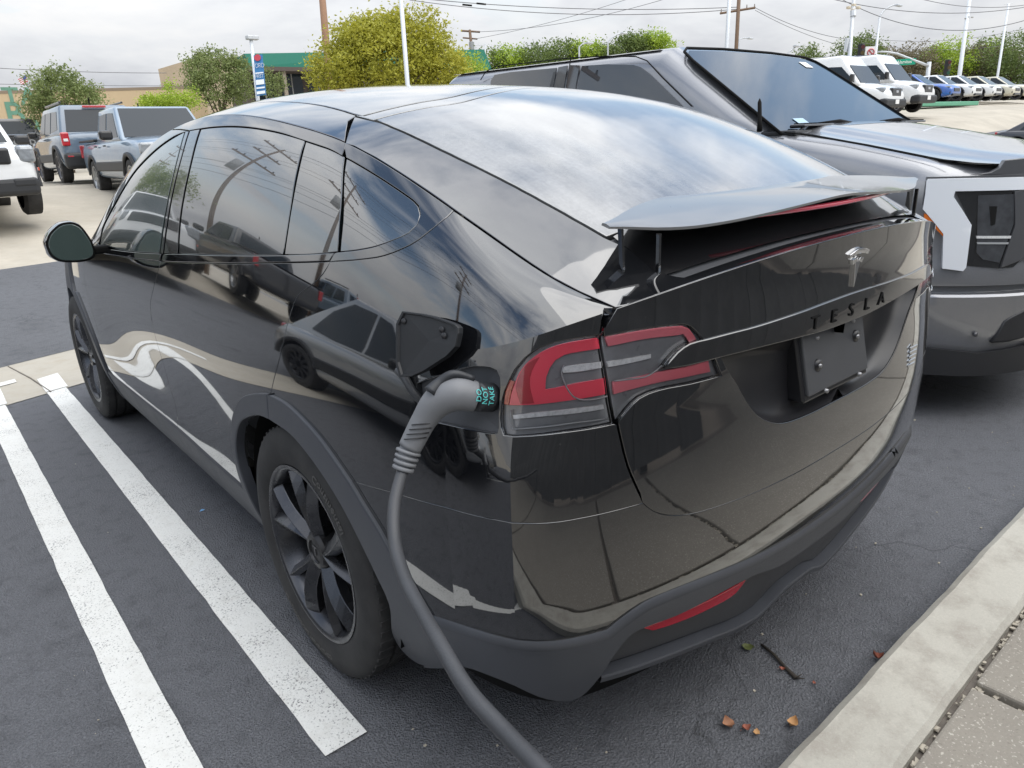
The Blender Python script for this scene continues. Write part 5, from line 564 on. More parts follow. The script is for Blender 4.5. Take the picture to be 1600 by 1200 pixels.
# plate recess, bracket
S_, out, _h = POLY['recess']
def recess():
    q = np.array(out); c = side(q[:, 0], q[:, 1]); 
    cx = np.array([0, c[:, 1].mean(), c[:, 2].mean()]); V = []; F = []
    ring = []
    for s in (-1, 1):
        pts = [p*np.array([1 if s < 0 else -1, 1, 1]) for p in c]; ring += pts if s < 0 else pts[::-1]
    # drop duplicates along the centre
    R = [ring[0]]
    for p in ring[1:]:
        if np.linalg.norm(p-R[-1]) > .004: R.append(p)
    R = [p for p in R if not (abs(p[0]) < .02 and .87 < p[2] < 1.00)]
    R = np.array(R); ang = np.arctan2(R[:, 2]-cx[2], (R[:, 0])*.5); R = R[np.argsort(ang)]; n = len(R)
    lv = [(1.0, .004), (.97, .022), (.90, .040), (.55, .042), (.0, .042)]
    for k, d in lv:
        for p in R:
            zc = cx[2]+.02; lowpull = 1. if p[2] > zc else 1.
            V.append((p[0]*k, p[1]*k+cx[1]*(1-k)+d, cx[2]+(p[2]-cx[2])*k*lowpull))
    for j in range(len(lv)-1):
        for i in range(n): F.append((j*n+i, j*n+(i+1) % n, (j+1)*n+(i+1) % n, (j+1)*n+i))
    o = mesh('plate_recess', squeeze(np.array(V)), F, SATB, car, True); return o
recess()
py = -.985
def onplate(x, z, y=0.): return Vector((x, py+y+z*.22, .952+z))
br = MB(); br.prism([(-.160, -.088), (.160, -.088), (.160, .070), (-.160, .070)], lambda a, b: onplate(a, b, .004), lambda a, b: onplate(a, b, .05)); bo = br.build('plate_bracket', SATB, car, bev=.006)
br = MB(); br.prism([(-.150, -.072), (.150, -.072), (.150, .068), (-.150, .068)], lambda a, b: onplate(a, b, -.004), lambda a, b: onplate(a, b, .010)); br.build('plate_holder', CLADD, bo, bev=.003)
for (x, z, r) in ((-.085, .052, .004), (.095, .058, .004), (-.07, -.076, .005), (.10, -.076, .005), (-.095, -.01, .014), (.1, .02, .014)):
    br = MB(); br.lathe([(-.009, .001), (-.009, r), (-.002, r*1.1)], 14, 'Y', tuple(onplate(x, z))); sc_ = br.build('screw', ALU if r < .012 else SATB, bo, True)
    if r > .012:
        br = MB(); br.lathe([(-.013, .0005), (-.013, .005), (-.006, .005)], 10, 'Y', tuple(onplate(x, z))); br.build('screw', ALU, bo, True)
# emblem and letters
def face_y(x, z):
    # rear face y at (x,z): nearest on s,v
    s = np.linspace(0, 3, 61); v = np.interp(z, [.2, 1.0, 1.24], [0, .775, 1.0]); 
    Z = np.linspace(.3, .999, 160); A, B = np.meshgrid(s, Z, indexing='ij'); X = face_y.c if hasattr(face_y, 'c') else None
    if X is None: X = side(A, B); face_y.c = X
    d = (X[..., 0]+abs(x))**2+(X[..., 2]-z)**2; return float(X[..., 1].flat[int(d.argmin())])
def logo_t():
    # curved crossbar over a tapering stem
    poly_bar = []; 
    for i in range(13): a = -.052+.104*i/12; poly_bar.append((a, .036+.010*(1-(a/.052)**2)))
    for i in range(13): a = .050-.100*i/12; poly_bar.append((a, .026+.008*(1-(a/.052)**2)))
    b = MB(); f = lambda d: (lambda a, z: (a*.9+.0, face_y(a*.9, 1.158+z)+d, 1.158+z)); b.prism(poly_bar, f(-.007), f(.004))
    stem = [(-.030, .022), (-.012, .0245), (0, .018), (.012, .0245), (.030, .022), (.024, .010), (.012, .014), (.0, -.045), (-.012, .014), (-.024, .010)]
    b.prism(stem, f(-.007), f(.004)); return b.build('emblem', CHROME, car, bev=.001)
logo_t()
for i, ch in enumerate('TESLA'):
    x0 = (-2+i)*.082
    text_obj('letter', ch, lambda x, y, z, x0=x0: (x0+x*1.15, face_y(x0+x, 1.056+y)-.0075-z, 1.059+y*.85), BLACK, car, .050, .0008, 1., .0002)
text_obj('letter', 'PLAID', lambda x, y, z: (.50+x, face_y(.50+x, .835)-.003-z, .832+y), CHROME, car, .022, .001, 1.1) if False else None
b = MB(); 
for k in range(5): b.box((.478+.0, face_y(.478, .83)-.004, .862-k*.013), (.05, .004, .006))
b.build('badge', CHROME, car)

# ---- tail lamps
def m_lens():
    mt, nt, o = newmat('smoky_clear_lens'); t = nt.nodes.new('ShaderNodeBsdfTransparent'); t.inputs[0].default_value = (.96, .96, .97, 1); g = nt.nodes.new('ShaderNodeBsdfGlossy'); g.inputs['Roughness'].default_value = .03
    f = nt.nodes.new('ShaderNodeFresnel'); f.inputs[0].default_value = 1.45; mx = nt.nodes.new('ShaderNodeMixShader'); L(nt, f.outputs[0], mx.inputs[0]); L(nt, t.outputs[0], mx.inputs[1]); L(nt, g.outputs[0], mx.inputs[2]); L(nt, mx.outputs[0], o.inputs[0]); return mt
LENSM = m_lens(); LAMPS = []
for sd_ in (-1, 1):
    lo_k = dict(side_=sd_)
    h = panel('tail_lamp', 'lamp_outer', LAMPD, car, off=-.012, depth=.02, step=(.04,.02), **lo_k)
    for nm, ky, mt, of in (('red_light', 'red_outer', RED if True else PINK, .0005), ('red_light', 'red_outer_dark', REDP, .0012), ('amber_marker', 'amber', AMB, .0012), ('led_strip', 'bar_white_outer', CLR, .001), ('led_strip', 'bar_reverse', CLR, .001)):
        panel(nm, ky, mt, h, off=of-.0055, gap=.0003, depth=.005, bevw=.0008, step=(.05, .02), **lo_k)
    h2 = panel('tail_lamp', 'lamp_inner', LAMPD, car, off=-.012, depth=.02, step=(.04,.02), **lo_k)
    for nm, ky, mt in (('red_light', 'red_inner_top', PINK), ('red_light', 'red_inner_low', PINK), ('led_strip', 'bar_white_inner', CLR)):
        panel(nm, ky, mt, h2, off=-.005, gap=.0003, depth=.005, bevw=.0008, step=(.05, .02), **lo_k)
    LAMPS.append((sd_, (h, h2)))
LAMPS_ = None
def px_tube(name, P, r, mat, par, off=.001):
    b = MB(); b.tube([surf_pt(a, v, off)[0] for a, v in P], r, 6); return b.build(name, mat, par, True)

for sd_, h_ in LAMPS:
    for kk, pts_ in (('o', PIPES[0]), ('o', PIPES[1]), ('o', PIPES[2]), ('i', PIPES[3])):
        par = h_[0] if kk == 'o' else h_[1]; b = MB(); P = [surf_pt(a, v, -.005)[0] for a, v in pts_]; P = [Vector((p.x*(-1 if sd_ > 0 else 1), p.y, p.z)) for p in P]; b.tube(P, .0016, 6); b.build('light_pipe', CLR2, par, True)
    panel('lens', 'lamp_outer', LENSM, h_[0], off=-.001, gap=.0022, depth=.002, step=(.04, .02), side_=sd_); panel('lens', 'lamp_inner', LENSM, h_[1], off=-.001, gap=.0022, depth=.002, step=(.04, .02), side_=sd_)
# ---- spoiler
def spoiler():
    xs = np.linspace(-.674, .674, 45); ax = np.abs(xs)
    ty = np.interp(ax, [0, .3, .45, .55, .62, .66, .674], [-.975, -.958, -.935, -.910, -.882, -.864, -.857]); tz = np.interp(ax, [0, .3, .45, .55, .62, .674], [1.324, 1.307, 1.299, 1.299, 1.306, 1.315])
    ly = np.interp(ax, [0, .4, .55, .64, .674], [-.72, -.75, -.80, -.842, -.854]); lz = np.interp(ax, [0, .2, .4, .55, .64, .674], [1.340, 1.342, 1.338, 1.330, 1.320, 1.315])
    k = np.ones(5)/5; pad = lambda a: np.convolve(np.pad(a, 2, 'edge'), k, 'valid')
    ty, tz, ly, lz = pad(ty), pad(tz), pad(ly), pad(lz); V = []; F = []; n = 9
    for i in range(len(xs)):
        for j in range(n):
            t = j/(n-1); y = ty[i]+(ly[i]-ty[i])*t; z = tz[i]+(lz[i]-tz[i])*t+.002*math.sin(PI*t)
            V.append((xs[i], y, z))
        for j in range(n):
            t = 1-j/(n-1); y = ty[i]+(ly[i]-ty[i])*t+.002; th = .004+.010*math.sin(PI*min(1, t*.9+.05))*min(1, (0.674-abs(xs[i]))*9)
            V.append((xs[i], y, tz[i]+(lz[i]-tz[i])*t-th))
    m_ = 2*n
    for i in range(len(xs)-1):
        for j in range(m_): F.append((i*m_+j, (i+1)*m_+j, (i+1)*m_+(j+1) % m_, i*m_+(j+1) % m_))
    F.append(tuple(range(m_))); F.append(tuple((len(xs)-1)*m_+j for j in range(m_))[::-1])
    o = mesh('spoiler', V, F, simple('spoiler_satin_dust', (.17, .172, .175), .32, coat=.6, coat_ior=1.8, var=.25, vscale=5), car, True); bm = bmesh.new(); bm.from_mesh(o.data); bmesh.ops.recalc_face_normals(bm, faces=bm.faces); bm.to_mesh(o.data); bm.free(); shade_auto(o, 50)
    return o
sp = spoiler()
b = MB(); pts = [(x, -.952+.07*(x/.42)**2*.6, 1.300+.004*abs(x)) for x in np.linspace(-.40, .40, 17)]; b.tube(pts, .006, 6); b.build('brake_light', RED, sp, True)
for s in (-1, 1):
    b = MB(); b.hexa([(s*.640, -.868, 1.225), (s*.634, -.868, 1.225), (s*.630, -.855, 1.24), (s*.636, -.855, 1.24), (s*.646, -.868, 1.312), (s*.640, -.868, 1.312), (s*.636, -.855, 1.314), (s*.642, -.855, 1.314)]); b.build('spoiler_strut', GLOSSB, car); b = MB()
    b.hexa([(s*.582, -.905, 1.215), (s*.576, -.905, 1.215), (s*.575, -.897, 1.22), (s*.581, -.897, 1.22), (s*.582, -.905, 1.292), (s*.576, -.905, 1.292), (s*.575, -.897, 1.292), (s*.581, -.897, 1.292)]); b.build('spoiler_strut', GLOSSB, car)
b = MB(); xs = np.linspace(-.58, .58, 29); W_ = []
for yk, dz_ in ((None, .0015), (-.90, .003), (-.86, .005), (-.79, .005)):
    for x in xs:
        y = float(LY(x))+.05 if yk is None else max(yk, float(LY(x))+.07); W_.append((x, y, float(top(x, y)[2])+dz_*min(1, (.585-abs(x))*8)))
b.add(W_, [(r*29+i, r*29+i+1, (r+1)*29+i+1, (r+1)*29+i) for r in range(3) for i in range(28)]); b.build('spoiler_well', GLOSSB, car, True)

# ---- side mirrors
for s in (-1, 1):
    poly = [(1.18, 1.087), (1.187, 1.14), (1.165, 1.185), (1.12, 1.222), (1.075, 1.226), (1.045, 1.205), (1.02, 1.14), (1.015, 1.09), (1.03, 1.062), (1.08, 1.052), (1.15, 1.060)]
    for _ in range(2): poly = [q_ for i in range(len(poly)) for q_ in ((poly[i][0]*.8+poly[(i+1) % len(poly)][0]*.2, poly[i][1]*.8+poly[(i+1) % len(poly)][1]*.2), (poly[i][0]*.2+poly[(i+1) % len(poly)][0]*.8, poly[i][1]*.2+poly[(i+1) % len(poly)][1]*.8))]
    b = MB(); Y0 = 1.80; f = lambda k, d: (lambda x, z: (s*(1.10+(x-1.10)*k), Y0+d+(x-1.02)*.35, 1.135+(z-1.135)*k))
    rings = [(1.0, 0.), (1.03, .02), (1.03, .06), (.92, .12), (.70, .165), (.3, .19)]; V = []; F = []; n = len(poly)
    for k, d in rings: V += [f(k, d)(*p) for p in poly]
    for j in range(len(rings)-1):
        for i in range(n): F.append((j*n+i, j*n+(i+1) % n, (j+1)*n+(i+1) % n, (j+1)*n+i))
    F.append(tuple(range((len(rings)-1)*n, len(rings)*n)))
    mo = mesh('side_mirror', V, F, PAINT, car, True); bm = bmesh.new(); bm.from_mesh(mo.data); bmesh.ops.recalc_face_normals(bm, faces=bm.faces); bm.to_mesh(mo.data); bm.free()
    shade_auto(mo, 50)
    MG = simple('mirror_glass', (.04, .06, .055), .06, metal=.0, coat=1, coat_ior=1.5)
    g = MB(); g.prism(poly, f(.90, -.004), f(.90, .01)); g.build('mirror_glass', MG, mo, bev=.003)
    g = MB(); g.prism(poly, f(1.0, .002), f(1.0, .012)); g.build('mirror_rim', BLACK, mo, bev=.004)
    a = MB(); a.box((s*.985, 1.97, 1.083), (.16, .07, .035)); a.build('mirror_arm', BLACK, mo, bev=.01)

# ---- wheels
RIM = simple('satin_dark_wheel', (.080, .082, .090), .26, metal=.85, var=.15, vscale=12)
RIMD = simple('wheel_barrel', (.020, .020, .022), .5, metal=.5)
def m_tyre():
    mt, nt, o = newmat('tyre_rubber'); b = N(nt, 'ShaderNodeBsdfPrincipled'); co = objco(nt)
    f = noise(nt, 9, 5, .65, co); L(nt, mixc(nt, ramp(nt, f, [(.3, 0), (.7, 1)]), (.019, .019, .020), (.042, .041, .040)), b.inputs['Base Color'])
    b.inputs['Roughness'].default_value = .72; b.inputs['Specular IOR Level'].default_value = .35
    L(nt, bump(nt, noise(nt, 220, 2, .5, co), .25, .002), b.inputs['Normal']); L(nt, b.outputs[0], o.inputs[0]); return mt
TYRE = m_tyre()
def make_wheel(R, wdt, rr, parent, loc, s, letters=True):
    """s=-1: outer face towards -x"""
    h = wdt/2; ox = s*h
    # tyre, profile from outer bead over the tread to the inner bead
    q = .268
    prof = [(.93*h, rr), (1.0*h, rr+.012), (1.03*h, rr+.03), (1.045*h, rr+.055), (1.03*h, R-.048), (.985*h, R-.022), (.93*h, R-.010), (.86*h, R-.004)]
    tr = []
    gx = [.58, .20, -.20, -.58]; x = .80
    tr.append((.80*h, R-.0015))
    for g in gx:
        tr += [((g+.055)*h, R), ((g+.045)*h, R-.008), ((g-.045)*h, R-.008), ((g-.055)*h, R)]
    prof2 = prof+tr+[(-a, r) for a, r in prof[::-1]]
    prof2 = [(a*s*1.0, r) for a, r in prof2]
    if s < 0: pass
    w = MB(); NS = 120
    w.lathe(prof2, NS, 'X'); w_o = None
    rim_root = MB()
    # barrel and lip
    lip = [(.93*h, rr+.006), (.985*h, rr+.004), (.99*h, rr-.004), (.95*h, rr-.012), (.78*h, rr-.022), (.2*h, rr-.045), (-.9*h, rr-.03)]
    rim_root.lathe([(a*s, r) for a, r in lip], 72, 'X')
    wheel = rim_root.build('wheel', RIM, parent, True); wheel.location = loc; shade_auto(wheel, 50)
    ty = w.build('tyre', TYRE, wheel, True); shade_auto(ty, 40)
    # sipes in the shoulder: small blocks
    sp_ = MB(); n = 66
    for i in range(n):
        a = 2*PI*i/n; ca, sa = math.cos(a), math.sin(a)
        for (x0, x1, tilt) in ((.63, .90, .012), (-.63, -.90, .012), (.26, .53, .03), (-.26, -.53, .03), (-.15, .15, .02)):
            P = []
            for r_ in (R-.006, R+.0022):
                for xx, t0 in ((x0, 0), (x1, tilt)):
                    for da in (-.0185, .0185):
                        an = a+da+t0*(1 if xx == x1 else 0); rr_ = r_-(.004 if abs(xx) > .85 else 0); P.append((s*xx*h, rr_*math.cos(an), rr_*math.sin(an)))
            sp_.add(P, [(0, 1, 3, 2), (4, 6, 7, 5), (0, 4, 5, 1), (2, 3, 7, 6), (0, 2, 6, 4), (1, 5, 7, 3)])
    t_ = sp_.build('tread_block', TYRE, wheel); t_['kind'] = 'stuff'
    # barrel back, brake disc
    d = MB(); d.lathe([(s*.05*h, .0), (s*.05*h, rr*.86)], 48, 'X'); d.build('wheel_barrel', BLACK, wheel, True)
    d = MB(); d.lathe([(s*.22*h, .09), (s*.22*h, rr*.68), (s*.14*h, rr*.68)], 48, 'X'); d.build('brake_disc', simple('brake_steel', (.10, .10, .10), .35, metal=.9), wheel, True)
    # spokes: five pairs, each blade a folded wedge
    hub_x = s*.80*h; rim_x = s*.90*h
    for i in range(5):
        a0 = 2*PI*i/5+.35
        for br_, (da_in, da_out, w_in, w_out) in enumerate(((-.10, -.34, .050, .070), (.16, .22, .045, .036))):
            V = []
            K = 6
            for k in range(K+1):
                t = k/K; r_ = .045+(rr-.014-.045)*t; an = a0+da_in+(da_out-da_in)*t; wd = (w_in+(w_out-w_in)*t)*(1-.18*math.sin(PI*t)); xc = hub_x+(rim_x-hub_x)*t+s*.012*math.sin(PI*t*.9)
                cx, cy = r_*math.cos(an), r_*math.sin(an); tx, ty_ = -math.sin(an), math.cos(an)
                skew = .35 if br_ == 0 else -.3
                V += [(xc-s*.018, cx-tx*wd/2, cy-ty_*wd/2), (xc+s*.006, cx+tx*wd*skew*.5, cy+ty_*wd*skew*.5), (xc-s*.020, cx+tx*wd/2, cy+ty_*wd/2), (xc-s*.05, cx+tx*wd*.30, cy+ty_*wd*.30), (xc-s*.05, cx-tx*wd*.30, cy-ty_*wd*.30)]
            F = []
            for k in range(K):
                for j in range(5): F.append((k*5+j, k*5+(j+1) % 5, (k+1)*5+(j+1) % 5, (k+1)*5+j))
            F += [(0, 1, 2, 3, 4), tuple(K*5+j for j in (4, 3, 2, 1, 0))]
            sp2 = MB(); sp2.add(V, F); so_ = sp2.build('spoke', RIM, wheel, False); bevel(so_, .002, 2, 25)
    c = MB(); c.lathe([(hub_x-s*.05, .062), (hub_x-s*.004, .060), (hub_x+s*.006, .050), (hub_x+s*.008, .036), (hub_x+s*.003, .034), (hub_x+s*.004, .0)], 40, 'X'); hc = c.build('hub_cap', simple('hub_black', (.03, .03, .032), .3, metal=.6), wheel, True); shade_auto(hc, 30)
    V, F = text_mesh('T', .045, .0008); mesh('hub_emblem', [(hub_x+s*(.0055+z), x, y) for x, y, z in [(v.x, v.y, v.z) for v in V]], F, simple('emblem_grey', (.25, .25, .26), .3, metal=1), wheel, False)
    if letters:
        def ring_text(txt, size, rad, acen, flip=1):
            V, F = text_mesh(txt, size, .0009, 1.05, .0004)
            P = []
            for v in V:
                an = acen-flip*v.x/rad*1.; r_ = rad+v.y*flip; xx = h*1.045+.0004+v.z; P.append((s*xx, r_*math.cos(an), r_*math.sin(an)))
            if s < 0 and False: F = [f[::-1] for f in F]
            o = mesh('sidewall_letters', P, F, simple('raised_rubber', (.075, .073, .070), .6), wheel, False); return o
        ring_text('Continental', .036, R-.062, ANG1, FL1)
        ring_text('CONTINENTAL CROSSCONTACT', .020, R-.060, ANG2, FL1)
    return wheel
ANG1, ANG2, FL1 = PI*.72, PI*1.58, -1
WX = .985
for y, R, wd in ((0, .378, .272), (2.965, .369, .255)):
    for s in (-1, 1):
        kx = 1 if s < 0 else .972
        make_wheel(R, wd, .262, car, (s*(WX*kx-wd/2-.004), y, R), s, letters=(s < 0))
# small things: sticker on the glass, sensors
P0 = top(-.56, -.10); b = MB()
def ontop(x, y, o=.002): X = top(np.array([x]), np.array([y]))[0]; n = topnorm(np.array([x]), np.array([y]))[0]; return tuple(X+n*o)
b.add([ontop(-.572, -.300, .0028), ontop(-.505, -.325, .0028), ontop(-.495, -.285, .0028), ontop(-.562, -.262, .0028)], [(0, 1, 2, 3)]); b.build('window_sticker', simple('paper_white', (.75, .75, .74), .6), car)
# ------------------------------------------------------------------ ground, terrain, road
def hz(x, y):
    x = np.asarray(x, float); y = np.asarray(y, float); t = y-(4.62+.32*(x+1.3)); tc_ = np.clip(y-5.5, 0, None)
    t = np.minimum(t, y-3.8+np.clip(x, -8, 0)*0) if False else t
    tt = np.where(x > 4, np.maximum(t, 0)*0+np.clip(y-7., 0, None), t)
    k = np.clip((x-2)/6, 0, 1); tt = t*(1-k)+np.clip(y-7., 0, None)*k
    f = np.interp(tt, [0, 1.5, 4, 7.6, 9.5, 12, 19, 40, 90], [0, .04, .22, .55, .78, 1.0, 1.02, 1.3, 2.2])
    g = np.interp(x, [3, 10, 20, 33, 45, 80], [0, .2, .75, 1.45, 1.85, 2.3]); s = np.clip((y-5.5)/6, 0, 1); s = s*s*(3-2*s)
    return f+g*s
def sheet(name, poly, dz, mat, step=.5, label=None, edge=None):
    """a flat-lying sheet over the terrain with a given outline"""
    P = []
    n = len(poly)
    for i in range(n):
        a = np.array(poly[i], float); b_ = np.array(poly[(i+1) % n], float); k = max(1, int(np.linalg.norm(b_-a)/step))
        P += [a+(b_-a)*t/k for t in range(k)]
    P = np.array(P)
    if edge:
        rg = np.random.RandomState(3); P = P+rg.randn(*P.shape)*edge
    lo_, hi_ = P.min(0), P.max(0); A, B = np.meshgrid(np.arange(lo_[0], hi_[0], step), np.arange(lo_[1], hi_[1], step)); G = np.stack([A.ravel(), B.ravel()], 1); G = G[in_poly(G, P)] if len(G) else G
    if len(G): G = G[np.min(np.linalg.norm(G[:, None]-P[None], axis=2), axis=1) > step*.4]
    pts = [Vector(p) for p in P]+[Vector(p) for p in G]
    vo, eo, fo, *_ = delaunay_2d_cdt(pts, [(i, (i+1) % len(P)) for i in range(len(P))], [], 1, 1e-6)
    V = [(v.x, v.y, float(hz(v.x, v.y))+dz) for v in vo]; o = mesh(name, V, [tuple(f) for f in fo], mat, None, True)
    bm = bmesh.new(); bm.from_mesh(o.data); bmesh.ops.recalc_face_normals(bm, faces=bm.faces)
    if sum(f.normal.z for f in bm.faces) < 0: bmesh.ops.reverse_faces(bm, faces=bm.faces)
    bm.to_mesh(o.data); bm.free(); return tag(o, kind='structure')
def m_asphalt(name, base, spk=.5, fine=1.):
    mt, nt, o = newmat(name); b = N(nt, 'ShaderNodeBsdfPrincipled'); co = gen(nt)
    big = noise(nt, .9, 5, .6, co); mid = noise(nt, 14, 5, .65, co); fin = noise(nt, 170, 3, .7, co); v = nt.nodes.new('ShaderNodeTexVoronoi'); v.inputs['Scale'].default_value = 190; L(nt, co, v.inputs['Vector'])
    c = mixc(nt, ramp(nt, big, [(.3, 0), (.7, 1)]), tuple(x*.86 for x in base), tuple(x*1.12 for x in base))
    c = mixc(nt, ramp(nt, fin, [(.35, 0), (.72, 1)]), c, tuple(x*2.1 for x in base)); c = mixc(nt, mathn(nt, 'MULTIPLY', ramp(nt, mid, [(.25, 1), (.5, 0)]), .5), c, tuple(x*.55 for x in base))
    wn = noise(nt, 62, 1, .5, co); c = mixc(nt, mathn(nt, 'MULTIPLY', ramp(nt, wn, [(.775, 0), (.80, 1)]), spk), c, (.50, .49, .46))
    vc = nt.nodes.new('ShaderNodeTexVoronoi'); vc.feature = 'DISTANCE_TO_EDGE'; vc.inputs['Scale'].default_value = .55; wv = nt.nodes.new('ShaderNodeVectorMath'); wv.operation = 'ADD'; nv2 = nt.nodes.new('ShaderNodeTexNoise'); nv2.inputs['Scale'].default_value = 5; nv2.inputs['Detail'].default_value = 6; L(nt, co, nv2.inputs['Vector']); sc2 = nt.nodes.new('ShaderNodeVectorMath'); sc2.operation = 'SCALE'; sc2.inputs[3].default_value = .28; L(nt, nv2.outputs['Color'], sc2.inputs[0]); L(nt, co, wv.inputs[0]); L(nt, sc2.outputs[0], wv.inputs[1]); L(nt, wv.outputs[0], vc.inputs['Vector'])
    crack = mathn(nt, 'MULTIPLY', ramp(nt, vc.outputs['Distance'], [(.0, 1), (.0035, 0)]), ramp(nt, noise(nt, .6, 2, .5, co), [(.50, 0), (.58, .45)])); c = mixc(nt, crack, c, (.02, .02, .02)); st_ = mathn(nt, 'MULTIPLY', ramp(nt, noise(nt, 1.6, 3, .6, co, .6), [(.60, 0), (.72, 1)]), .35); c = mixc(nt, st_, c, tuple(x*.55 for x in base))
    L(nt, c, b.inputs['Base Color']); L(nt, ramp(nt, fin, [(.3, .62), (.7, .9)]), b.inputs['Roughness']); b.inputs['Specular IOR Level'].default_value = .4
    hgt = mathn(nt, 'ADD', mathn(nt, 'MULTIPLY', noise(nt, 105, 4, .65, co, .6), 1.), mathn(nt, 'MULTIPLY', v.outputs['Distance'], .6))
    L(nt, bump(nt, hgt, 1.0*fine, .010), b.inputs['Normal']); L(nt, b.outputs[0], o.inputs[0]); return mt
def m_concrete(name, base, stain=.35, warm=(.34, .28, .20), agg=0., bscale=60):
    mt, nt, o = newmat(name); b = N(nt, 'ShaderNodeBsdfPrincipled'); co = gen(nt)
    big = noise(nt, .7, 6, .62, co, .4); mid = noise(nt, 9, 6, .7, co); fin = noise(nt, 230, 3, .7, co)
    c = mixc(nt, ramp(nt, big, [(.32, 0), (.68, 1)]), tuple(x*.84 for x in base), tuple(min(1, x*1.1) for x in base))
    c = mixc(nt, mathn(nt, 'MULTIPLY', ramp(nt, mid, [(.45, 0), (.75, 1)]), stain), c, warm); c = mixc(nt, ramp(nt, fin, [(.3, .22), (.7, 0)]), c, tuple(x*.45 for x in base))
    if agg:
        v = noise(nt, 120, 2, .6, co); c = mixc(nt, mathn(nt, 'MULTIPLY', ramp(nt, v, [(.6, 0), (.68, 1)]), agg), c, (.68, .64, .56)); v2 = noise(nt, 95, 2, .6, objco(nt)); c = mixc(nt, mathn(nt, 'MULTIPLY', ramp(nt, v2, [(.30, 1), (.38, 0)]), agg*.6), c, (.12, .10, .085))
    L(nt, c, b.inputs['Base Color']); b.inputs['Roughness'].default_value = .88; b.inputs['Specular IOR Level'].default_value = .3
    L(nt, bump(nt, mathn(nt, 'ADD', fin, mathn(nt, 'MULTIPLY', noise(nt, bscale, 4, .7, co), .7)), .35, .004), b.inputs['Normal']); L(nt, b.outputs[0], o.inputs[0]); return mt
def m_roadpaint():
    mt, nt, o = newmat('worn_white_paint'); b = N(nt, 'ShaderNodeBsdfPrincipled'); co = gen(nt)
    f = noise(nt, 150, 4, .7, co); g = noise(nt, 5, 4, .6, co); th = mathn(nt, 'ADD', f, mathn(nt, 'MULTIPLY', g, .35))
    c = mixc(nt, ramp(nt, th, [(.50, 1), (.60, 0)]), (.72, .72, .69), (.17, .17, .17)); c = mixc(nt, mathn(nt, 'MULTIPLY', ramp(nt, noise(nt, 18, 5, .7, co), [(.5, 0), (.8, 1)]), .35), c, (.45, .43, .38))
    L(nt, c, b.inputs['Base Color']); b.inputs['Roughness'].default_value = .8; b.inputs['Specular IOR Level'].default_value = .3
    L(nt, bump(nt, noise(nt, 120, 4, .65, co), .5, .006), b.inputs['Normal']); L(nt, b.outputs[0], o.inputs[0]); return mt
ASPH = m_asphalt('sealed_asphalt', (.098, .101, .110)); ASPH2 = m_asphalt('drive_asphalt', (.10, .103, .11), .35)
CONC = m_concrete('lot_concrete', (.46, .42, .35), .30); GUTC = m_concrete('gutter_concrete', (.44, .41, .35), .4); KERBC = m_concrete('kerb_concrete', (.50, .48, .42), .62, (.24, .20, .17), .15)
WALKC = m_concrete('pavement_concrete', (.30, .275, .235), .2, (.22, .19, .16), .55); RPAINT = m_roadpaint(); DIRT = simple('joint_grit', (.16, .14, .12), .95, var=.5, vscale=60)
# far lot and land: one sheet to the horizon
xs = np.concatenate([np.linspace(-500, -30, 12), np.arange(-27, 70, 1.5), np.linspace(75, 600, 14)]); ys = np.concatenate([np.linspace(-300, -12, 8), np.arange(-9, 60, 1.5), np.linspace(65, 700, 14)])
A, B = np.meshgrid(xs, ys, indexing='ij'); Z = hz(A, B)-.03; V = np.stack([A, B, Z], -1).reshape(-1, 3); ny = len(ys)
F = [(i*ny+j, (i+1)*ny+j, (i+1)*ny+j+1, i*ny+j+1) for i in range(len(xs)-1) for j in range(ny-1)]
g = mesh('ground', V, F, CONC, None, True); tag(g, kind='structure')
def gl(x, k): return 3.66+.32*(x+1.41)+k        # gutter line: valley gutter runs slightly askew
sheet('parking_lot', [(-14, -1.2), (14, -1.2), (14, 4.4), (5, 4.4), (3.6, gl(3.6, 0)), (-6, gl(-6, 0)), (-14, gl(-6, 0))], .0, ASPH, .6)
gp = [(3.0, gl(3.0, .0)), (3.0, gl(3.0, 1.06)), (-6, gl(-6, 1.06)), (-14, gl(-6, 1.06)), (-14, gl(-6, 0)), (-6, gl(-6, 0))]
sheet('valley_gutter', gp, .004, GUTC, .5)
sheet('drive', [(12, 5.0), (12, 9.5), (5, 9.6), (1.6, 9.75), (-1.9, 8.75), (-2.5, 12.8), (-14, 12.5), (-14, gl(-6, 1.06)), (-6, gl(-6, 1.06)), (3.0, gl(3.0, 1.06)), (3.0, 4.9)], .006, ASPH2, .5)
sheet('far_road', [(10, 6.4), (60, 3.0), (60, 7.5), (36, 9.2), (26, 9.0), (12, 9.0)], .012, ASPH2, 1.)
# painted bay lines run across the gutter
for x0, x1 in ((-1.495, -1.386), (-1.142, -1.022)):
    y0 = -3.0 if x0 < -1.3 else -.325
    y0 = -1.19 if x0 < -1.3 else y0
    sheet('painted_line', [(x0, y0), (x1, y0), (x1, gl(x1, .02)), (x0, gl(x0, .02))], .005, RPAINT, .09, edge=.0009)
    sheet('painted_line', [(x0-.005, gl(x0, .02)), (x1+.012, gl(x1, .02)), (x1+.02, gl(x1, .45)), (x0+.0, gl(x0, .42))], .009, RPAINT, .09, edge=.0009)
sheet('painted_line', [(-4.24, -1.19), (-4.14, -1.19), (-4.14, 2.7), (-4.24, 2.7)], .005, RPAINT, .2)
sheet('painted_line', [(-1.26, gl(-1.26, .50)), (-1.26, gl(-1.26, .60)), (-1.9, gl(-1.9, .60)), (-1.9, gl(-1.9, .50))], .009, RPAINT, .2)
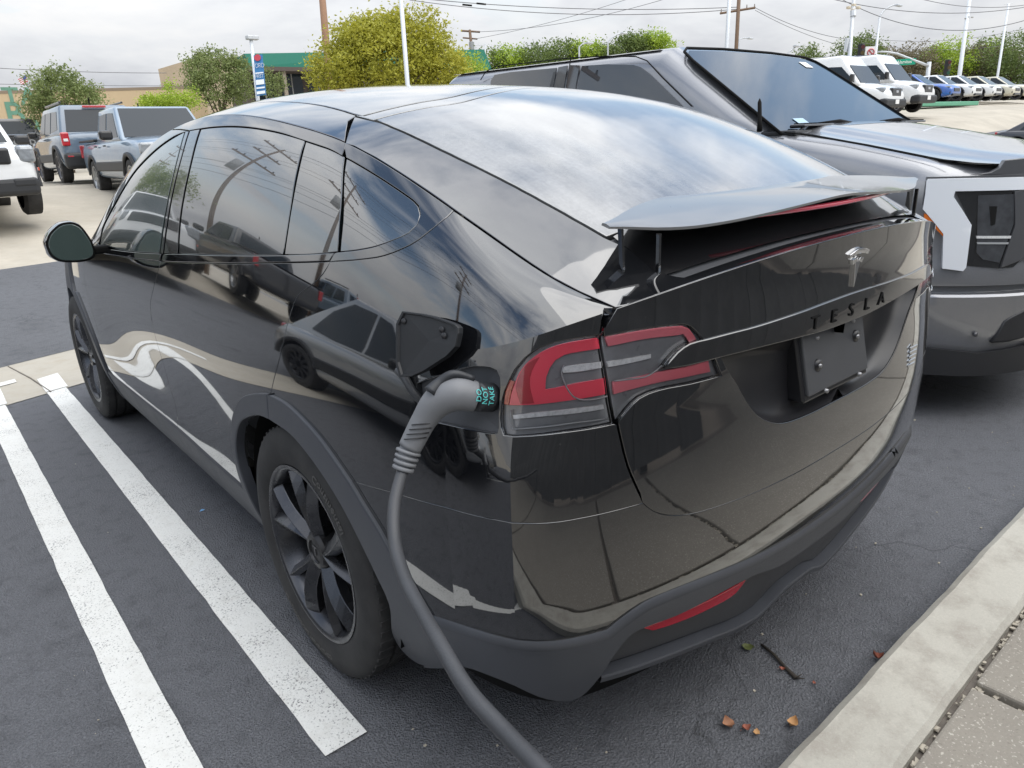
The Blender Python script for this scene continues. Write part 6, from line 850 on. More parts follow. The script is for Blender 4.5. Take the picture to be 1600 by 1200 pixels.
# gutter joint
b = MB(); b.tube([(-1.12, gl(-1.12, 0), .0065), (-1.17, gl(-1.17, .5), .0065), (-1.25, gl(-1.25, 1.04), .0065)], .006, 5); o = b.build('gutter_joint', DIRT); tag(o, kind='structure')
# kerb: front edge at the asphalt, top .12 up
KZ = .12; ky0, ky1 = -1.163, -1.341
def kerb():
    V = []; F = []; n = 70; prof = [(ky0+.012, 0), (ky0+.008, KZ-.02), (ky0, KZ-.012), (ky0-.014, KZ), (ky1+.014, KZ), (ky1, KZ-.014), (ky1, -.05)]
    xsx = np.linspace(-9, 12, n*3)
    for x in xsx:
        for (y, z) in prof: V.append((x, y+.0016*math.sin(x*9)+.001*math.sin(x*31), z+.0008*math.sin(x*17)))
    m_ = len(prof)
    for i in range(len(xsx)-1):
        for j in range(m_-1): F.append((i*m_+j, i*m_+j+1, (i+1)*m_+j+1, (i+1)*m_+j))
    o = mesh('kerb', V, F, KERBC, None, True); shade_auto(o, 40); return tag(o, kind='structure')
kerb()
# pavement slabs beyond the kerb, each its own slab with grit in the joints
pv = empty('pavement', (0, 0, 0)); tag(pv, kind='structure')
slab_y = [(-2.70, ky1-.018)]
jx = [-7.3, -5.6, -3.9, -2.2, -.52, 0.150, 2.75, 4.4, 6.1]
for (ya, yb) in slab_y:
    for i in range(len(jx)-1):
        b = MB(); b.box(((jx[i]+jx[i+1])/2, (ya+yb)/2, KZ-.055), (jx[i+1]-jx[i]-.028, yb-ya, .10)); b.build('slab', WALKC, pv, bev=.008)
b = MB(); b.box((-.6, -2.8, KZ-.085), (14, 3.2, .10)); b.build('slab_bed', DIRT, pv)
rg = random.Random(4); b = MB()
def stone(b, x, y, z, s):
    P = [];
    for k in range(8): P.append((x+s*(((k & 1)-.5)*1.2+rg.uniform(-.3, .3)), y+s*((((k >> 1) & 1)-.5)*.9+rg.uniform(-.3, .3)), z+s*((k >> 2)*.7+rg.uniform(-.1, .15))))
    b.add(P, [(0, 2, 3, 1), (4, 5, 7, 6), (0, 1, 5, 4), (2, 6, 7, 3), (0, 4, 6, 2), (1, 3, 7, 5)])
for i in range(150): stone(b, 0.150+rg.uniform(-.012, .012), rg.uniform(-2.6, ky1-.02), KZ-.028, rg.uniform(.005, .014))
for i in range(170): stone(b, rg.uniform(-.6, 3.), ky1-.009+rg.uniform(-.007, .007), KZ-.030, rg.uniform(.004, .011))
o = b.build('joint_gravel', simple('pale_gravel', (.42, .38, .31), .9, var=.4, vscale=40)); tag(o, kind='stuff', label='pale grit and pebbles lying in the pavement joints', cat='gravel')
b = MB()
for i in range(60):
    x = rg.uniform(-1.0, 2.6); y = rg.uniform(-1.17, -.35) if rg.random() < .75 else rg.uniform(-1.17, -1.1); stone(b, x, y, .001, rg.uniform(.002, .007))
for i in range(60): stone(b, rg.uniform(-3, -1), rg.uniform(-1., 3.), .001, rg.uniform(.0015, .004))
o = b.build('grit', simple('pale_gravel', (.42, .38, .31), .9)); tag(o, kind='stuff', label='scattered pale grit and tiny stones on the asphalt', cat='gravel')
# ------------------------------------------------------------------ fallen leaves, twig and litter
def leaf(name, loc, size, rz, mat, curl, label, group=None, lobes=0):
    size *= .82; V = []; F = []; n = 9; rr_ = random.Random(int(size*1e4)+int(rz*10))
    for i in range(n):
        t = i/(n-1); wv = size*.36*math.sin(PI*min(1, t*1.02))**.75*(1+rr_.uniform(-.25, .25)); z0 = curl*size*(4*(t-.5)**2)
        for k, sg in enumerate((-1, -.5, 0, .5, 1)): V.append((size*(t-.5), sg*wv, z0+abs(sg)*curl*size*.9+rr_.uniform(-.03, .03)*size+.002))
    for i in range(n-1):
        for k in range(4): F.append((i*5+k, i*5+k+1, (i+1)*5+k+1, (i+1)*5+k))
    b_ = len(V); V += [(size*.5, 0, .003), (size*.5, .0015, .003), (size*.78, .004, .004)]; F.append((b_, b_+1, b_+2))
    o = mesh(name, V, F, mat, None, True); o.location = loc; o.rotation_euler = (0, 0, rz); return tag(o, label, 'leaf', group)
LB = simple('leaf_brown', (.36, .18, .10), .7, var=.35, vscale=50); LR = simple('leaf_red', (.32, .11, .07), .7, var=.3, vscale=50); LG = simple('leaf_green', (.13, .15, .05), .6, var=.3, vscale=50); LT = simple('leaf_tan', (.50, .28, .12), .7, var=.3, vscale=50)
leaf('leaf', (-0.314, -0.957, 0.003), .045, 1.1, LB, .25, 'brown curled leaf nearest the cable on the asphalt', 'fallen leaves')
leaf('leaf', (-0.292, -0.995, 0.003), .030, 2.6, LR, .3, 'small red brown crumpled leaf between two paler leaves', 'fallen leaves')
leaf('leaf', (-0.284, -1.020, 0.003), .026, .4, LT, .15, 'little tan leaf flake at the end of the leaf trio', 'fallen leaves')
leaf('leaf', (-0.194, -1.068, 0.003), .042, .1, LT, .3, 'tan curled leaf close to the kerb edge', 'fallen leaves')
leaf('leaf', (0.211, -1.107, 0.003), .034, 2.0, LR, .5, 'folded red leaf leaning against the kerb', 'fallen leaves')
leaf('leaf', (-0.027, -0.944, 0.003), .020, 2.0, LR, .3, 'small rust coloured leaf under the twig', 'fallen leaves')
leaf('leaf', (-0.014, -1.033, 0.003), .014, 1.0, LR, .3, 'tiny rust flake alone between twig and kerb', 'fallen leaves')
leaf('leaf', (-0.016, -0.827, 0.003), .045, -.9, LG, .12, 'olive green slender leaf lying beside the twig', 'fallen leaves')
b = MB(); a = Vector((0.025, -0.848, 0.006)); c_ = Vector((-0.030, -0.988, 0.006)); b.tube([a, a.lerp(c_, .35)+Vector((.004, 0, .002)), a.lerp(c_, .7), c_], [.004, .0045, .005, .0065], 7)
b.tube([c_, c_+Vector((.02, -.006, .004))], [.003, .001], 5); b.tube([c_, c_+Vector((.012, -.02, .002))], [.003, .001], 5)
tag(b.build('twig', simple('twig_bark', (.035, .028, .022), .8, var=.3, vscale=60), None, True), 'thin dark broken twig lying on the asphalt behind the bumper', 'twig')
b = MB(); q = Vector((-0.930, 1.270, 0.002)); b.add([q+Vector(v) for v in ((-.012, 0, 0), (.004, -.008, .003), (.014, .003, .001), (.0, .010, .004))], [(0, 1, 2, 3)]); tag(b.build('litter', simple('litter_blue', (.20, .42, .68), .5)), 'tiny scrap of pale blue litter between the white line and the car', 'litter')

# ------------------------------------------------------------------ charging door, plug and cable
S_, pout, _h = POLY['port']
q = np.array(pout); PX = side(q[:, 0], q[:, 1]); pn = sidenorm(np.array([4.9]), np.array([.9]))[0]; V = []; F = []; n = len(PX)
for d in (0., .014): V += [tuple(p-pn*(.002+d)) for p in PX]
V.append(tuple(PX.mean(0)-pn*.020)); F = [(i, (i+1) % n, (i+1) % n+n, i+n) for i in range(n)]+[(i+n, (i+1) % n+n, 2*n) for i in range(n)]
port = mesh('charge_port', V, F, simple('port_grey', (.075, .079, .088), .55, var=.25, vscale=30), car, False)
PL_ = [(-0.888, -0.767, 1.018), (-0.925, -0.766, 1.029), (-0.956, -0.750, 1.039), (-0.981, -0.728, 1.024), (-1.002, -0.711, 0.991), (-1.032, -0.701, 0.942), (-1.051, -0.702, 0.906)]
def charge_door():
    c = [Vector(p) for p in [(-0.955, -0.571, 1.166), (-0.933, -0.644, 1.165), (-0.920, -0.714, 1.156), (-0.919, -0.726, 1.148), (-0.935, -0.728, 1.110), (-0.972, -0.647, 1.053), (-0.984, -0.594, 1.042)]]; nrm_ = (c[1]-c[0]).cross(c[-1]-c[0]).normalized(); camd = Vector((-1.65, -1.744, 1.461))-c[0]
    if nrm_.dot(camd) < 0: nrm_.negate()
    # smooth outline
    P = []
    n = len(c)
    for i in range(n):
        a, b_ = c[i], c[(i+1) % n]; P += [a.lerp(b_, t) for t in (.2, .5, .8)]
    V = []; F = []; m_ = len(P); ce = sum(P, Vector())/m_
    rings = [(1.0, -.012), (1.0, .000), (.985, .003), (.93, .003), (.90, -.001), (.0, -.001)]
    for k, d in rings: V += [ce+(p-ce)*k+nrm_*d for p in P]
    for j in range(len(rings)-1):
        for i in range(m_): F.append((j*m_+i, j*m_+(i+1) % m_, (j+1)*m_+(i+1) % m_, (j+1)*m_+i))
    o = mesh('charge_door', V, F, simple('door_inner_black', (.010, .011, .013), .5, var=.3, vscale=30), car, False); o2 = None
    for u_, w_ in ((.13, .15), (.78, .25), (.82, .42)):
        p = c[0].lerp(c[2], 0)+(c[3]-c[0])*0; base = c[0].lerp(c[2], u_).lerp(c[6].lerp(c[4], u_), w_)+nrm_*.0015
        b = MB(); r_ = .006; z_ = nrm_.orthogonal().normalized(); y_ = nrm_.cross(z_); n_ = 14; V = [base+nrm_*.004]; V += [base+(z_*math.cos(2*PI*k/n_)+y_*math.sin(2*PI*k/n_))*r_ for k in range(n_)]; b.add(V, [(0, 1+k, 1+(k+1) % n_) for k in range(n_)]); b.build('door_button', SATB, o, True)
    return o
cd = charge_door()
CG = simple('port_arm_grey', (.045, .047, .052), .45)
b = MB(); b.tube([(-0.951, -0.547, 1.039), (-0.952, -0.572, 1.029), (-0.949, -0.593, 1.003), (-0.933, -0.604, 0.975), (-0.921, -0.607, 0.961)], .009, 8); b.V = [tuple(Vector(v)) for v in b.V]; b.build('hinge_arm', CG, cd, True)
b = MB(); b.tube([(-0.930, -0.589, 1.014), (-0.903, -0.634, 1.060), (-0.880, -0.669, 1.085), (-0.855, -0.698, 1.098), (-0.838, -0.717, 1.101), (-0.832, -0.727, 1.106)], [.003, .010, .013, .012, .006, .002], 8); b.build('door_seal', GLOSSB, cd, True)
# plug
plug = empty('charging_plug', tuple(PL_[0]), label='grey charging connector plugged into the open charge port of the black car', cat='charger plug')
HG_ = simple('handle_grey', (.16, .165, .175), .5, var=.2, vscale=14, bmp=.12, bscale=700); HD = simple('handle_dark', (.022, .024, .028), .5); CAB = simple('cable_rubber', (.045, .047, .052), .5, var=.35, vscale=16, bmp=.2, bscale=300)
def rel(P): return [tuple(Vector(p)-Vector(PL_[0])) for p in P]
def smoothpath(P, n=10):
    P = [Vector(p) for p in P]; E = [P[0]*2-P[1]]+P+[P[-1]*2-P[-2]]; out = []
    for i in range(len(P)-1):
        a, b_, c, d = E[i], E[i+1], E[i+2], E[i+3]
        for k in range(n):
            t = k/n; out.append(.5*((2*b_)+(c-a)*t+(2*a-5*b_+4*c-d)*t*t+(3*b_-a-3*c+d)*t**3))
    return out+[P[-1]]
def smoothr(R_, n=10):
    out = []
    for i in range(len(R_)-1): out += [R_[i]+(R_[i+1]-R_[i])*k/n for k in range(n)]
    return out+[R_[-1]]
nozzle = [PL_[0], PL_[1]]
b = MB(); b.tube(rel(smoothpath(nozzle, 4)), .027, 20); b.build('plug_nose', HD, plug, True)
body = PL_[1:6]
b = MB(); b.tube(rel(smoothpath(body, 10)), smoothr([.028, .032, .029, .0235, .0215], 10), 22); hb = b.build('plug_handle', HG_, plug, True)
b = MB(); pb = [Vector(p) for p in PL_]; dirg = (pb[6]-pb[5]).normalized()
for k in range(4):
    b = MB(); c0 = pb[5]+dirg*(.004+.0105*k)-pb[0]; b.tube([c0, c0+dirg*.0022, c0+dirg*.0062, c0+dirg*.0075], [.019, .0235-.001*k, .0235-.001*k, .019], 20); b.build('strain_relief_ring', HG_, plug, True)
b = MB(); b.tube([pb[5]-pb[0], pb[6]-pb[0]], [.018, .0145], 16); b.build('strain_relief', HG_, plug, True)
for k in range(4):       # grip grooves
    t0 = pb[4].lerp(pb[5], .15+.17*k)-pb[0]; view = (Vector((-1.65, -1.744, 1.461))-pb[4]).normalized(); ax = dirg; sd2 = ax.cross(view).normalized(); b = MB()
    arc = [t0+(view*math.cos(a)+sd2*math.sin(a))*.0252+ax*(.010*math.sin(a)) for a in np.linspace(-.9, .75, 9)]; b.tube(arc, .0012, 5); b.build('grip_groove', SATB, plug, True)
latch = [pb[1]+Vector((0, 0, .034)), pb[2]+Vector((0, 0, .037)), pb[3].lerp(pb[2], .35)+Vector((-.004, 0, .034)), pb[3]+Vector((-.018, -.004, .024))]
b = MB(); b.tube([v-pb[0] for v in smoothpath(latch, 5)], smoothr([.006, .008, .010, .013], 5), 10); b.build('latch', HD, plug, True)
# hand lettering on the nose
dn = (pb[1]-pb[0]).normalized(); view = (Vector((-1.65, -1.744, 1.461))-pb[0]).normalized(); vv = (view-dn*view.dot(dn)).normalized(); uu = dn.cross(vv).normalized()
TEAL = simple('teal_marker', (.10, .52, .50), .6)
def onnose(base):
    def f(x, y, z):
        a = x/.0285; return tuple(dn*(base+y)+(vv*math.cos(a)+uu*math.sin(a))*(.0276+z))
    return f
for tx, ba in (('DO', .050), ('NOT', .0355), ('TAKE', .020)):
    text_obj('marker_lettering', tx, (lambda x, y, z, ba=ba: tuple(dn*(ba+y)+(vv*math.cos(x/.0285+.1)+uu*math.sin(x/.0285+.1))*(.0276+z))), TEAL, plug, .0155, .0003)
cpts = [pb[6]]+[Vector(p) for p in [(-1.101, -0.746, 0.867), (-1.137, -0.800, 0.829), (-1.168, -0.878, 0.812), (-1.191, -0.958, 0.806), (-1.212, -1.039, 0.802), (-1.230, -1.125, 0.792), (-1.235, -1.205, 0.786), (-1.242, -1.280, 0.789), (-1.246, -1.362, 0.785)]]
b = MB(); cs = smoothpath(cpts, 12); b.tube(cs, .0112, 18); cb = b.build('charging_cable', CAB, None, True); tag(cb, 'thick dark grey charging cable hanging from the plug in front of the bumper', 'cable')
# ------------------------------------------------------------------ grey pickup parked alongside
TCX = 3.15
def tyf(x):
    t = (x-TCX)/1.02; return -.85+.10*t*t+.40*abs(t)**4
def m_metallic(name, c, rough=.34, coat=1., flake=.35):
    mt, nt, o = newmat(name); b = N(nt, 'ShaderNodeBsdfPrincipled'); co = objco(nt); b.inputs['Metallic'].default_value = .55; b.inputs['Roughness'].default_value = rough
    b.inputs['Coat Weight'].default_value = coat; b.inputs['Coat IOR'].default_value = 1.65; b.inputs['Coat Roughness'].default_value = .03
    f = noise(nt, 900, 1, .5, co); g = noise(nt, 3, 5, .6, co); c1 = mixc(nt, ramp(nt, f, [(.35, 0), (.65, flake)]), c, tuple(min(1, x*1.9) for x in c)); c2 = mixc(nt, mathn(nt, 'MULTIPLY', ramp(nt, g, [(.4, 0), (.8, 1)]), .12), c1, (.45, .43, .40)); L(nt, c2, b.inputs['Base Color'])
    L(nt, b.outputs[0], o.inputs[0]); return mt
TG = m_metallic('grey_metallic', (.21, .215, .23)); TGL = simple('grille_grey', (.075, .077, .083), .4, coat=.6)
truck = empty('pickup_truck', (TCX, 0, 0), label='large dark grey metallic pickup truck parked beside the black crossover, its headlamp facing the kerb', cat='pickup truck')
def rel_t(P): return [(p[0]-TCX, p[1], p[2]) for p in P]
ZT = lambda y: float(np.interp(y, [-.85, -.6, -.35, 0, .4, .9, 6], [1.235, 1.268, 1.30, 1.375, 1.452, 1.44, 1.42]))
# plan outline, left half: front centre -> corner -> side -> rear
po = [(x, tyf(x)) for x in np.linspace(TCX, 2.20, 16)]+[(2.165, -.405), (2.145, -.36), (2.135, -.28), (2.13, -.15)]+[(2.125, y) for y in np.arange(.1, 5.2, .35)]
po = [Vector((x-TCX, y, 0)) for x, y in po]
nrmls = []
for i in range(len(po)):
    d = (po[min(i+1, len(po)-1)]-po[max(i-1, 0)]).normalized(); nrmls.append(Vector((-d.y, d.x, 0))*(1 if Vector((-d.y, d.x, 0)).dot(-po[i]+Vector((0, 2, 0))) > 0 else -1))
levels = [(.24, .16, 0), (.27, .07, 0), (.36, .03, 0), (.46, .0, 0), (.60, -.008, 0), (.652, -.012, 0), (.664, -.004, 0), (.668, .045, 0), (.700, .05, 0), (.706, .004, 0), (.80, .0, 0), (.815, .006, 0), (.95, .004, 0), (1.08, .006, 0), (-.15, .010, 1), (-.10, .022, 1), (-.06, .040, 1), (-.032, .062, 1), (-.012, .095, 1), (.0, .15, 1)]
def truck_half(sg):
    V = []; F = []; m_ = len(levels)
    for i, p in enumerate(po):
        zt = ZT(p.y)
        for (z, ins, rel_) in levels:
            zz_ = zt+z if rel_ else z*(1 if z < .9 else 1+(zt-1.25)*.25)
            q = p+nrmls[i]*ins; 
            if i == 0: q.x = 0
            V.append((sg*q.x, q.y, zz_))
    for i in range(len(po)-1):
        for j in range(m_-1): F.append((i*m_+j, i*m_+j+1, (i+1)*m_+j+1, (i+1)*m_+j))
    return V, F, m_
b = MB(); V, F, m_ = truck_half(1); b.add(V, F); V2, F2, _ = truck_half(-1); b.add(V2, [f[::-1] for f in F2])
tb = b.build('body', TG, truck, True); shade_auto(tb, 38)
b = MB(); V = []; F = []
for i, p in enumerate(po):
    if p.y > .7: break
    q = p+nrmls[i]*.145; V += [(min(0, q.x), q.y, ZT(p.y)-.004), (max(0, -q.x), q.y, ZT(p.y)-.004)]
for i in range(len(V)//2-1): F.append((2*i, 2*i+1, 2*i+3, 2*i+2))
b.add(V, F); b.build('bonnet_base', TGL, truck, True)
# bonnet with raised centre
V = []; F = []; ys = np.concatenate([np.linspace(-.80, -.3, 9), np.linspace(-.2, .62, 9)]); us = np.linspace(-1, 1, 41)
def hoodz(u, y): e = abs(u); k = 1/(1+math.exp((e-.78)/.04)); return ZT(y)+.004+.028*k+.018*(1-u*u)
for y in ys:
    xe_ = .87
    if y < -.35: xe_ = max(.12, (abs((max(0, min(1, (y+.15+.85)/.5)))**(1/3.2)))*1.02-.15)
    xe_ = min(.87, xe_)
    for u in us: V.append((u*xe_, y, hoodz(u*xe_/.87, y) if True else 0))
n = len(us)
for i in range(len(ys)-1):
    for j in range(n-1): F.append((i*n+j, i*n+j+1, (i+1)*n+j+1, (i+1)*n+j))
b = MB(); b.add(V, F); b.build('bonnet', TG, truck, True)
def slab3(name, P, nv, th, mat, par=None, org=(TCX, 0, 0), bev=.0, smooth=False):
    P = [Vector(p)-Vector(org) for p in P]; nv = Vector(nv).normalized(); b = MB(); n = len(P); V = [p+nv*th*.5 for p in P]+[p-nv*th*.5 for p in P]
    b.add(V, [tuple(range(n)), tuple(range(2*n-1, n-1, -1))]+[(i, i+n, (i+1) % n+n, (i+1) % n) for i in range(n)]); return b.build(name, mat, par, smooth, bev)
def fascia(name, P, mat, par, out=.006, th=.03, bev=0.):
    """polygon (x,z) laid on the bowed front, densely split so it follows the bow"""
    Q = []
    for i in range(len(P)):
        a, c = P[i], P[(i+1) % len(P)]; k = max(1, int(max(abs(c[0]-a[0])/.02, abs(c[1]-a[1])/.06))); Q += [(a[0]+(c[0]-a[0])*t/k, a[1]+(c[1]-a[1])*t/k) for t in range(k)]
    lo_x, hi_x = min(q[0] for q in Q), max(q[0] for q in Q); pts = [Vector(q) for q in Q]; ne = len(Q)
    G = [(x, z) for x in np.arange(lo_x, hi_x, .03) for z in np.arange(min(q[1] for q in Q), max(q[1] for q in Q), .05)]
    if G:
        G = np.array(G); G = G[in_poly(G, Q)]; 
        if len(G): G = G[np.min(np.linalg.norm(G[:, None]-np.array(Q)[None], axis=2), axis=1) > .008]
        pts += [Vector(g_) for g_ in G]
    vo, eo, fo, *_ = delaunay_2d_cdt(pts, [(i, (i+1) % ne) for i in range(ne)], [], 1, 1e-6)
    def nn(x): d = (tyf(x+.001)-tyf(x-.001))/.002; return Vector((d, -1, 0)).normalized()
    V = [Vector((v.x-TCX, tyf(v.x), v.y))+nn(v.x)*out for v in vo]; k = len(V); Vb = [Vector((v.x-TCX, tyf(v.x), v.y))+nn(v.x)*(out-th) for v in vo]
    F = [tuple(f) for f in fo]; E = {}
    for f in F:
        for i in range(len(f)): E[(f[i], f[(i+1) % len(f)])] = 1
    S_ = [(a, c, c+k, a+k) for a, c in E if (c, a) not in E]
    b = MB(); b.add(V+Vb, F+[tuple(i+k for i in f[::-1]) for f in F]+S_); o = b.build(name, mat, par, False)
    if bev: bevel(o, bev, 2, 50)
    return shade_auto(o, 45)
LBAR = simple('white_light_guide', (.86, .89, .93), .25, coat=1, coat_ior=1.5)
hl = fascia('headlamp', [(2.197, 1.163), (2.285, 1.163), (2.402, 1.161), (2.47, 1.165), (2.47, .86), (2.415, 0.794), (2.355, 0.792), (2.257, 0.808), (2.250, 1.003)], simple('lamp_black', (.018, .019, .021), .18, coat=1, coat_ior=1.7), truck, .004, .02)
fascia('light_bar', [(2.132, 1.220), (2.394, 1.216), (2.50, 1.213), (TCX, 1.207), (TCX, 1.158), (2.50, 1.163), (2.402, 1.158), (2.196, 1.161), (2.194, 1.136), (2.250, 1.003), (2.254, 0.801), (2.247, 0.783), (2.193, 0.796), (2.183, 0.963), (2.130, 1.081), (2.131, 1.144), (2.130, 1.209)], LBAR, truck, .016, .03, .004)
fascia('grille', [(2.395, 1.158), (TCX, 1.152), (TCX, .845), (2.45, .835), (2.362, 0.794), (2.386, 0.994), (2.363, 1.151)], TGL, truck, .014, .03, .006)
fascia('marker_light', [(2.134, 1.060), (2.145, 1.054), (2.187, 0.972), (2.190, 0.938), (2.179, 0.960), (2.136, 1.039)], simple('orange_lens', (.75, .17, .015), .25, coat=1), truck, .013, .02)
pl_ = fascia('lamp_reflector', [(2.256, 1.139), (2.365, 1.140), (2.382, 1.000), (2.356, 0.819), (2.301, 0.837), (2.278, 0.869)], simple('lamp_inner', (.09, .095, .105), .18, metal=.4, coat=1, var=.5, vscale=25), hl, .009, .01)
fascia('lamp_lens', [(2.293, 1.088), (2.315, 1.087), (2.318, 1.004), (2.307, 0.998)], simple('lamp_slot', (.01, .01, .01), .3), hl, .012, .006)
fascia('lamp_lens', [(2.269, 0.951), (2.381, 0.946), (2.379, 0.934), (2.271, 0.939)], CLR, hl, .012, .006); fascia('lamp_lens', [(2.273, 0.921), (2.375, 0.916), (2.374, 0.907), (2.276, 0.912)], CLR2, hl, .012, .006)
fascia('grille_surround', [(2.130, 1.229), (2.230, 1.228), (2.391, 1.229), (TCX, 1.250), (TCX, 1.222), (2.393, 1.218), (2.131, 1.221), (2.130, 1.215), (2.130, 1.144), (2.130, 1.069), (2.130, 1.098), (2.131, 1.158), (2.130, 1.212)], TGL, truck, .010, .03, .003)
fascia('bonnet_edge', [(2.230, 1.232), (2.282, 1.242), (2.306, 1.261), (2.318, 1.294), (2.381, 1.299), (2.55, 1.30), (TCX, 1.31), (TCX, 1.256), (2.392, 1.225)], TGL, truck, .006, .03, .004)
# bumper inset and lower valance
BLK2 = simple('pickup_lower_black', (.020, .021, .024), .5, var=.2)
fascia('bumper_inset', [(2.378, 0.414), (2.407, 0.492), (2.415, 0.524), (2.442, 0.548), (2.505, 0.581), (2.62, .625), (TCX, .62), (TCX, .40), (2.6, .40), (2.537, 0.429), (2.455, 0.415)], BLK2, truck, .010, .03, .01)
fascia('valance', [(2.128, .40), (2.340, 0.363), (2.546, 0.384), (TCX, .40), (TCX, .245), (2.6, .25), (2.314, 0.241), (2.128, .25)], BLK2, truck, .0, .04, .01)
b = MB(); b.tube([Vector(((2.315, 0.463)[0]-TCX, tyf((2.315, 0.463)[0])-.004, (2.315, 0.463)[1])), Vector(((2.315, 0.463)[0]-TCX-.004, tyf((2.315, 0.463)[0])-.012, (2.315, 0.463)[1]))], .011, 16); b.build('parking_sensor', TGL, truck, True)
# cabin: planes through belt and roof
gA = [(-1.025+.03, .30, 1.40), (1.025-.03, .30, 1.40), (.87, 1.33, 2.02), (-.87, 1.33, 2.02)]
def PSx(z): return -.995+(z-1.40)/.62*.125      # left side plane x (local)
b = MB()
cab = [(-.995, .42, 1.40), (.995, .42, 1.40), (.995, 4.05, 1.40), (-.995, 4.05, 1.40), (-.870, 1.33, 2.00), (.870, 1.33, 2.00), (.870, 3.72, 2.06), (-.870, 3.72, 2.06)]
b.hexa([Vector(p) for p in cab]); cb_ = b.build('cab', TG, truck, True, .15, 7)
# roof crown
V = []; F = []; 
for y in np.linspace(1.42, 3.66, 12):
    zb = 2.00+(y-1.33)/2.39*.06-.012
    for u in np.linspace(-1, 1, 15): V.append((u*.81, y, zb+.045*(1-abs(u)**3)*min(1, (y-1.38)*5, (3.7-y)*5)))
for i in range(11):
    for j in range(14): F.append((i*15+j, i*15+j+1, (i+1)*15+j+1, (i+1)*15+j))
b = MB(); b.add(V, F); b.build('roof', TG, truck, True)
# side glass
for sg in (-1, 1):
    def sp3(P, sg=sg): return [Vector((sg*-(PSx(z)-.004)*1., y, z)) if sg > 0 else Vector((PSx(z)-.004, y, z)) for y, z in P]
    for nm, P in (('window', [(2.041, 1.955), (1.799, 1.941), (1.570, 1.914), (1.497, 1.893), (1.427, 1.852), (1.166, 1.667), (0.974, 1.521), (2.022, 1.610), (2.055, 1.827)]), ('window', [(3.009, 1.986), (2.805, 1.988), (2.294, 1.967), (2.307, 1.852), (2.297, 1.646), (3.036, 1.710), (3.051, 1.947)])):
        o = slab3(nm, [p+Vector((TCX, 0, 0)) for p in sp3(P)], (sg, 0, .2), .010, m_glass('pickup_side_glass', (.008, .010, .014), 1.7), truck, bev=.002)
    for P in [[(2.274, 1.968), (2.183, 1.971), (2.194, 1.813), (2.176, 1.640), (2.284, 1.646), (2.293, 1.851)],[(2.157, 1.971), (2.060, 1.959), (2.074, 1.829), (2.052, 1.633), (2.149, 1.638), (2.172, 1.837)]]: slab3('door_pillar', [p+Vector((TCX, 0, 0)) for p in sp3(P)], (sg, 0, .2), .012, GLOSSB, truck)
    for P in [[(2.159, 2.019), (2.168, 1.854), (2.165, 1.725)],[(3.187, 1.963), (3.129, 2.021), (3.011, 2.047), (2.159, 2.019), (1.808, 1.992), (1.553, 1.962), (1.456, 1.927), (1.319, 1.820), (1.055, 1.630)]]:
        b = MB(); b.tube([p+Vector((sg*.003, 0, 0)) for p in sp3(P)], .004, 5); b.build('door_seal', BLACK, truck, True)
# windscreen
wn_ = Vector((0, -.56, .91)).normalized()
def WPl(x, t, o=.012): return Vector((TCX+x, .42+t*.91, 1.40+t*.60))+wn_*o
slab3('windscreen', [WPl(-.93, .07), WPl(.93, .07), WPl(.835, .80), WPl(.80, .885), WPl(.72, .93), WPl(.3, .955), WPl(-.3, .955), WPl(-.72, .93), WPl(-.80, .885), WPl(-.835, .80)], wn_, .012, simple('windscreen_glass', (.012, .022, .032), .03, coat=.35, coat_ior=1.5), truck, bev=.004)
b = MB(); fr = [WPl(-.945, .05, .02), WPl(-.85, .80, .02), WPl(-.815, .90, .02), WPl(-.73, .95, .02), WPl(-.3, .975, .02), WPl(.3, .975, .02), WPl(.73, .95, .02), WPl(.815, .90, .02), WPl(.85, .80, .02), WPl(.945, .05, .02)]; b.tube([p-Vector((TCX, 0, 0)) for p in fr], .009, 6); b.build('windscreen_seal', BLACK, truck, True)
slab3('windscreen_sticker', [WPl(.52, .80, .022), WPl(.62, .80, .022), WPl(.62, .87, .022), WPl(.52, .87, .022)], wn_, .002, simple('paper_white', (.75, .75, .74), .6), truck)
slab3('windscreen_sticker', [WPl(-.62, .13, .022), WPl(-.50, .13, .022), WPl(-.50, .19, .022), WPl(-.62, .19, .022)], wn_, .002, simple('sticker_blue', (.35, .48, .58), .5), truck)
# cowl, wipers, vents, aerial
b = MB(); b.box((0, .50, 1.452), (1.84, .22, .03)); b.build('cowl', BLK2, truck, bev=.01)
for (xa, xb) in ((-.78, -.12), (.02, .72)):
    w_ = MB(); p0 = WPl(xa, .10, .030)-Vector((TCX, 0, 0)); p1 = WPl(xb, .075, .030)-Vector((TCX, 0, 0)); w_.tube([p0, p0.lerp(p1, .5)+Vector((0, 0, .008)), p1], .010, 6); wo_ = w_.build('wiper', BLACK, truck, True)
    w_ = MB(); pm = p0.lerp(p1, .42)+wn_*.02; w_.tube([pm, pm+Vector((.15, -.05, .01)), Vector((xb+.06, .44, 1.475))], [.010, .013, .018], 6); w_.build('wiper_arm', BLACK, wo_, True)
for s in (-1, 1):
    b = MB(); b.box((s*.66, .43, hoodz(.72, .43)+.004), (.34, .085, .012)); vb = b.build('bonnet_vent', TGL, truck, bev=.004)
    for k in range(15): b = MB(); b.box((s*(.52+.020*k), .43, hoodz(.72, .43)+.012), (.006, .075, .008)); b.build('vent_slat', BLACK, vb)
b = MB(); b.tube([Vector((1.168, -0.035, 1.467))-Vector((TCX, 0, 0)), Vector((1.178, -0.027, 1.505))-Vector((TCX, 0, 0)), Vector((1.197, -0.009, 1.580))-Vector((TCX, 0, 0)), Vector((1.201, -0.006, 1.595))-Vector((TCX, 0, 0))], [.012, .009, .008, .002], 8); b.build('aerial', BLACK, truck, True)
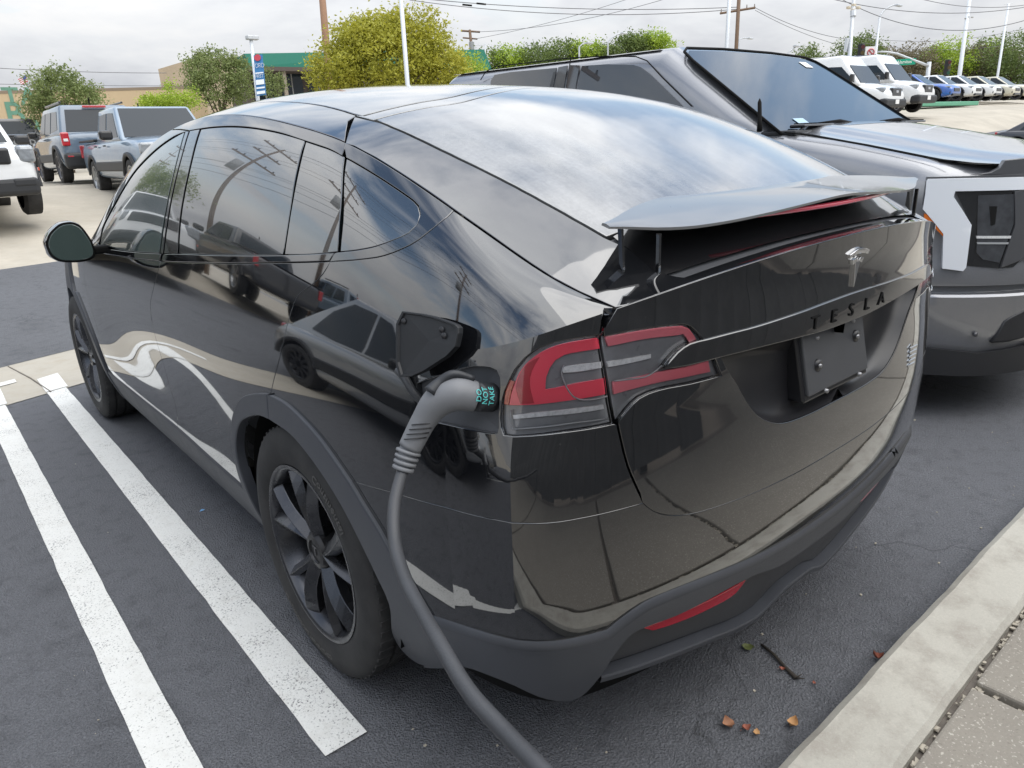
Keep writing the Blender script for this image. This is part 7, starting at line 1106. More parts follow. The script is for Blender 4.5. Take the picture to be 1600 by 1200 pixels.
# shut lines on the wing
b = MB(); P = [(-.93, y, ZT(y)+.003) for y in np.linspace(-.42, .42, 9)]; b.tube([Vector(p) for p in P]+[Vector((-.90, .50, ZT(.5)+.012))], .0035, 5); b.build('shut_line', BLACK, truck, True)
# doors' lower detail, mirror, wheels
for s in (-1, 1):
    mb = MB(); mb.box((s*1.16, .98, 1.46), (.24, .12, .20)); mb.build('side_mirror', TGL, truck, bev=.04, seg=3)
def simple_wheel(R, wd, par, loc, s, spokes=6, rimm=None, far=False, detail=True):
    n = 28 if far else 40
    b = MB(); h = wd/2; q_ = R*.70; b.lathe([(s*h*.9, q_), (s*h, q_+.02), (s*h*1.02, R*.85), (s*h*.92, R*.985), (s*h*.7, R), (-s*h*.7, R), (-s*h, R*.9), (-s*h, q_)], n, 'X'); ty = b.build('wheel', TYRE, par, True); ty.location = loc; shade_auto(ty, 45)
    r = MB(); r.lathe([(s*h*.94, q_+.004), (s*h*.97, q_-.012), (s*h*.70, q_-.03), (s*h*.2, q_-.05)], n, 'X'); rimm = rimm or simple('alloy', (.32, .33, .34), .35, metal=.9); ro = r.build('rim', rimm, ty, True)
    if detail:
        r = MB(); r.lathe([(s*h*.15, .001), (s*h*.15, q_-.03)], n, 'X'); r.build('wheel_barrel', BLACK, ty, True)
        r = MB()
        for k in range(spokes):
            a = 2*PI*k/spokes; ca, sa = math.cos(a), math.sin(a); M = Matrix(((1, 0, 0), (0, ca, -sa), (0, sa, ca))); r.box((s*h*.68, (q_*.52)*ca, (q_*.52)*sa), (.03, q_*.95, q_*.20), M=M)
        r.lathe([(s*h*.5, .0), (s*h*.8, .0), (s*h*.8, q_*.2), (s*h*.5, q_*.24)], 16, 'X'); r.build('spokes', rimm, ty, False)
    return ty
for y in (.15, 3.83):
    for s in (-1, 1): simple_wheel(.40, .27, truck, (s*.86, y+.12, .40), s)
for y in (.27, 3.95):
    for s in (-1, 1): b = MB(); b.lathe([(s*1.026, .001), (s*1.03, .45)], 32, 'X', (0, y, .42)); b.build('wheel_well', BLACK, truck, True)
b = MB(); b.box((0, 2.2, .42), (1.7, 5.2, .3)); b.build('chassis', BLACK, truck)
# ------------------------------------------------------------------ other vehicles
def carpaint(name, c, metal=.0, r=.35):
    return m_metallic(name, c) if metal else simple(name, c, r, coat=1, coat_ior=1.6, var=.06, vscale=4)
WGL = simple('car_glass', (.018, .026, .034), .08, spec=.32)
def loft_body(st, mat, name, par, wheels, R, wellw=.34, sub=2):
    """st: (y, zbottom, zside, zcentre, halfwidth) from rear to front; wheel wells are cut out"""
    V = []; F = []
    for (y, zb, zs, zc, w_) in st:
        h = [(.0, zb), (w_*.78, zb), (w_*.95, zb+.04), (w_*.995, zb+.22*(zs-zb)), (w_, zb+.55*(zs-zb)), (w_*.985, zs-.16*(zs-zb)), (w_*.93, zs-.02), (w_*.80, zs+(zc-zs)*.5), (w_*.45, zc-.005), (.0, zc)]
        V += [(x, y, z) for x, z in h]+[(-x, y, z) for x, z in h[-2:0:-1]]
    n = 18
    for i in range(len(st)-1):
        for j in range(n): F.append((i*n+j, i*n+(j+1) % n, (i+1)*n+(j+1) % n, (i+1)*n+j))
    F.append(tuple(range(n))[::-1]); F.append(tuple((len(st)-1)*n+j for j in range(n)))
    b = MB(); b.add(V, F); o = b.build(name, mat, None, True)
    m_ = o.modifiers.new('s', 'SUBSURF'); m_.levels = m_.render_levels = sub
    cut = MB()
    for y in wheels:
        for s in (-1, 1): cut.lathe([(s*(st[len(st)//2][4]+.3), 0.001), (s*(st[len(st)//2][4]+.3), R*1.16), (s*(st[len(st)//2][4]-wellw), R*1.16), (s*(st[len(st)//2][4]-wellw), .001)], 28, 'X', (0, y, R*1.04))
    co_ = cut.build('cutter', BLACK); bo = o.modifiers.new('b', 'BOOLEAN'); bo.object = co_; bo.operation = 'DIFFERENCE'; bo.solver = 'EXACT'; bo.material_mode = 'TRANSFER'
    dg = bpy.context.evaluated_depsgraph_get(); dg.update(); me = bpy.data.meshes.new_from_object(o.evaluated_get(dg)); 
    bpy.data.objects.remove(o); bpy.data.objects.remove(co_); o = bpy.data.objects.new(name, me); COL.objects.link(o); o.parent = par; shade_auto(o, 40); return o
def copy_tree(o, parent=None):
    c = o.copy(); COL.objects.link(c); c.parent = parent
    for ch in list(o.children): copy_tree(ch, c)
    return c
def recolor(root, frm, to):
    for o in [root]+list(root.children_recursive):
        if o.type == 'MESH' and any(m_ == frm for m_ in o.data.materials):
            o.data = o.data.copy()
            for i, m_ in enumerate(o.data.materials):
                if m_ == frm: o.data.materials[i] = to
def make_car(name, sp, label, cat, group=None):
    root = empty(name); tag(root, label, cat, group); P = sp['paint']; R = sp['R']; yf, yr = sp['axles']; W_ = sp['W']/2
    loft_body(sp['st'], P, 'body', root, (yf, yr), R, sp.get('well', .34))
    for y in (yf, yr):
        for s in (-1, 1):
            simple_wheel(R, sp.get('tw', .24), root, (s*(W_-sp.get('tw', .24)/2-.005), y, R), s, sp.get('spokes', 5), sp.get('rim'))
            if sp.get('clad'):
                b = MB(); a0 = -1.45; b.lathe([(s*(W_-.02), R*1.12), (s*(W_+.012), R*1.13), (s*(W_+.012), R*1.30), (s*(W_-.02), R*1.32)], 22, 'X', (0, y, R*1.04), PI/2+a0, PI/2-a0, False); b.build('wheel_arch_trim', sp['clad'], root, True)
    if sp.get('clad'):
        for s in (-1, 1): b = MB(); b.box((s*(W_-.03), (yf+yr)/2, sp['st'][0][1]+.12), (.08, yf-yr-2*R, .20)); b.build('sill', sp['clad'], root, bev=.03)
    for g in sp['gh']:
        y0, y1, y2, y3, z0, z1, w0, w1 = g['b']      # base front/rear, roof front/rear
        b = MB(); b.hexa([(-w0, y1, z0), (w0, y1, z0), (w0, y0, z0), (-w0, y0, z0), (-w1, y3, z1), (w1, y3, z1), (w1, y2, z1), (-w1, y2, z1)]); b.build(g.get('n', 'cabin'), g.get('m', P), root, True, g.get('bev', .06), 4)
        if g.get('crown'):
            V = []; F = []
            for i in range(9):
                y = y3+.08+(y2-y3-.16)*i/8
                for j in range(11): u = -1+j*.2; V.append((u*(w1-.06), y, z1-.01+g['crown']*(1-abs(u)**3)*min(1, 3*min(i, 8-i)/8)))
            for i in range(8):
                for j in range(10): F.append((i*11+j, i*11+j+1, (i+1)*11+j+1, (i+1)*11+j))
            b = MB(); b.add(V, F); b.build('roof', g.get('rm', P), root, True)
        wx = lambda z: w0+(w1-w0)*(z-z0)/(z1-z0)
        for poly in g.get('side', ()):
            for s in (-1, 1):
                Q = [Vector((s*(wx(z)+.004), y, z)) for y, z in poly]; slab3('window', Q, (s, 0, .3), .010, WGL, root, (0, 0, 0))
        if g.get('front'):
            t0, t1, m0 = g['front']; f = lambda x, t: Vector((x*(w0+(w1-w0)*t), y0+(y2-y0)*t, z0+(z1-z0)*t)); nv = Vector((0, z1-z0, y0-y2)).normalized()
            slab3('windscreen', [f(-m0, t0)+nv*.006, f(m0, t0)+nv*.006, f(m0, t1)+nv*.006, f(-m0, t1)+nv*.006], nv, .012, WGL, root, (0, 0, 0))
        if g.get('rear'):
            t0, t1, m0 = g['rear']; f = lambda x, t: Vector((x*(w0+(w1-w0)*t), y1+(y3-y1)*t, z0+(z1-z0)*t)); nv = Vector((0, -(z1-z0), -(y1-y3))).normalized()
            slab3('rear_window', [f(-m0, t0)+nv*.006, f(m0, t0)+nv*.006, f(m0, t1)+nv*.006, f(-m0, t1)+nv*.006], nv, .012, WGL, root, (0, 0, 0))
    for it in sp['parts']:
        nm, mt, c, d = it[:4]; bv = it[4] if len(it) > 4 else .02; both = it[5] if len(it) > 5 else abs(c[0]) > .01
        for s in ((-1, 1) if both else (1,)): b = MB(); b.box((s*c[0], c[1], c[2]), d); b.build(nm, mt, root, False, bv, 3)
    return root
LENS = simple('headlamp_clear', (.28, .30, .32), .12, metal=.3, coat=1, var=.5, vscale=14); BPL = simple('bumper_black', (.022, .023, .025), .5); GRL = simple('grille_black', (.012, .012, .013), .35, coat=.5); WPLATE = simple('paper_white', (.75, .75, .74), .6); REDL = m_red('tail_red', (.45, .012, .02))
WHT = carpaint('white_paint', (.74, .75, .75)); BLU = carpaint('bright_blue_paint', (.012, .10, .42)); CRM = carpaint('cream_paint', (.58, .55, .43)); SLT = carpaint('slate_blue_paint', (.105, .150, .205)); SLT2 = carpaint('pale_blue_grey_paint', (.20, .27, .35)); DGR = carpaint('charcoal_paint', (.045, .047, .052)); NVY = carpaint('dark_navy_paint', (.008, .009, .016))
def place(o, x, y, rz, dz=0.): o.location = (x, y, float(hz(x, y))+dz); o.rotation_euler = (0, 0, rz); return o
# --- electric fastback crossover type (row on the right)
EV = dict(paint=BLU, W=1.88, R=.36, axles=(1.49, -1.49), tw=.24, rim=simple('black_alloy', (.03, .03, .032), .35, metal=.7), clad=BPL, spokes=10,
  st=[(-2.33, .42, .82, .86, .70), (-2.28, .32, .98, 1.02, .82), (-2.0, .24, 1.03, 1.08, .91), (-1.2, .22, 1.02, 1.06, .94), (.2, .22, .98, 1.02, .935), (1.0, .22, .95, 1.02, .935), (1.6, .22, .92, 1.00, .93), (2.1, .24, .82, .90, .89), (2.33, .30, .72, .78, .80), (2.40, .40, .62, .66, .66)],
  gh=[dict(b=(1.02, -2.05, .10, -.95, .96, 1.60, .84, .58), crown=.03, side=[[(.82, 1.03), (.10, 1.50), (-.22, 1.52), (-.20, 1.03)], [(-.28, 1.03), (-.30, 1.52), (-.90, 1.49), (-1.25, 1.30), (-1.45, 1.05)]], front=(.08, .93, .90), rear=(.25, .93, .84), rm=simple('roof_glass_dark', (.012, .012, .014), .2, coat=1, coat_ior=1.7))],
  parts=[('headlamp', LENS, (.66, 2.14, .76), (.34, .30, .09), .03), ('grille', GRL, (0, 2.36, .60), (.86, .12, .20), .04, False), ('fog_vent', GRL, (.70, 2.24, .46), (.18, .20, .16), .04), ('lower_grille', GRL, (0, 2.36, .34), (1.1, .14, .12), .03, False), ('side_mirror', GRL, (1.02, .78, 1.05), (.20, .12, .13), .04), ('tail_lamp', REDL, (.62, -2.30, .93), (.20, .08, .12), .02), ('bumper', BPL, (0, -2.28, .42), (1.5, .14, .22), .05, False)])
ev = make_car('electric_suv', EV, 'bright blue electric crossover, leftmost of the row beyond the green island', 'car', 'crossovers parked in a row beyond the green kerb')
place(ev, 46.4, 17.4, PI)
evs = [ev]
for (px_, py_), pt, lb in (((49.4, 17.25), WHT, 'white electric crossover parked directly right of the bright blue one'), ((52.4, 17.1), WHT, 'white electric crossover between another white one and a cream one'), ((55.4, 16.95), CRM, 'cream electric crossover, nearer of the two cream ones in the row'), ((58.6, 16.8), CRM, 'cream electric crossover at the far right end of the row')):
    c = copy_tree(ev); recolor(c, BLU, pt); c['label'] = lb; place(c, px_, py_, PI); evs.append(c)
# --- cargo van
VAN = dict(paint=WHT, W=2.06, R=.36, axles=(2.05, -1.70), tw=.22, well=.3, rim=simple('steel_wheel', (.25, .25, .26), .5, metal=.5), spokes=8,
  st=[(-2.95, .45, 1.2, 1.25, .95), (-2.90, .36, 1.30, 1.35, 1.0), (-1.0, .34, 1.32, 1.4, 1.03), (1.2, .34, 1.32, 1.4, 1.03), (1.75, .34, 1.28, 1.38, 1.03), (2.3, .34, 1.18, 1.30, 1.01), (2.75, .36, 1.04, 1.14, .95), (2.93, .44, .92, .98, .84), (2.98, .52, .80, .84, .70)],
  gh=[dict(b=(1.98, -2.90, .95, -2.84, 1.22, 2.50, 1.01, .84), crown=.06, bev=.16, side=[[(1.66, 1.40), (1.02, 2.02), (.42, 2.06), (.42, 1.42)], [(.05, 1.5), (.05, 2.04), (-.35, 2.04), (-.35, 1.5)]], front=(.10, .66, .90))],
  parts=[('headlamp', LENS, (.80, 2.62, 1.02), (.22, .42, .20), .05), ('grille', GRL, (0, 2.90, .92), (.86, .16, .34), .05, False), ('bumper', BPL, (0, 2.80, .52), (1.92, .42, .34), .09, False), ('side_mirror', GRL, (1.16, 1.62, 1.55), (.22, .14, .30), .05), ('number_plate', WPLATE, (0, 3.025, .56), (.32, .02, .17), .005, False), ('front_badge', CHROME, (0, 2.985, .94), (.20, .02, .09), .01, False), ('door_handle', GRL, (1.035, .55, 1.22), (.03, .18, .04), .01)])
van = make_car('cargo_van', VAN, 'white high roof cargo van, right hand one of the two vans', 'van', 'white vans parked side by side'); place(van, 33.8, 14.7, PI)
v2 = copy_tree(van); v2['label'] = 'white high roof cargo van, left hand one of the two, partly behind the pickup windscreen'; place(v2, 30.4, 14.6, PI)
# --- compact suv with roof rails (slate blue), seen from the rear
SUV = dict(paint=SLT, W=1.89, R=.37, axles=(1.32, -1.35), tw=.24, clad=BPL, spokes=5, rim=simple('dark_alloy', (.10, .10, .11), .35, metal=.8),
  st=[(-2.14, .46, .98, 1.02, .80), (-2.10, .34, 1.10, 1.14, .90), (-1.6, .30, 1.12, 1.16, .94), (.2, .28, 1.10, 1.14, .945), (1.0, .28, 1.10, 1.16, .94), (1.9, .30, 1.04, 1.10, .91), (2.16, .36, .96, 1.0, .84), (2.22, .46, .86, .90, .74)],
  gh=[dict(b=(.95, -2.02, .40, -1.72, 1.06, 1.74, .88, .72), crown=.03, side=[[(.72, 1.14), (.42, 1.60), (-.02, 1.63), (-.02, 1.14)], [(-.10, 1.14), (-.10, 1.63), (-.80, 1.62), (-.80, 1.14)], [(-.90, 1.16), (-.90, 1.62), (-1.52, 1.60), (-1.70, 1.20)]], front=(.1, .92, .9), rear=(.12, .84, .84), rm=GRL)],
  parts=[('headlamp', LENS, (.74, 2.12, .90), (.26, .16, .16), .04), ('grille', GRL, (0, 2.19, .86), (1.1, .1, .26), .04, False), ('rear_bumper', BPL, (0, -2.08, .50), (1.80, .26, .36), .08, False), ('front_bumper', BPL, (0, 2.14, .46), (1.70, .2, .26), .07, False), ('tail_lamp', REDL, (.80, -2.09, .98), (.17, .12, .30), .03), ('reverse_lamp', WPLATE, (.80, -2.155, .96), (.09, .012, .06), .005), ('brake_light', REDL, (0, -1.80, 1.70), (.5, .05, .05), .01, False), ('roof_rail', GRL, (.66, -.7, 1.80), (.05, 1.9, .05), .02), ('side_mirror', GRL, (1.03, .66, 1.16), (.20, .12, .15), .04), ('rear_reflector', REDL, (.78, -2.215, .60), (.12, .01, .03), .003), ('aerial', BLACK, (.0, -1.4, 1.85), (.03, .05, .14), .01, False)])
suv = make_car('compact_suv', SUV, 'slate blue compact SUV with roof rails seen from behind, beyond the blue pickup', 'SUV', 'compact SUVs in the lot'); place(suv, 2.6, 20.2, 0)
s2 = copy_tree(suv); s2['label'] = 'grey compact SUV with black roof rails showing just above the black roof, below the banner'; recolor(s2, SLT, DGR); place(s2, 9.5, 27.5, 0)
# white suv at the left edge, facing the camera
WS = dict(SUV); WS['paint'] = WHT; WS['parts'] = [p for p in SUV['parts'] if p[0] not in ('headlamp', 'grille')]+[('headlamp', LENS, (.76, 2.12, .92), (.24, .18, .26), .06), ('grille', GRL, (0, 2.19, .90), (1.1, .1, .24), .04, False), ('side_marker', AMB, (.925, 1.92, .70), (.02, .07, .05), .006), ('fog_recess', BPL, (.66, 2.20, .52), (.30, .10, .12), .03)]
ws = make_car('compact_suv', WS, 'white compact SUV facing the camera, cut off by the left edge of the picture', 'SUV', 'compact SUVs in the lot'); place(ws, -.78, 13.6, PI+.05)
# --- compact pickup (slate blue), nose towards us
PU = dict(paint=SLT2, W=1.85, R=.37, axles=(1.62, -1.46), tw=.24, clad=BPL, spokes=6, rim=simple('silver_alloy', (.35, .36, .37), .3, metal=.9),
  st=[(-2.52, .50, 1.06, 1.07, .84), (-2.48, .40, 1.14, 1.15, .90), (-1.5, .36, 1.14, 1.15, .925), (.2, .34, 1.12, 1.16, .925), (1.1, .34, 1.12, 1.18, .925), (2.0, .36, 1.08, 1.14, .90), (2.42, .40, 1.0, 1.05, .84), (2.52, .50, .90, .94, .76)],
  gh=[dict(b=(1.15, -.95, .48, -.80, 1.08, 1.745, .86, .72), crown=.035, side=[[(.92, 1.16), (.46, 1.62), (.02, 1.64), (.02, 1.16)], [(-.07, 1.16), (-.07, 1.64), (-.62, 1.62), (-.66, 1.18)]], front=(.1, .93, .9), rear=(.15, .85, .8))],
  parts=[('headlamp', LENS, (.74, 2.44, .92), (.28, .14, .20), .04), ('grille', GRL, (0, 2.50, .88), (1.1, .08, .28), .04, False), ('bumper', BPL, (0, 2.46, .52), (1.74, .2, .26), .07, False), ('side_mirror', GRL, (1.04, .86, 1.20), (.24, .14, .18), .05), ('bed_rail', BPL, (.86, -1.72, 1.16), (.08, 1.5, .04), .01), ('tail_lamp', REDL, (.84, -2.50, .95), (.12, .06, .28), .02), ('door_handle', BPL, (.935, .08, 1.02), (.03, .16, .03), .01), ('door_handle', BPL, (.935, -.72, 1.02), (.03, .16, .03), .01), ('aerial', BLACK, (0, -.5, 1.82), (.02, .05, .10), .01, False)])
pu = make_car('compact_pickup', PU, 'pale blue grey four door pickup with black mirror, parked nose towards us', 'pickup truck'); place(pu, 2.9, 15.3, PI)
# bed opening of the pickup
b = MB(); b.box((0, -1.72, 1.153), (1.5, 1.4, .02)); b.build('bed_liner', BLACK, pu)
# --- dark off-road pickup, rear towards us
RP = dict(paint=DGR, W=2.1, R=.44, axles=(1.9, -1.8), tw=.30, clad=BPL, spokes=6,
  st=[(-2.95, .70, 1.30, 1.31, .94), (-2.92, .58, 1.40, 1.41, 1.02), (-1.8, .52, 1.40, 1.41, 1.05), (.2, .50, 1.36, 1.40, 1.05), (1.2, .50, 1.36, 1.42, 1.05), (2.4, .52, 1.30, 1.38, 1.02), (2.85, .60, 1.2, 1.24, .94), (2.92, .70, 1.1, 1.14, .86)],
  gh=[dict(b=(1.35, -1.10, .62, -.95, 1.32, 2.0, .96, .80), crown=.04, side=[[(1.1, 1.42), (.6, 1.86), (.1, 1.88), (.1, 1.42)], [(0, 1.42), (0, 1.88), (-.78, 1.86), (-.86, 1.44)]], front=(.1, .93, .9), rear=(.12, .86, .84))],
  parts=[('rear_bumper', BPL, (0, -3.02, .68), (1.96, .22, .24), .05, False), ('number_plate', WPLATE, (0, -3.14, .70), (.32, .01, .16), .004, False), ('tail_lamp', REDL, (.94, -2.95, 1.12), (.16, .06, .40), .02), ('tailgate', GRL, (0, -2.96, 1.08), (1.55, .05, .44), .03, False), ('tailgate_handle', BPL, (0, -2.99, 1.33), (1.5, .05, .06), .02, False), ('side_mirror', GRL, (1.18, .9, 1.45), (.24, .14, .26), .05), ('tow_hook', BPL, (.45, -3.1, .54), (.06, .12, .10), .02)])
rp = make_car('offroad_pickup', RP, 'charcoal off-road pickup seen from behind with raised letters across its tailgate', 'pickup truck'); place(rp, 2.5, 33, 0)
text_obj('tailgate_letters', 'FORD', lambda x, y, z: (x*1.15, -2.990-z, 1.10+y), simple('letter_grey', (.22, .225, .23), .4), rp, .24, .004, 1.35, .006)
# --- dark navy crossover at the right edge
b_ = dict(EV); b_['paint'] = NVY; b_['rim'] = simple('two_tone_alloy', (.5, .51, .52), .3, metal=.9)
nv_ = make_car('dark_crossover', b_, 'dark navy crossover with bright alloy wheels, cut off by the right edge', 'car'); place(nv_, 33.87, 6.41, PI)
# --- pale grey crossover in the next bay to the left (mirrored in the black paint)
n_ = dict(EV); n_['paint'] = m_metallic('pale_grey_metallic', (.36, .37, .38)); nb = make_car('neighbour_car', n_, 'pale grey crossover in the bay to the left, seen only as a reflection', 'car'); place(nb, -3.85, 2.3, PI)
nb2 = make_car('neighbour_suv', WS, 'white SUV further left, seen only as a reflection in the front window', 'SUV'); place(nb2, -3.5, 13.6, PI)
# ------------------------------------------------------------------ buildings beyond the lot
def m_ribbed(name, base, axis='X', sc=1.):
    mt, nt, o = newmat(name); b = N(nt, 'ShaderNodeBsdfPrincipled'); co = objco(nt); g = noise(nt, .6, 5, .6, co)
    L(nt, mixc(nt, ramp(nt, g, [(.3, 0), (.7, 1)]), tuple(x*.88 for x in base), tuple(x*1.06 for x in base)), b.inputs['Base Color']); b.inputs['Roughness'].default_value = .7; L(nt, b.outputs[0], o.inputs[0]); return mt
TAN = m_ribbed('tan_wall', (.52, .40, .25)); TAN2 = m_ribbed('tan_wall_plain', (.46, .37, .26)); GRN = simple('green_awning', (.006, .115, .075), .85, var=.1); STON = simple('shopfront_brown', (.10, .08, .07), .8)
def wall_seg(b, A, B, z0, zA, zB, th=.3):
    A = Vector(A); B = Vector(B); d = (B-A); d.z = 0; n = Vector((-d.y, d.x, 0)).normalized()*th
    b.hexa([(A.x, A.y, z0), (B.x, B.y, z0), (B.x+n.x, B.y+n.y, z0), (A.x+n.x, A.y+n.y, z0), (A.x, A.y, zA), (B.x, B.y, zB), (B.x+n.x, B.y+n.y, zB), (A.x+n.x, A.y+n.y, zA)])
A = (-4.451, 57.378, 5.695); Bq = (17.927, 55.551, 6.409)
wh = empty('warehouse', (0, 0, 0), label='long low tan corrugated warehouse behind the parked vehicles at the left', cat='building')
b = MB(); wall_seg(b, A, Bq, .0, A[2], Bq[2]); wa = b.build('wall', TAN, wh)
dirw = (Vector(Bq)-Vector(A)); dirw.z = 0; Lw = dirw.length; du = dirw.normalized(); nw = Vector((du.y, -du.x, 0)); 
if nw.dot(Vector((-1.65, -1.74, 0))-Vector(A)) < 0: nw.negate()
nrib = 240
ribv = MB(); 
for k in range(nrib):
    t = (k+.5)/nrib; p = Vector(A)+du*Lw*t+nw*.03; zt = A[2]+(Bq[2]-A[2])*t; c_, s_ = du.x, du.y; M = Matrix(((c_, -s_, 0), (s_, c_, 0), (0, 0, 1)))
    if k == 0:
        ribv.box((0, 0, 0), (.10, .06, 1.0), M=M); o0 = ribv.build('rib', TAN, wh); me0 = o0.data; o = o0
    else: o = bpy.data.objects.new('rib', me0); COL.objects.link(o); o.parent = wh
    o.location = (p.x, p.y, (zt-.15)/2); o.scale = (1, 1, zt-.15)
b = MB(); b.hexa([tuple(Vector(A)+nw*.08+Vector((0, 0, -.18))), tuple(Vector(Bq)+nw*.08+Vector((0, 0, -.18))), tuple(Vector(Bq)-nw*.4+Vector((0, 0, -.18))), tuple(Vector(A)-nw*.4+Vector((0, 0, -.18))), tuple(Vector(A)+nw*.08), tuple(Vector(Bq)+nw*.08), tuple(Vector(Bq)-nw*.4), tuple(Vector(A)-nw*.4)]); b.build('roof_trim', simple('trim_brown', (.22, .17, .12), .6), wh)
def on_wall(u, v, d): return Vector(WPP(u, v, d))
MUR = simple('mural_green', (.12, .26, .19), .8, var=.3, vscale=3)
RAXIS = lambda P, x, y, z: tuple(Vector(P)+du*x+nw*(.08+z)+Vector((0, 0, y)))
for tx, P, sz in (('TA', (6.477, 56.353, 5.617), 1.5), ('B', (5.920, 55.954, 4.593), 1.9), ('a', (6.910, 55.845, 4.033), 1.3), ('S', (6.591, 55.890, 3.530), 1.2)):
    # bring the lettering onto the wall plane
    P_ = Vector(P); t = (P_-Vector(A)).dot(du); q_ = Vector(A)+du*t; P_ = Vector((q_.x, q_.y, P_.z))
    text_obj('mural_letters', tx, lambda x, y, z, P_=P_: RAXIS(P_, x, y, z), MUR, wh, sz, .01, 1., .03)
b2 = empty('tall_warehouse', (0, 0, 0), label='taller plain tan building with a sloping roof edge behind the low warehouse', cat='building')
P0, P1, P2 = Vector((18.361, 67.165, 8.661)), Vector((20.742, 65.492, 9.360)), Vector((31.189, 65.339, 10.041))
b = MB(); wall_seg(b, P0, P1, 0, P0.z, P1.z, 8); b.build('wall', TAN2, b2); b = MB(); wall_seg(b, P1, P2, 0, P1.z, P2.z, 8); b.build('wall', TAN2, b2)
# green-roofed shop
sh = empty('shop', (0, 0, 0), label='single storey shop with a deep green fascia and white lettering, behind the yellow green tree', cat='building')
A3, B3 = Vector((18.512, 48.429, 6.936)), Vector((36.621, 45.709, 6.911)); T3 = Vector((18.735, 48.632, 7.817)); T4 = Vector((37.030, 46.083, 8.535)); d3 = (B3-A3); d3.z = 0; d3.normalize(); n3 = Vector((d3.y, -d3.x, 0)); 
if n3.dot(Vector((-1.65, -1.74, 0))-A3) < 0: n3.negate()
b = MB(); b.hexa([A3+n3*.9, B3+n3*.9, B3-n3*3, A3-n3*3, Vector((A3.x, A3.y, T3.z))-n3*.2, Vector((B3.x, B3.y, T4.z))-n3*.2, Vector((B3.x, B3.y, T4.z))-n3*3, Vector((A3.x, A3.y, T3.z))-n3*3]); b.build('fascia', GRN, sh)
b = MB(); b.hexa([Vector((A3.x, A3.y, 0))-n3*1, Vector((B3.x, B3.y, 0))-n3*1, Vector((B3.x, B3.y, 0))-n3*6, Vector((A3.x, A3.y, 0))-n3*6, A3-n3*1, B3-n3*1, B3-n3*6, A3-n3*6]); b.build('wall', STON, sh)
b = MB(); b.hexa([A3+n3*.95+Vector((0, 0, -.25)), B3+n3*.95+Vector((0, 0, -.25)), B3-n3*1+Vector((0, 0, -.25)), A3-n3*1+Vector((0, 0, -.25)), A3+n3*.95, B3+n3*.95, B3-n3*1, A3-n3*1]); b.build('eave', STON, sh)
L3 = (B3-A3).length
for k in range(9):
    p = A3+d3*(1.2+k*1.9)-n3*.92; zc = (A3.z+.6)/2; c_, s_ = d3.x, d3.y; M = Matrix(((c_, -s_, 0), (s_, c_, 0), (0, 0, 1)))
    b = MB(); b.box((p.x, p.y, zc+.2), (1.5, .08, A3.z-1.0), M=M); w_ = b.build('window', WGL, sh); b = MB(); b.box((p.x+n3.x*.05, p.y+n3.y*.05, zc+.2), (.07, .06, A3.z-1.0), M=M); b.build('mullion', simple('mullion_grey', (.3, .3, .3), .5), w_)
    if k % 3 == 1: b = MB(); q_ = A3+d3*(.3+k*1.9)+n3*.6; b.box((q_.x, q_.y, A3.z/2), (.22, .22, A3.z), M=M); b.build('post', simple('post_tan', (.30, .25, .20), .7), sh)
PT = Vector((22.210, 47.364, 7.138)); 
for tx, off_ in (('LOS ALAMITOS', 0),):
    text_obj('sign_letters', tx, lambda x, y, z: tuple(A3+d3*((PT-A3).dot(d3)+x+3.35)+n3*(.75+z)+Vector((0, 0, PT.z-A3.z-.12+y))), simple('sign_white', (.8, .8, .78), .5), sh, .75, .02, 1.05, .02)
# ------------------------------------------------------------------ trees
def m_leaf(name, c1, c2, c3):
    mt, nt, o = newmat(name); co = objco(nt); b = N(nt, 'ShaderNodeBsdfPrincipled'); tr = nt.nodes.new('ShaderNodeBsdfTranslucent')
    f = noise(nt, 1.3, 4, .7, co); g = noise(nt, 14, 2, .5, co); c = mixc(nt, ramp(nt, f, [(.35, 0), (.65, 1)]), c1, c2); c = mixc(nt, ramp(nt, g, [(.5, 0), (.75, .8)]), c, c3)
    L(nt, c, b.inputs['Base Color']); L(nt, c, tr.inputs[0]); b.inputs['Roughness'].default_value = .6; mx = nt.nodes.new('ShaderNodeMixShader'); mx.inputs[0].default_value = .35
    L(nt, b.outputs[0], mx.inputs[1]); L(nt, tr.outputs[0], mx.inputs[2]); L(nt, mx.outputs[0], o.inputs[0]); return mt
LF_Y = m_leaf('leaf_yellow_green', (.30, .31, .03), (.46, .44, .05), (.60, .56, .12)); LF_G = m_leaf('leaf_olive', (.15, .20, .06), (.24, .29, .10), (.36, .40, .18)); LF_D = m_leaf('leaf_dark_green', (.09, .14, .04), (.17, .23, .06), (.27, .32, .10)); LF_B = m_leaf('leaf_bright', (.22, .34, .03), (.40, .52, .05), (.52, .62, .11)); LF_R = m_leaf('leaf_brownish', (.15, .13, .08), (.22, .19, .11), (.28, .25, .15))
BARK = simple('bark', (.10, .075, .055), .9, var=.3, vscale=8)
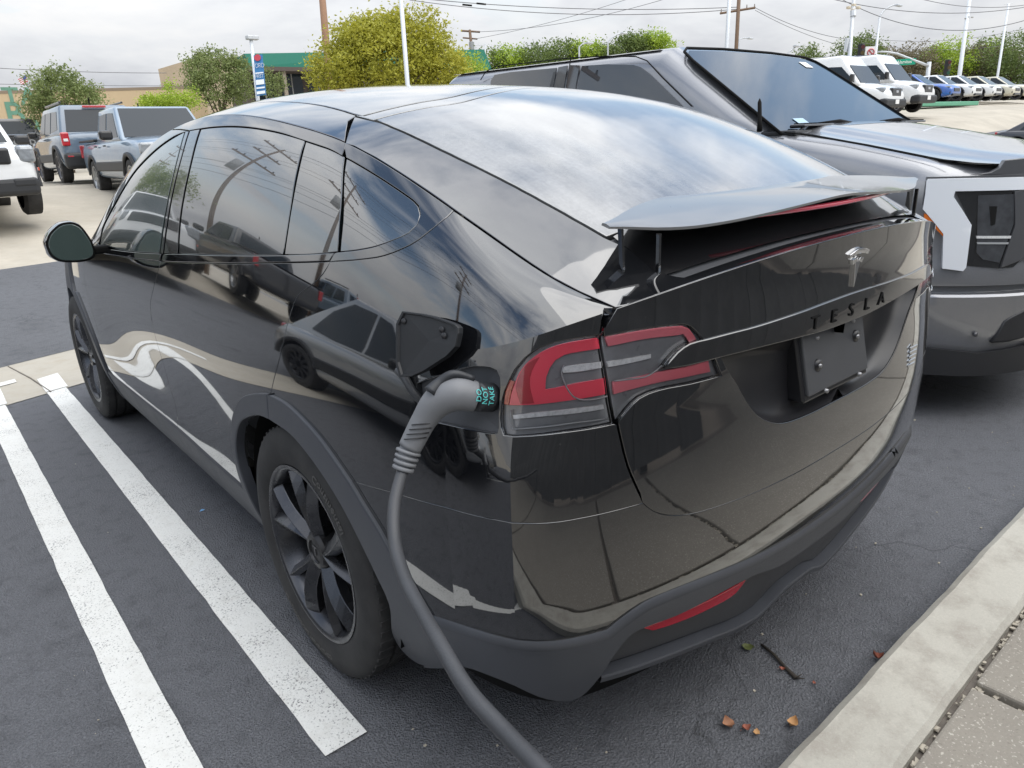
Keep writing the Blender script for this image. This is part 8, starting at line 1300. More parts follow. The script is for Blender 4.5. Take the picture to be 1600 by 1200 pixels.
def tree(name, base, lobes, leafmat, n, size, label, cat='tree', group=None, trunk=.14, seed=1, limbs=5, inner=.35):
    """lobes: (centre, radii) ellipsoids filled with clumps of folded leaf blades"""
    R_ = random.Random(seed); root = empty(name, base); tag(root, label, cat, group); B0 = Vector(base); V = []; F = []
    vol = [r[0]*r[1]*r[2] for c, r in lobes]; tot = sum(vol)
    for (c, r), vl in zip(lobes, vol):
        c = Vector(c)-B0; nclump = max(3, int(n*vl/tot/26))
        for _ in range(nclump):
            th = R_.uniform(0, 2*PI); ph = math.acos(R_.uniform(-1, 1)); rad = R_.uniform(inner, 1.0)**.6*(1+.10*math.sin(3*th+seed)*math.sin(2*ph)); cc = c+Vector((r[0]*rad*math.sin(ph)*math.cos(th), r[1]*rad*math.sin(ph)*math.sin(th), r[2]*rad*math.cos(ph)))
            cr_ = size*R_.uniform(1.3, 3.0)
            for _k in range(26):
                p = cc+Vector((R_.gauss(0, 1), R_.gauss(0, 1), R_.gauss(0, .8)))*cr_*.62; s = size*R_.uniform(.6, 1.3)
                a = Vector((R_.gauss(0, 1), R_.gauss(0, 1), R_.gauss(0, .7))).normalized(); bb = a.cross(Vector((R_.gauss(0, 1), R_.gauss(0, 1), R_.gauss(0, 1)))).normalized()
                k = len(V); V += [p-a*s*.5, p+bb*s*.25, p+a*s*.5, p-bb*s*.25]; F.append((k, k+1, k+2, k+3))
    o = mesh('crown', V, F, leafmat, root, False); o['kind'] = 'stuff'
    if trunk:
        b = MB(); top_ = Vector(lobes[0][0])-B0; b.tube([Vector((0, 0, -.2)), Vector((.04, .02, top_.z*.35)), top_*.75+Vector((0, 0, 0))], [trunk, trunk*.8, trunk*.45], 8)
        b.build('trunk', BARK, root, True); b = MB()
        for i in range(limbs):
            c, r = lobes[i % len(lobes)]; c = Vector(c)-B0; e = c+Vector((R_.uniform(-.6, .6)*r[0], R_.uniform(-.6, .6)*r[1], R_.uniform(-.1, .6)*r[2])); s0 = top_*R_.uniform(.3, .6); b = MB(); b.tube([s0, s0.lerp(e, .5)+Vector((0, 0, .15*r[2])), e], [trunk*.4, trunk*.25, trunk*.08], 6); b.build('limb', BARK, root, True)
    return root
def gbase(P): return (P[0], P[1], float(hz(P[0], P[1])))
def lobes_px(L_): return [(Vector(P), r) for P, r in L_]
tree('round_tree', gbase((19.093, 31.683, 4.305)), lobes_px([((19.392, 32.043, 5.689), (3.2, 2.6, 2.0)), ((18.316, 33.238, 6.371), (1.6, 1.6, 1.5)), ((20.647, 31.447, 6.710), (1.9, 1.6, 1.6)), ((17.199, 33.743, 5.405), (1.5, 1.4, 1.25)), ((16.599, 34.065, 5.002), (.9, 1.0, .8)), ((21.768, 29.639, 4.719), (.9, 1., .8)), ((18.879, 33.099, 7.118), (1.1, 1., .9)), ((21.284, 30.286, 5.274), (1.7, 1.5, 1.2)), ((19.455, 32.536, 6.931), (1.7, 1.5, 1.0)), ((18.017, 33.836, 7.165), (.7, .7, .6)), ((20.095, 32.249, 7.487), (.8, .8, .6))]), LF_Y, 40000, .17, 'large rounded yellow green tree behind the white lamp pole', seed=3, trunk=.22, limbs=8)
tree('olive_tree', gbase((4.071, 31.133, 2.734)), lobes_px([((4.305, 31.445, 3.888), (1.15, 1.0, .95)), ((3.636, 31.814, 3.458), (.75, .7, .65)), ((4.952, 30.892, 3.853), (.7, .7, .5)), ((4.572, 31.525, 4.574), (.75, .7, .45)), ((5.286, 30.544, 3.694), (.35, .4, .3)), ((3.295, 32.156, 3.593), (.3, .3, .4))]), LF_G, 9500, .11, 'olive green tree above the slate blue SUV at the left', seed=5, trunk=.09, limbs=8)
tree('olive_tree', gbase((10.631, 32.876, 3.498)), lobes_px([((10.941, 33.159, 4.725), (1.35, 1.2, 1.2)), ((10.397, 33.746, 5.032), (.8, .8, .9)), ((11.675, 32.591, 4.823), (.6, .7, 1.0)), ((11.058, 33.460, 5.632), (.9, .8, .45)), ((11.728, 32.910, 5.650), (.4, .5, .4))]), LF_G, 10500, .12, 'olive green tree just left of the tall banner pole', seed=6, trunk=.1, limbs=7)
tree('small_tree', gbase((13.637, 33.382, 4.090)), lobes_px([((13.678, 33.502, 4.440), (.5, .5, .6)), ((13.563, 33.808, 4.917), (.3, .3, .5)), ((13.959, 33.429, 4.807), (.28, .3, .4))]), LF_G, 1500, .10, 'thin small tree in front of the dark shop windows', seed=8, trunk=.04)
for i, (P, r, lb) in enumerate((((7.979, 32.440, 3.733), (.75, .7, .30), 'bright lime hedge clump behind the pickup roof, left part'), ((8.785, 31.796, 3.793), (.9, .7, .42), 'bright lime hedge clump behind the pickup roof, right part'), ((8.551, 32.236, 4.350), (.16, .16, .2), 'lone lime sprig standing above the hedge'))):
    tree('hedge_bush', gbase(P), [(Vector(P), r)], LF_B, 2600 if i < 2 else 250, .09, lb, 'bush', 'lime hedge behind the pickup', seed=20+i, trunk=.03, limbs=2)
tree('green_tree', gbase((28.823, 37.746, 5.275)), lobes_px([((29.001, 37.909, 5.981), (1.1, 1., .9)), ((28.710, 38.367, 6.474), (.7, .7, .8)), ((29.578, 37.712, 6.625), (.3, .3, .5))]), LF_B, 2500, .16, 'fresh green shrub like tree right of the round yellow tree', seed=9, trunk=.1)
bgT = [((48.165, 56.413, 9.376), (2.2, 2, 1.1)), ((50.109, 54.801, 9.390), (2.2, 2, 1.1)), ((53.681, 54.844, 9.999), (2.4, 2, 1.2)), ((55.650, 53.158, 9.891), (2.0, 2, 1.0)), ((57.096, 51.865, 9.687), (1.4, 2, .8)), ((59.590, 50.223, 10.671), (1.2, 2, .6)), ((60.999, 49.071, 10.718), (1.3, 2, .7)), ((46.609, 57.533, 8.977), (2.0, 2, 1.6))]
for i, (P, r) in enumerate(bgT): tree('street_tree', gbase(P), [(Vector(P), r), (Vector(P)+Vector((.8, 0, -r[2]*.9)), r)], LF_D if i % 3 else LF_B, 4200, .26, ['low far tree at the left end of the line seen over the car roof', 'second tree of the far line over the car roof', 'tallest tree of the far line over the car roof', 'tree right of the tallest in the far line', 'small low tree at the end of the far line', 'narrow tree crown just above the pickup roof edge', 'broad tree crown just above the pickup roof edge', 'dark tree between the utility pole and the pickup roof'][i], 'tree', 'far street trees', seed=40+i, trunk=.15, limbs=2)
rt = [(1262,97,70,1.6,LF_D), (1335,85,70,2.2,LF_D), (1352,82,70,1.9,LF_D), (1392,98,75,2.0,LF_R), (1425,100,75,2.4,LF_R), (1455,98,78,2.0,LF_D), (1468,96,76,2.0,LF_B), (1492,92,76,2.6,LF_B), (1518,100,76,2.2,LF_R), (1535,95,76,2.6,LF_D), (1565,100,76,2.4,LF_R), (1586,82,72,2.6,LF_D), (1612,90,72,3.2,LF_D), (1550,92,78,2.2,LF_B), (1405,108,75,1.8,LF_R), (1445,110,76,1.8,LF_R), (1660,90,72,3.2,LF_D), (1720,92,72,3.2,LF_B)]
RTPX = [(70.441, 37.207, 7.850), (74.115, 34.380, 8.374), (74.974, 33.725, 8.509), (82.240, 34.266, 7.876), (83.900, 32.788, 7.656), (88.956, 32.830, 7.949), (87.341, 31.395, 7.875), (88.653, 30.387, 8.065), (89.874, 29.111, 7.473), (90.839, 28.429, 7.748), (92.316, 27.019, 7.339), (88.683, 24.875, 8.078), (89.839, 23.666, 7.516), (94.123, 28.584, 8.069), (82.746, 33.548, 7.200), (85.917, 32.209, 7.033), (92.202, 21.642, 7.386), (95.125, 19.085, 7.102)]
rlb = ['low dark tree behind the pickup windscreen corner', 'dark leafy tree behind the traffic signal', 'dark tree right of the camera pole', 'brownish tree left of the green street sign', 'brownish tree right of the green street sign', 'dark tree behind the signal arm end', 'bright green tree beside the signal post', 'largest bright green tree left of the tall leaning lamp pole', 'brown tinged tree right of the leaning lamp pole', 'rounded green tree between the two white poles', 'brown green tree behind the cream car', 'tall airy tree near the right edge', 'dense tree cut by the right edge', 'bright tree between the two slim poles', 'low brownish shrub tree under the street sign', 'low brownish shrub tree by the signal post', 'tree out past the right edge', 'farther tree out past the right edge']
for i, (u, v, d, r, mt) in enumerate(rt):
    P = Vector(RTPX[i]); tree('street_tree', gbase(P), [(P, (r*1.05, r, r*.85)), (P+Vector((.5, .3, -r*.9)), (r*1.1, r, r*.8))], mt, 5200, .24, rlb[i], 'tree', 'trees beyond the street', seed=70+i, trunk=.16, limbs=3)
# ------------------------------------------------------------------ poles, lamps, signals, wires
GALV = simple('galvanised', (.52, .54, .56), .45, metal=.3, var=.1); POLEW = simple('pole_white', (.62, .65, .68), .5, var=.08); WOOD = simple('pole_wood', (.15, .095, .06), .85, var=.35, vscale=3); WOODR = simple('pole_wood_red', (.26, .15, .09), .85, var=.3, vscale=3)
def pole(name, A, B, r0, r1, mat, label, cat, group=None, n=10):
    A = Vector(A); B = Vector(B); g0 = float(hz(A.x, A.y)); k = (A.z-g0)/max(B.z-A.z, .1); A2 = A-(B-A)*k; A2 = Vector((A2.x, A2.y, g0-.1)); root = empty(name, A2); tag(root, label, cat, group)
    b = MB(); b.tube([Vector((0, 0, 0)), (A-A2), (B-A2)], [r0, r0*.97, r1], n); b.build('pole', mat, root, True); return root, A2
PB = []
r_, o_ = pole('lamp_pole', (10.246, 16.561, 3.142), (10.870, 17.494, 6.444), .075, .07, POLEW, 'white square lamp pole rising in front of the yellow green tree', 'lamp pole', 'parking lot lamp poles', 4)
r_, o_ = pole('utility_pole', (20.838, 41.451, 7.958), (21.543, 42.563, 11.822), .22, .19, WOODR, 'reddish brown wooden pole rising behind the left side of the yellow green tree', 'utility pole', 'wooden utility poles')
r_, o_ = pole('utility_pole', (45.394, 58.626, 9.165), (45.922, 59.531, 12.222), .17, .13, WOOD, 'far wooden utility pole with two crossarms right of the yellow green tree', 'utility pole', 'wooden utility poles')
def arm(root, o_, A, B, r, mat, nm='crossarm'):
    b = MB(); b.tube([Vector(A)-o_, Vector(B)-o_], r, 4); b.build(nm, mat, root)
arm(r_, o_, (45.237, 60.091, 12.199), (46.643, 58.834, 12.001), .09, WOOD); arm(r_, o_, (45.215, 59.817, 11.534), (46.286, 58.847, 11.355), .07, WOOD); b = MB(); b.box(Vector((45.675, 59.051, 10.662))-o_, (.4, .4, .9)); b.build('transformer', simple('transformer_grey', (.3, .31, .32), .5), r_, bev=.05)
r_, o_ = pole('antenna_pole', (43.538, 54.338, 8.393), (43.989, 54.830, 10.366), .05, .04, GALV, 'slim grey pole between the far utility pole and the pickup roof', 'pole')
arm(r_, o_, (43.224, 55.410, 10.236), (44.006, 54.766, 10.251), .02, GALV); arm(r_, o_, (44.006, 54.766, 10.251), (45.066, 53.658, 9.736), .02, GALV)
r_, o_ = pole('lamp_pole', (26.874, 17.356, 5.185), (27.668, 17.863, 7.839), .085, .08, POLEW, 'pale square lamp pole directly left of the dark wooden pole above the windscreen', 'lamp pole', 'parking lot lamp poles', 4)
r_, o_ = pole('utility_pole', (40.637, 25.883, 6.898), (41.676, 26.566, 10.416), .12, .11, WOOD, 'dark wooden pole with one crossarm above the pickup windscreen', 'utility pole', 'wooden utility poles')
arm(r_, o_, (40.261, 26.924, 8.554), (42.001, 25.585, 8.801), .065, WOOD)
for u, v in ((1127,18),(1140,15),(1166,10),(1179,8)):
    pass
for P in ((40.359, 26.907, 8.701), (40.739, 26.616, 8.756), (41.629, 25.938, 8.898), (41.999, 25.637, 8.915)): b = MB(); b.tube([Vector(P)-o_-Vector((0, 0, .12)), Vector(P)-o_+Vector((0, 0, .10))], [.05, .03], 6); b.build('insulator', simple('insulator', (.25, .22, .2), .4), r_)
r_, o_ = pole('camera_pole', (34.898, 15.901, 4.568), (35.977, 16.516, 8.006), .10, .075, GALV, 'galvanised pole with a ring of small cameras behind the vans', 'pole')
for P in ((35.474, 16.468, 6.947), (35.823, 16.170, 6.927), (35.608, 16.302, 6.822), (35.689, 16.336, 7.052)): b = MB(); b.box(Vector(P)-o_, (.22, .16, .12)); b.build('camera_box', simple('camera_cream', (.55, .48, .36), .5), r_, bev=.03)
b = MB(); b.tube([Vector((35.600, 16.295, 6.793))-o_, Vector((35.535, 16.235, 6.532))-o_], .14, 8); b.build('collar', GALV, r_)
b = MB(); b.box(Vector((34.981, 16.141, 5.269))-o_, (.25, .12, .6)); b.build('sign_plate', GALV, r_)
r_, o_ = pole('street_lamp', (51.250, 22.033, 5.735), (52.235, 22.468, 8.585), .10, .07, GALV, 'curved arm street lamp between the camera pole and the street sign', 'street lamp', 'street lamps')
b = MB(); cv = [Vector(p)-o_ for p in ((52.235, 22.468, 8.585), (52.514, 22.375, 8.902), (52.914, 22.160, 9.170), (53.268, 21.902, 9.254))]; b.tube(smoothpath(cv, 5), .05, 6); b.build('arm', GALV, r_, True); b = MB(); b.box(Vector((53.357, 21.808, 9.208))-o_, (.7, .28, .14)); b.build('lamp_head', GALV, r_, bev=.05)
for (pts, lb) in (([(47.742, 42.967, 9.226), (48.025, 42.862, 9.522), (48.471, 42.616, 9.808), (48.948, 42.253, 9.886)], 'small curved street lamp over the car roof, left of the pickup cab'), ([(56.204, 35.813, 8.969), (56.435, 35.661, 9.060), (56.735, 35.427, 9.095), (56.927, 35.239, 9.033)], 'tiny curved lamp arm beside the dark wooden pole'), ([(48.979, 27.103, 6.720), (49.148, 27.016, 6.841), (49.407, 26.889, 7.043), (49.531, 26.821, 7.122)], 'short angled lamp beyond the pickup windscreen corner'), ([(91.382, 33.811, 8.524), (91.868, 33.577, 8.912), (92.395, 33.187, 9.022), (92.634, 32.921, 8.870)], 'faint far lamp arm above the bright green tree'), ([(37.897, 36.763, 7.718), (38.111, 36.656, 7.879), (38.337, 36.500, 7.953), (38.508, 36.354, 7.944)], 'white lamp head just above the pickup roof')):
    A_ = Vector(pts[0]); g0 = float(hz(A_.x, A_.y)); root = empty('street_lamp', (A_.x, A_.y, g0)); tag(root, lb, 'street lamp', 'street lamps'); O_ = Vector((A_.x, A_.y, g0)); b = MB(); b.tube([Vector((0, 0, 0))]+[Vector(p)-O_ for p in pts], [.09, .06, .05, .05, .05], 6); b.build('pole', GALV, root, True); b = MB(); b.box(Vector(pts[-1])-O_, (.6, .3, .14)); b.build('lamp_head', GALV, root, bev=.04)
r_, o_ = pole('lamp_pole', (62.588, 20.631, 5.263), (64.830, 21.503, 11.488), .15, .13, POLEW, 'tall pale leaning lamp pole with a small camera bracket right of the bright tree', 'lamp pole', 'parking lot lamp poles')
for P in ((63.871, 21.216, 9.020), (64.264, 20.921, 9.092)): b = MB(); b.box(Vector(P)-o_, (.2, .14, .09)); b.build('camera_box', simple('camera_grey', (.4, .4, .38), .5), r_, bev=.02)
b = MB(); b.box(Vector((63.994, 21.132, 9.060))-o_, (.24, .2, .2)); b.build('collar', GALV, r_)
r_, o_ = pole('lamp_pole', (72.200, 21.022, 5.601), (74.197, 21.684, 10.885), .10, .085, POLEW, 'slim pale pole nearest the right edge with a tiny cross bar', 'lamp pole', 'parking lot lamp poles'); arm(r_, o_, (73.896, 21.918, 10.850), (74.456, 21.485, 10.923), .02, GALV)
# traffic signal: mast arm, green street sign, heads
ms = empty('traffic_signal', gbase((61.887, 22.580, 5.247))); tag(ms, 'traffic signal mast with a long curved arm carrying a green street name sign', 'traffic signal'); O_ = Vector(gbase((61.887, 22.580, 5.247)))
b = MB(); b.tube([Vector((0, 0, 0)), Vector((62.138, 22.742, 6.089))-O_], .16, 10); b.build('mast', GALV, ms, True)
b = MB(); b.tube([Vector(p)-O_ for p in ((62.029, 22.710, 5.809), (61.334, 23.472, 6.228), (60.411, 24.493, 6.801), (59.807, 25.072, 6.977), (59.318, 25.491, 7.004))], [.10, .09, .08, .07, .06], 8); b.build('mast_arm', GALV, ms, True)
rr2 = Vector((.768, -.640, 0))
c0 = Vector((60.442, 24.188, 6.167))-O_; b = MB(); tl = Vector((0, 0, .5)); tw = rr2*1.18; 
b.hexa([c0-tw*1-tl*.5, c0+tw*1-tl*.38, c0+tw*1-tl*.38+Vector((.03, .04, 0)), c0-tw*1-tl*.5+Vector((.03, .04, 0)), c0-tw*1+tl*.38, c0+tw*1+tl*.5, c0+tw*1+tl*.5+Vector((.03, .04, 0)), c0-tw*1+tl*.38+Vector((.03, .04, 0))]); sg = b.build('street_sign', simple('sign_green', (.0, .30, .18), .4), ms)
text_obj('sign_letters', 'Los Alamitos', lambda x, y, z: tuple(c0+rr2*x+Vector((0, 0, y+.02*x))+Vector((-.03-z, -.04-z, 0))), simple('sign_white', (.8, .8, .78), .5), sg, .34, .003, .95) 
def signal_head(P, label, col, sc=1.):
    root = empty('signal_head', tuple(P)); tag(root, label, 'traffic light', 'traffic lights'); b = MB(); b.box((0, 0, 0), (.36*sc, .30*sc, 1.05*sc)); b.build('housing', simple('signal_black', (.015, .015, .016), .5), root, bev=.04)
    for k, cc in enumerate(((.25, .01, .01), (.25, .16, .01), (.02, .25, .12))):
        b = MB(); b.lathe([(-.22*sc, .001), (-.22*sc, .12*sc)], 14, 'Y', (0, 0, (.33-.33*k)*sc)); mt = simple('signal_green_lit', (.05, .8, .5), .4, emis=2.5) if (k == 2 and col) else simple('signal_%d' % k, tuple(c*.25 for c in cc), .4); o = b.build('lens', mt, root); o.rotation_euler = (0, 0, -.69)
    b = MB(); b.tube([(0, 0, -.5*sc), (0, 0, -.5*sc-P[2]+float(hz(P[0], P[1])))], .05, 6); b.build('post', GALV, root); return root
signal_head((46.294, 20.722, 5.865), 'black traffic light with a lit green lens beside the camera pole', True)
signal_head((57.199, 19.608, 5.232), 'dark traffic light behind the blue car roof', False)
rs = empty('road_sign', (46.754, 20.344, 5.878)); tag(rs, 'small white prohibition sign right of the traffic light', 'road sign'); b = MB(); b.box((0, 0, 0), (.34, .34, .34)); b.V = [tuple(rr2*(.34*((i & 1)*2-1))+Vector((.02, .025, 0))*(((i >> 1) & 1)*2-1)+Vector((0, 0, .34*((i >> 2)*2-1)))) for i in range(8)]; b.build('panel', simple('sign_white', (.8, .8, .78), .5), rs)
b = MB(); b.tube([tuple(rr2*(.20*math.cos(a))+Vector((-.04, -.05, .20*math.sin(a)))) for a in np.linspace(0, 2*PI, 17)], .035, 5); b.tube([tuple(rr2*-.14+Vector((-.04, -.05, .14))), tuple(rr2*.14+Vector((-.04, -.05, -.14)))], .03, 5); b.build('ring', REDL, rs)
b = MB(); b.tube([(0, 0, -.34), (0, 0, -2.6)], .05, 6); b.build('post', GALV, rs)
for P, lb in (((43.880, 19.742, 5.315), 'blue round banner sign above the second van, left one'), ((44.316, 19.377, 5.309), 'blue round banner sign above the second van, right one')):
    r0 = empty('banner_sign', P); tag(r0, lb, 'sign', 'blue banners above the vans'); b = MB(); b.box((0, 0, 0), (.1, .1, .1)); b.V = [tuple(rr2*(.32*((i & 1)*2-1))+Vector((.02, .025, 0))*(((i >> 1) & 1)*2-1)+Vector((0, 0, .20*((i >> 2)*2-1)))) for i in range(8)]; b.build('panel', simple('banner_blue', (.03, .09, .26), .5), r0)
    b = MB(); b.tube([tuple(rr2*(.20*math.cos(a))+Vector((-.05, -.06, .12*math.sin(a)))) for a in np.linspace(0, 2*PI, 15)], .025, 4); b.build('ring', REDL, r0); b = MB(); b.tube([(0, 0, -.2), (0, 0, -3)], .04, 6); b.build('post', GALV, r0)
# banner pole at the left
r_, o_ = pole('banner_pole', (11.277, 29.753, 3.863), (11.639, 30.447, 6.125), .085, .07, POLEW, 'pale lamp pole with a tall blue and white banner left of the shop', 'lamp pole')
b = MB(); b.box(Vector((11.687, 30.417, 6.149))-o_, (.5, .3, .16)); b.build('lamp_head', GALV, r_, bev=.03)
def quad_banner(P4, th, name, mat, root, O_):
    P4 = [Vector(p)-O_ for p in P4]; n = (P4[1]-P4[0]).cross(P4[3]-P4[0]).normalized()*th; b = MB(); b.add(P4+[p+n for p in P4], [(0, 1, 2, 3), (7, 6, 5, 4), (0, 4, 5, 1), (1, 5, 6, 2), (2, 6, 7, 3), (3, 7, 4, 0)]); return b.build(name, mat, root)
BQ = [Vector(p) for p in ((11.334, 29.691, 5.389), (11.622, 29.455, 5.399), (11.344, 28.986, 3.808), (11.029, 29.234, 3.774))]
bn = quad_banner(BQ, .01, 'banner', simple('banner_blue2', (.03, .16, .36), .6), r_, o_)
def onb(u, v, d=.03): a = BQ[0].lerp(BQ[1], u); c = BQ[3].lerp(BQ[2], u); p = a.lerp(c, v); nn_ = (BQ[1]-BQ[0]).cross(BQ[3]-BQ[0]).normalized(); nn_ = nn_ if nn_.dot(Vector((-1.65, -1.74, 1.46))-BQ[0]) > 0 else -nn_; return p+nn_*d-o_
for v0, v1 in ((.44, .47), (.62, .74), (.80, .84), (.90, .97)):
    b = MB(); b.add([onb(.06, v0), onb(.94, v0), onb(.94, v1), onb(.06, v1)], [(0, 1, 2, 3)]); b.build('banner_stripe', simple('banner_white', (.7, .74, .78), .6), bn)
for tx, v, sz in (('FORD', .28, .27), ('FIRST', .54, .22)):
    V, F = text_mesh(tx, sz, .002, .85); uu_ = (BQ[1]-BQ[0]).normalized(); dd_ = (BQ[3]-BQ[0]).normalized(); c_ = onb(.5, v, .04); mesh('banner_letters', [c_+uu_*q.x*.75-dd_*q.y for q in V], F, simple('banner_white', (.7, .74, .78), .6), bn, False)
b = MB(); cc = onb(.45, .08, .04); uu_ = (BQ[1]-BQ[0]).normalized(); dd_ = (BQ[3]-BQ[0]).normalized(); b.add([cc+uu_*.14*math.cos(a)+dd_*.14*math.sin(a) for a in np.linspace(0, 2*PI, 16)[:-1]], [tuple(range(15))]); b.build('banner_logo', REDL, bn)
# flag
fl = empty('flag', gbase((9.328, 73.942, 6.978))); tag(fl, 'small striped national flag flying above the warehouse at the far left', 'flag'); O_ = Vector(gbase((9.328, 73.942, 6.978))); b = MB(); b.tube([Vector((0, 0, 0)), Vector((9.820, 74.319, 8.767))-O_], .05, 6); b.build('flagpole', GALV, fl)
fa_, fb_, fc_, fd_ = [Vector(p)-O_ for p in ((9.774, 74.313, 8.665), (9.768, 74.090, 8.147), (9.260, 74.388, 7.864), (9.171, 74.670, 8.335))]
for k in range(7):
    t0, t1 = k/7, (k+1)/7; P4 = [fa_.lerp(fb_, t0), fa_.lerp(fb_, t1), fd_.lerp(fc_, t1), fd_.lerp(fc_, t0)]; b = MB(); b.add(P4+[p+Vector((.02, .02, 0)) for p in P4], [(0, 1, 2, 3), (7, 6, 5, 4)]); b.build('stripe', simple('flag_red', (.45, .05, .06), .7) if k % 2 == 0 else simple('flag_white', (.75, .72, .72), .7), fl)
P4 = [fa_, fa_.lerp(fb_, .55), (fa_.lerp(fb_, .55)).lerp(fd_.lerp(fc_, .55), .42), fa_.lerp(fd_, .42)]; P4 = [p-Vector((.04, .05, 0)) for p in P4]; b = MB(); b.add(P4, [(0, 1, 2, 3)]); b.build('canton', simple('flag_blue', (.04, .06, .18), .7), fl)
# green painted kerb island
ki = MB(); k0, k1, k2 = Vector((37.288, 15.721, 2.435)), Vector((40.718, 14.923, 2.425)), Vector((46.267, 13.731, 2.409)); 
def kseg(b, A, B, w_=.9, h=.22):
    d = (B-A); d.z = 0; d.normalize(); n = Vector((-d.y, d.x, 0)); 
    if n.dot(Vector((-1.65, -1.74, 0))-A) > 0: n.negate()
    b.hexa([A, B, B+n*w_, A+n*w_, A+Vector((0, 0, h)), B+Vector((0, 0, h)), B+n*w_+Vector((0, 0, h)), A+n*w_+Vector((0, 0, h))])
kseg(ki, k0, k1); kseg(ki, k1, k2); o = ki.build('green_kerb', simple('kerb_green', (.12, .34, .22), .7, var=.2), None, bev=.04); tag(o, kind='structure')
# wires
WIRE = simple('wire', (.12, .12, .13), .6)
def wire(A, B, sag, r, label):
    A = Vector(A); B = Vector(B); P = [A.lerp(B, t)-Vector((0, 0, sag*4*t*(1-t))) for t in np.linspace(0, 1, 25)]; b = MB(); b.tube(P, r*.8, 4, False); return tag(b.build('overhead_wire', WIRE), label, 'wire', 'overhead wires')
WL = [((3.338, 51.424, 6.892), (14.724, 52.962, 6.952), .1, .022, 'lower thin wire crossing the sky above the warehouse at the left'), ((3.343, 53.860, 6.197), (16.559, 53.874, 6.253), .05, .02, 'faint wire just over the warehouse roof line'), ((25.907, 39.633, 10.293), (41.258, 26.238, 8.880), .35, .026, 'long wire running from the top of the round tree to the dark wooden pole'), ((26.494, 40.538, 10.341), (42.204, 26.847, 8.933), .55, .026, 'second long wire slightly under the first to the dark wooden pole'),
 ((46.164, 59.244, 12.027), (53.209, 39.974, 12.764), .6, .025, 'wire rising right from the far utility pole'), ((45.744, 59.284, 11.324), (50.747, 42.081, 12.899), .3, .022, 'thinner wire rising right from the far utility pole'), ((42.001, 25.585, 8.801), (52.544, 24.431, 7.389), .3, .022, 'wire from the dark wooden pole down towards the camera pole'), ((42.954, 26.171, 8.815), (66.843, 26.293, 7.451), .8, .02, 'lower wire from the dark wooden pole passing the camera pole'),
 ((36.896, 18.411, 7.809), (50.101, 12.829, 7.610), .55, .022, 'upper wire looping across the top right corner'), ((39.557, 19.086, 8.133), (49.946, 12.687, 6.996), 1.1, .024, 'middle wire sagging across the top right'), ((45.007, 17.372, 8.304), (52.715, 13.582, 8.024), .35, .02, 'short topmost wire at the upper right'), ((63.845, 29.362, 8.757), (75.563, 19.738, 9.047), .7, .018, 'faint wire behind the street lamp and poles at the right'), ((66.133, 30.120, 8.565), (77.844, 20.187, 8.137), .7, .016, 'faintest wire low behind the right hand poles')]
for a_ in WL: wire(*a_)
for P, lb in (((28.501, 37.211, 9.695), 'dark splice box on the long wire, left'), ((29.181, 36.662, 9.733), 'dark splice box on the long wire, right')):
    b = MB(); b.box(P, (.7, .08, .09)); tag(b.build('wire_splice', BLACK), lb, 'wire splice')
# ------------------------------------------------------------------ what stands behind and left of the camera, mirrored in the paint
fn = empty('board_fence', (0, 0, 0)); tag(fn, 'weathered dark board fence behind the pavement, seen only mirrored in the tailgate', 'fence')
FB = simple('fence_boards', (.19, .185, .175), .85, var=.6, vscale=3.5); b = MB(); b.box((0, 0, 0), (.29, .03, 1.6)); o0 = b.build('board', FB, fn); me0 = o0.data; rg = random.Random(9)
for i in range(46):
    o = o0 if i == 0 else bpy.data.objects.new('board', me0)
    if i: COL.objects.link(o); o.parent = fn
    o.location = (-6.5+i*.292, -2.82+rg.uniform(-.008, .008), .12+.80+rg.uniform(-.02, .02)); o.rotation_euler = (0, 0, rg.uniform(-.03, .03))
for x in (-5, -2.4, .2, 2.8, 5.4): b = MB(); b.box((x, -2.88, 1.0), (.09, .09, 2.0)); b.build('fence_post', FB, fn)
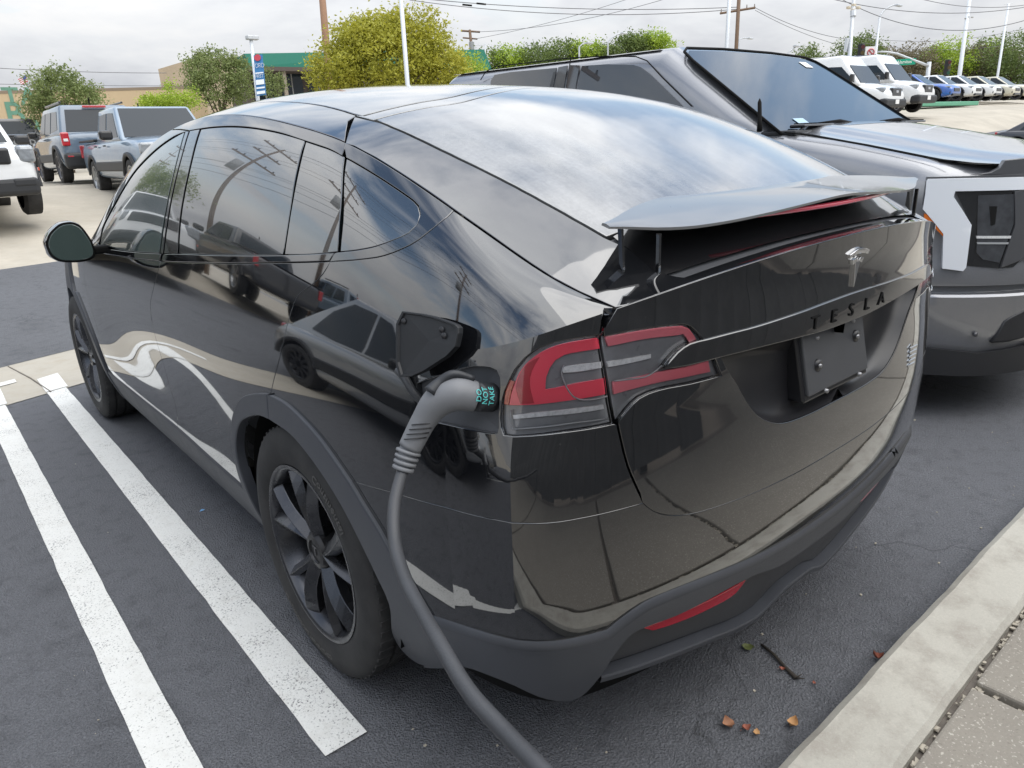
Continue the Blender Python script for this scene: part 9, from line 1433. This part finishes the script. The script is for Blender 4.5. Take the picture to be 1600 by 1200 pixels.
def up_(name, x, y, h, lab, arms=3, lean=.0):
    root = empty(name, (x, y, float(hz(x, y)))); tag(root, lab, 'utility pole', 'wooden utility poles'); b = MB(); b.tube([(0, 0, 0), (lean*h, 0, h)], [.085, .065], 9); b.build('pole', WOOD, root, True)
    for k in range(arms):
        z = h-.4-k*1.1; b = MB(); b.box((lean*z, 0, z), (2.4 if k != 1 else 1.7, .10, .12)); b.build('crossarm', WOOD, root)
        for q in (-1.05, -.6, .6, 1.05):
            if abs(q) < (1.2 if k != 1 else .9): b = MB(); b.tube([(lean*z+q, 0, z+.05), (lean*z+q, 0, z+.22)], [.05, .03], 6); b.build('insulator', BLACK, root)
    b = MB(); b.lathe([(-.45, .001), (-.45, .22), (.45, .22), (.45, .001)], 12, 'Z', (lean*(h-3.6)+.35, .0, h-3.6)); b.build('transformer', simple('transformer_grey', (.3, .31, .32), .5), root, True); return root
for i, (x, y, h) in enumerate(((-7.4, 20.0, 9.5), (-8.6, 14.5, 10.), (-9.5, 5.5, 10.5), (-7.2, 40, 10))): up_('utility_pole', x, y, h, ['wooden utility pole outside the picture, mirrored in the rear door window', 'wooden utility pole outside the picture, mirrored in the rear side window', 'wooden utility pole outside the picture, mirrored in the quarter panel', 'distant wooden utility pole outside the picture to the left'][i], 3, .0)
for k in range(9):
    x0 = -6.9+rg.uniform(-1.0, 1.0); z0 = 9.6-.45*k; wire((x0-.6, -16, z0), (x0+.8, 30, z0+.6), 1.0+.1*k, .014, ['topmost','second','third','fourth','fifth','sixth','seventh','eighth','lowest'][k]+' overhead wire out of view on the left, mirrored in the side windows')
tree('mirrored_tree', (-4.6, 19.5, float(hz(-4.6, 19.5))), [(Vector((-4.6, 19.5, 3.4)), (1.4, 1.5, 1.1)), (Vector((-4.1, 20.4, 4.3)), (1.0, 1.1, .8)), (Vector((-5.4, 18.8, 3.9)), (.9, 1.1, .8))], LF_G, 7000, .13, 'olive tree out of view on the left, mirrored in the rear door window', seed=91, trunk=.12)
for i, (x, y, rz, pt, sp_) in enumerate(((-6.6, 14.4, 0, DGR, pu), (-9.5, 14.2, 0, SLT, suv), (-7.2, 2.6, PI, NVY, suv))):
    c = copy_tree(sp_); recolor(c, SLT if sp_ is suv else SLT2, pt); c['label'] = ['charcoal pickup out of view on the left, mirrored low in the side glass', 'slate blue SUV out of view on the left, mirrored low in the side glass', 'navy SUV out of view further left, mirrored in the door'][i]; place(c, x, y, rz)
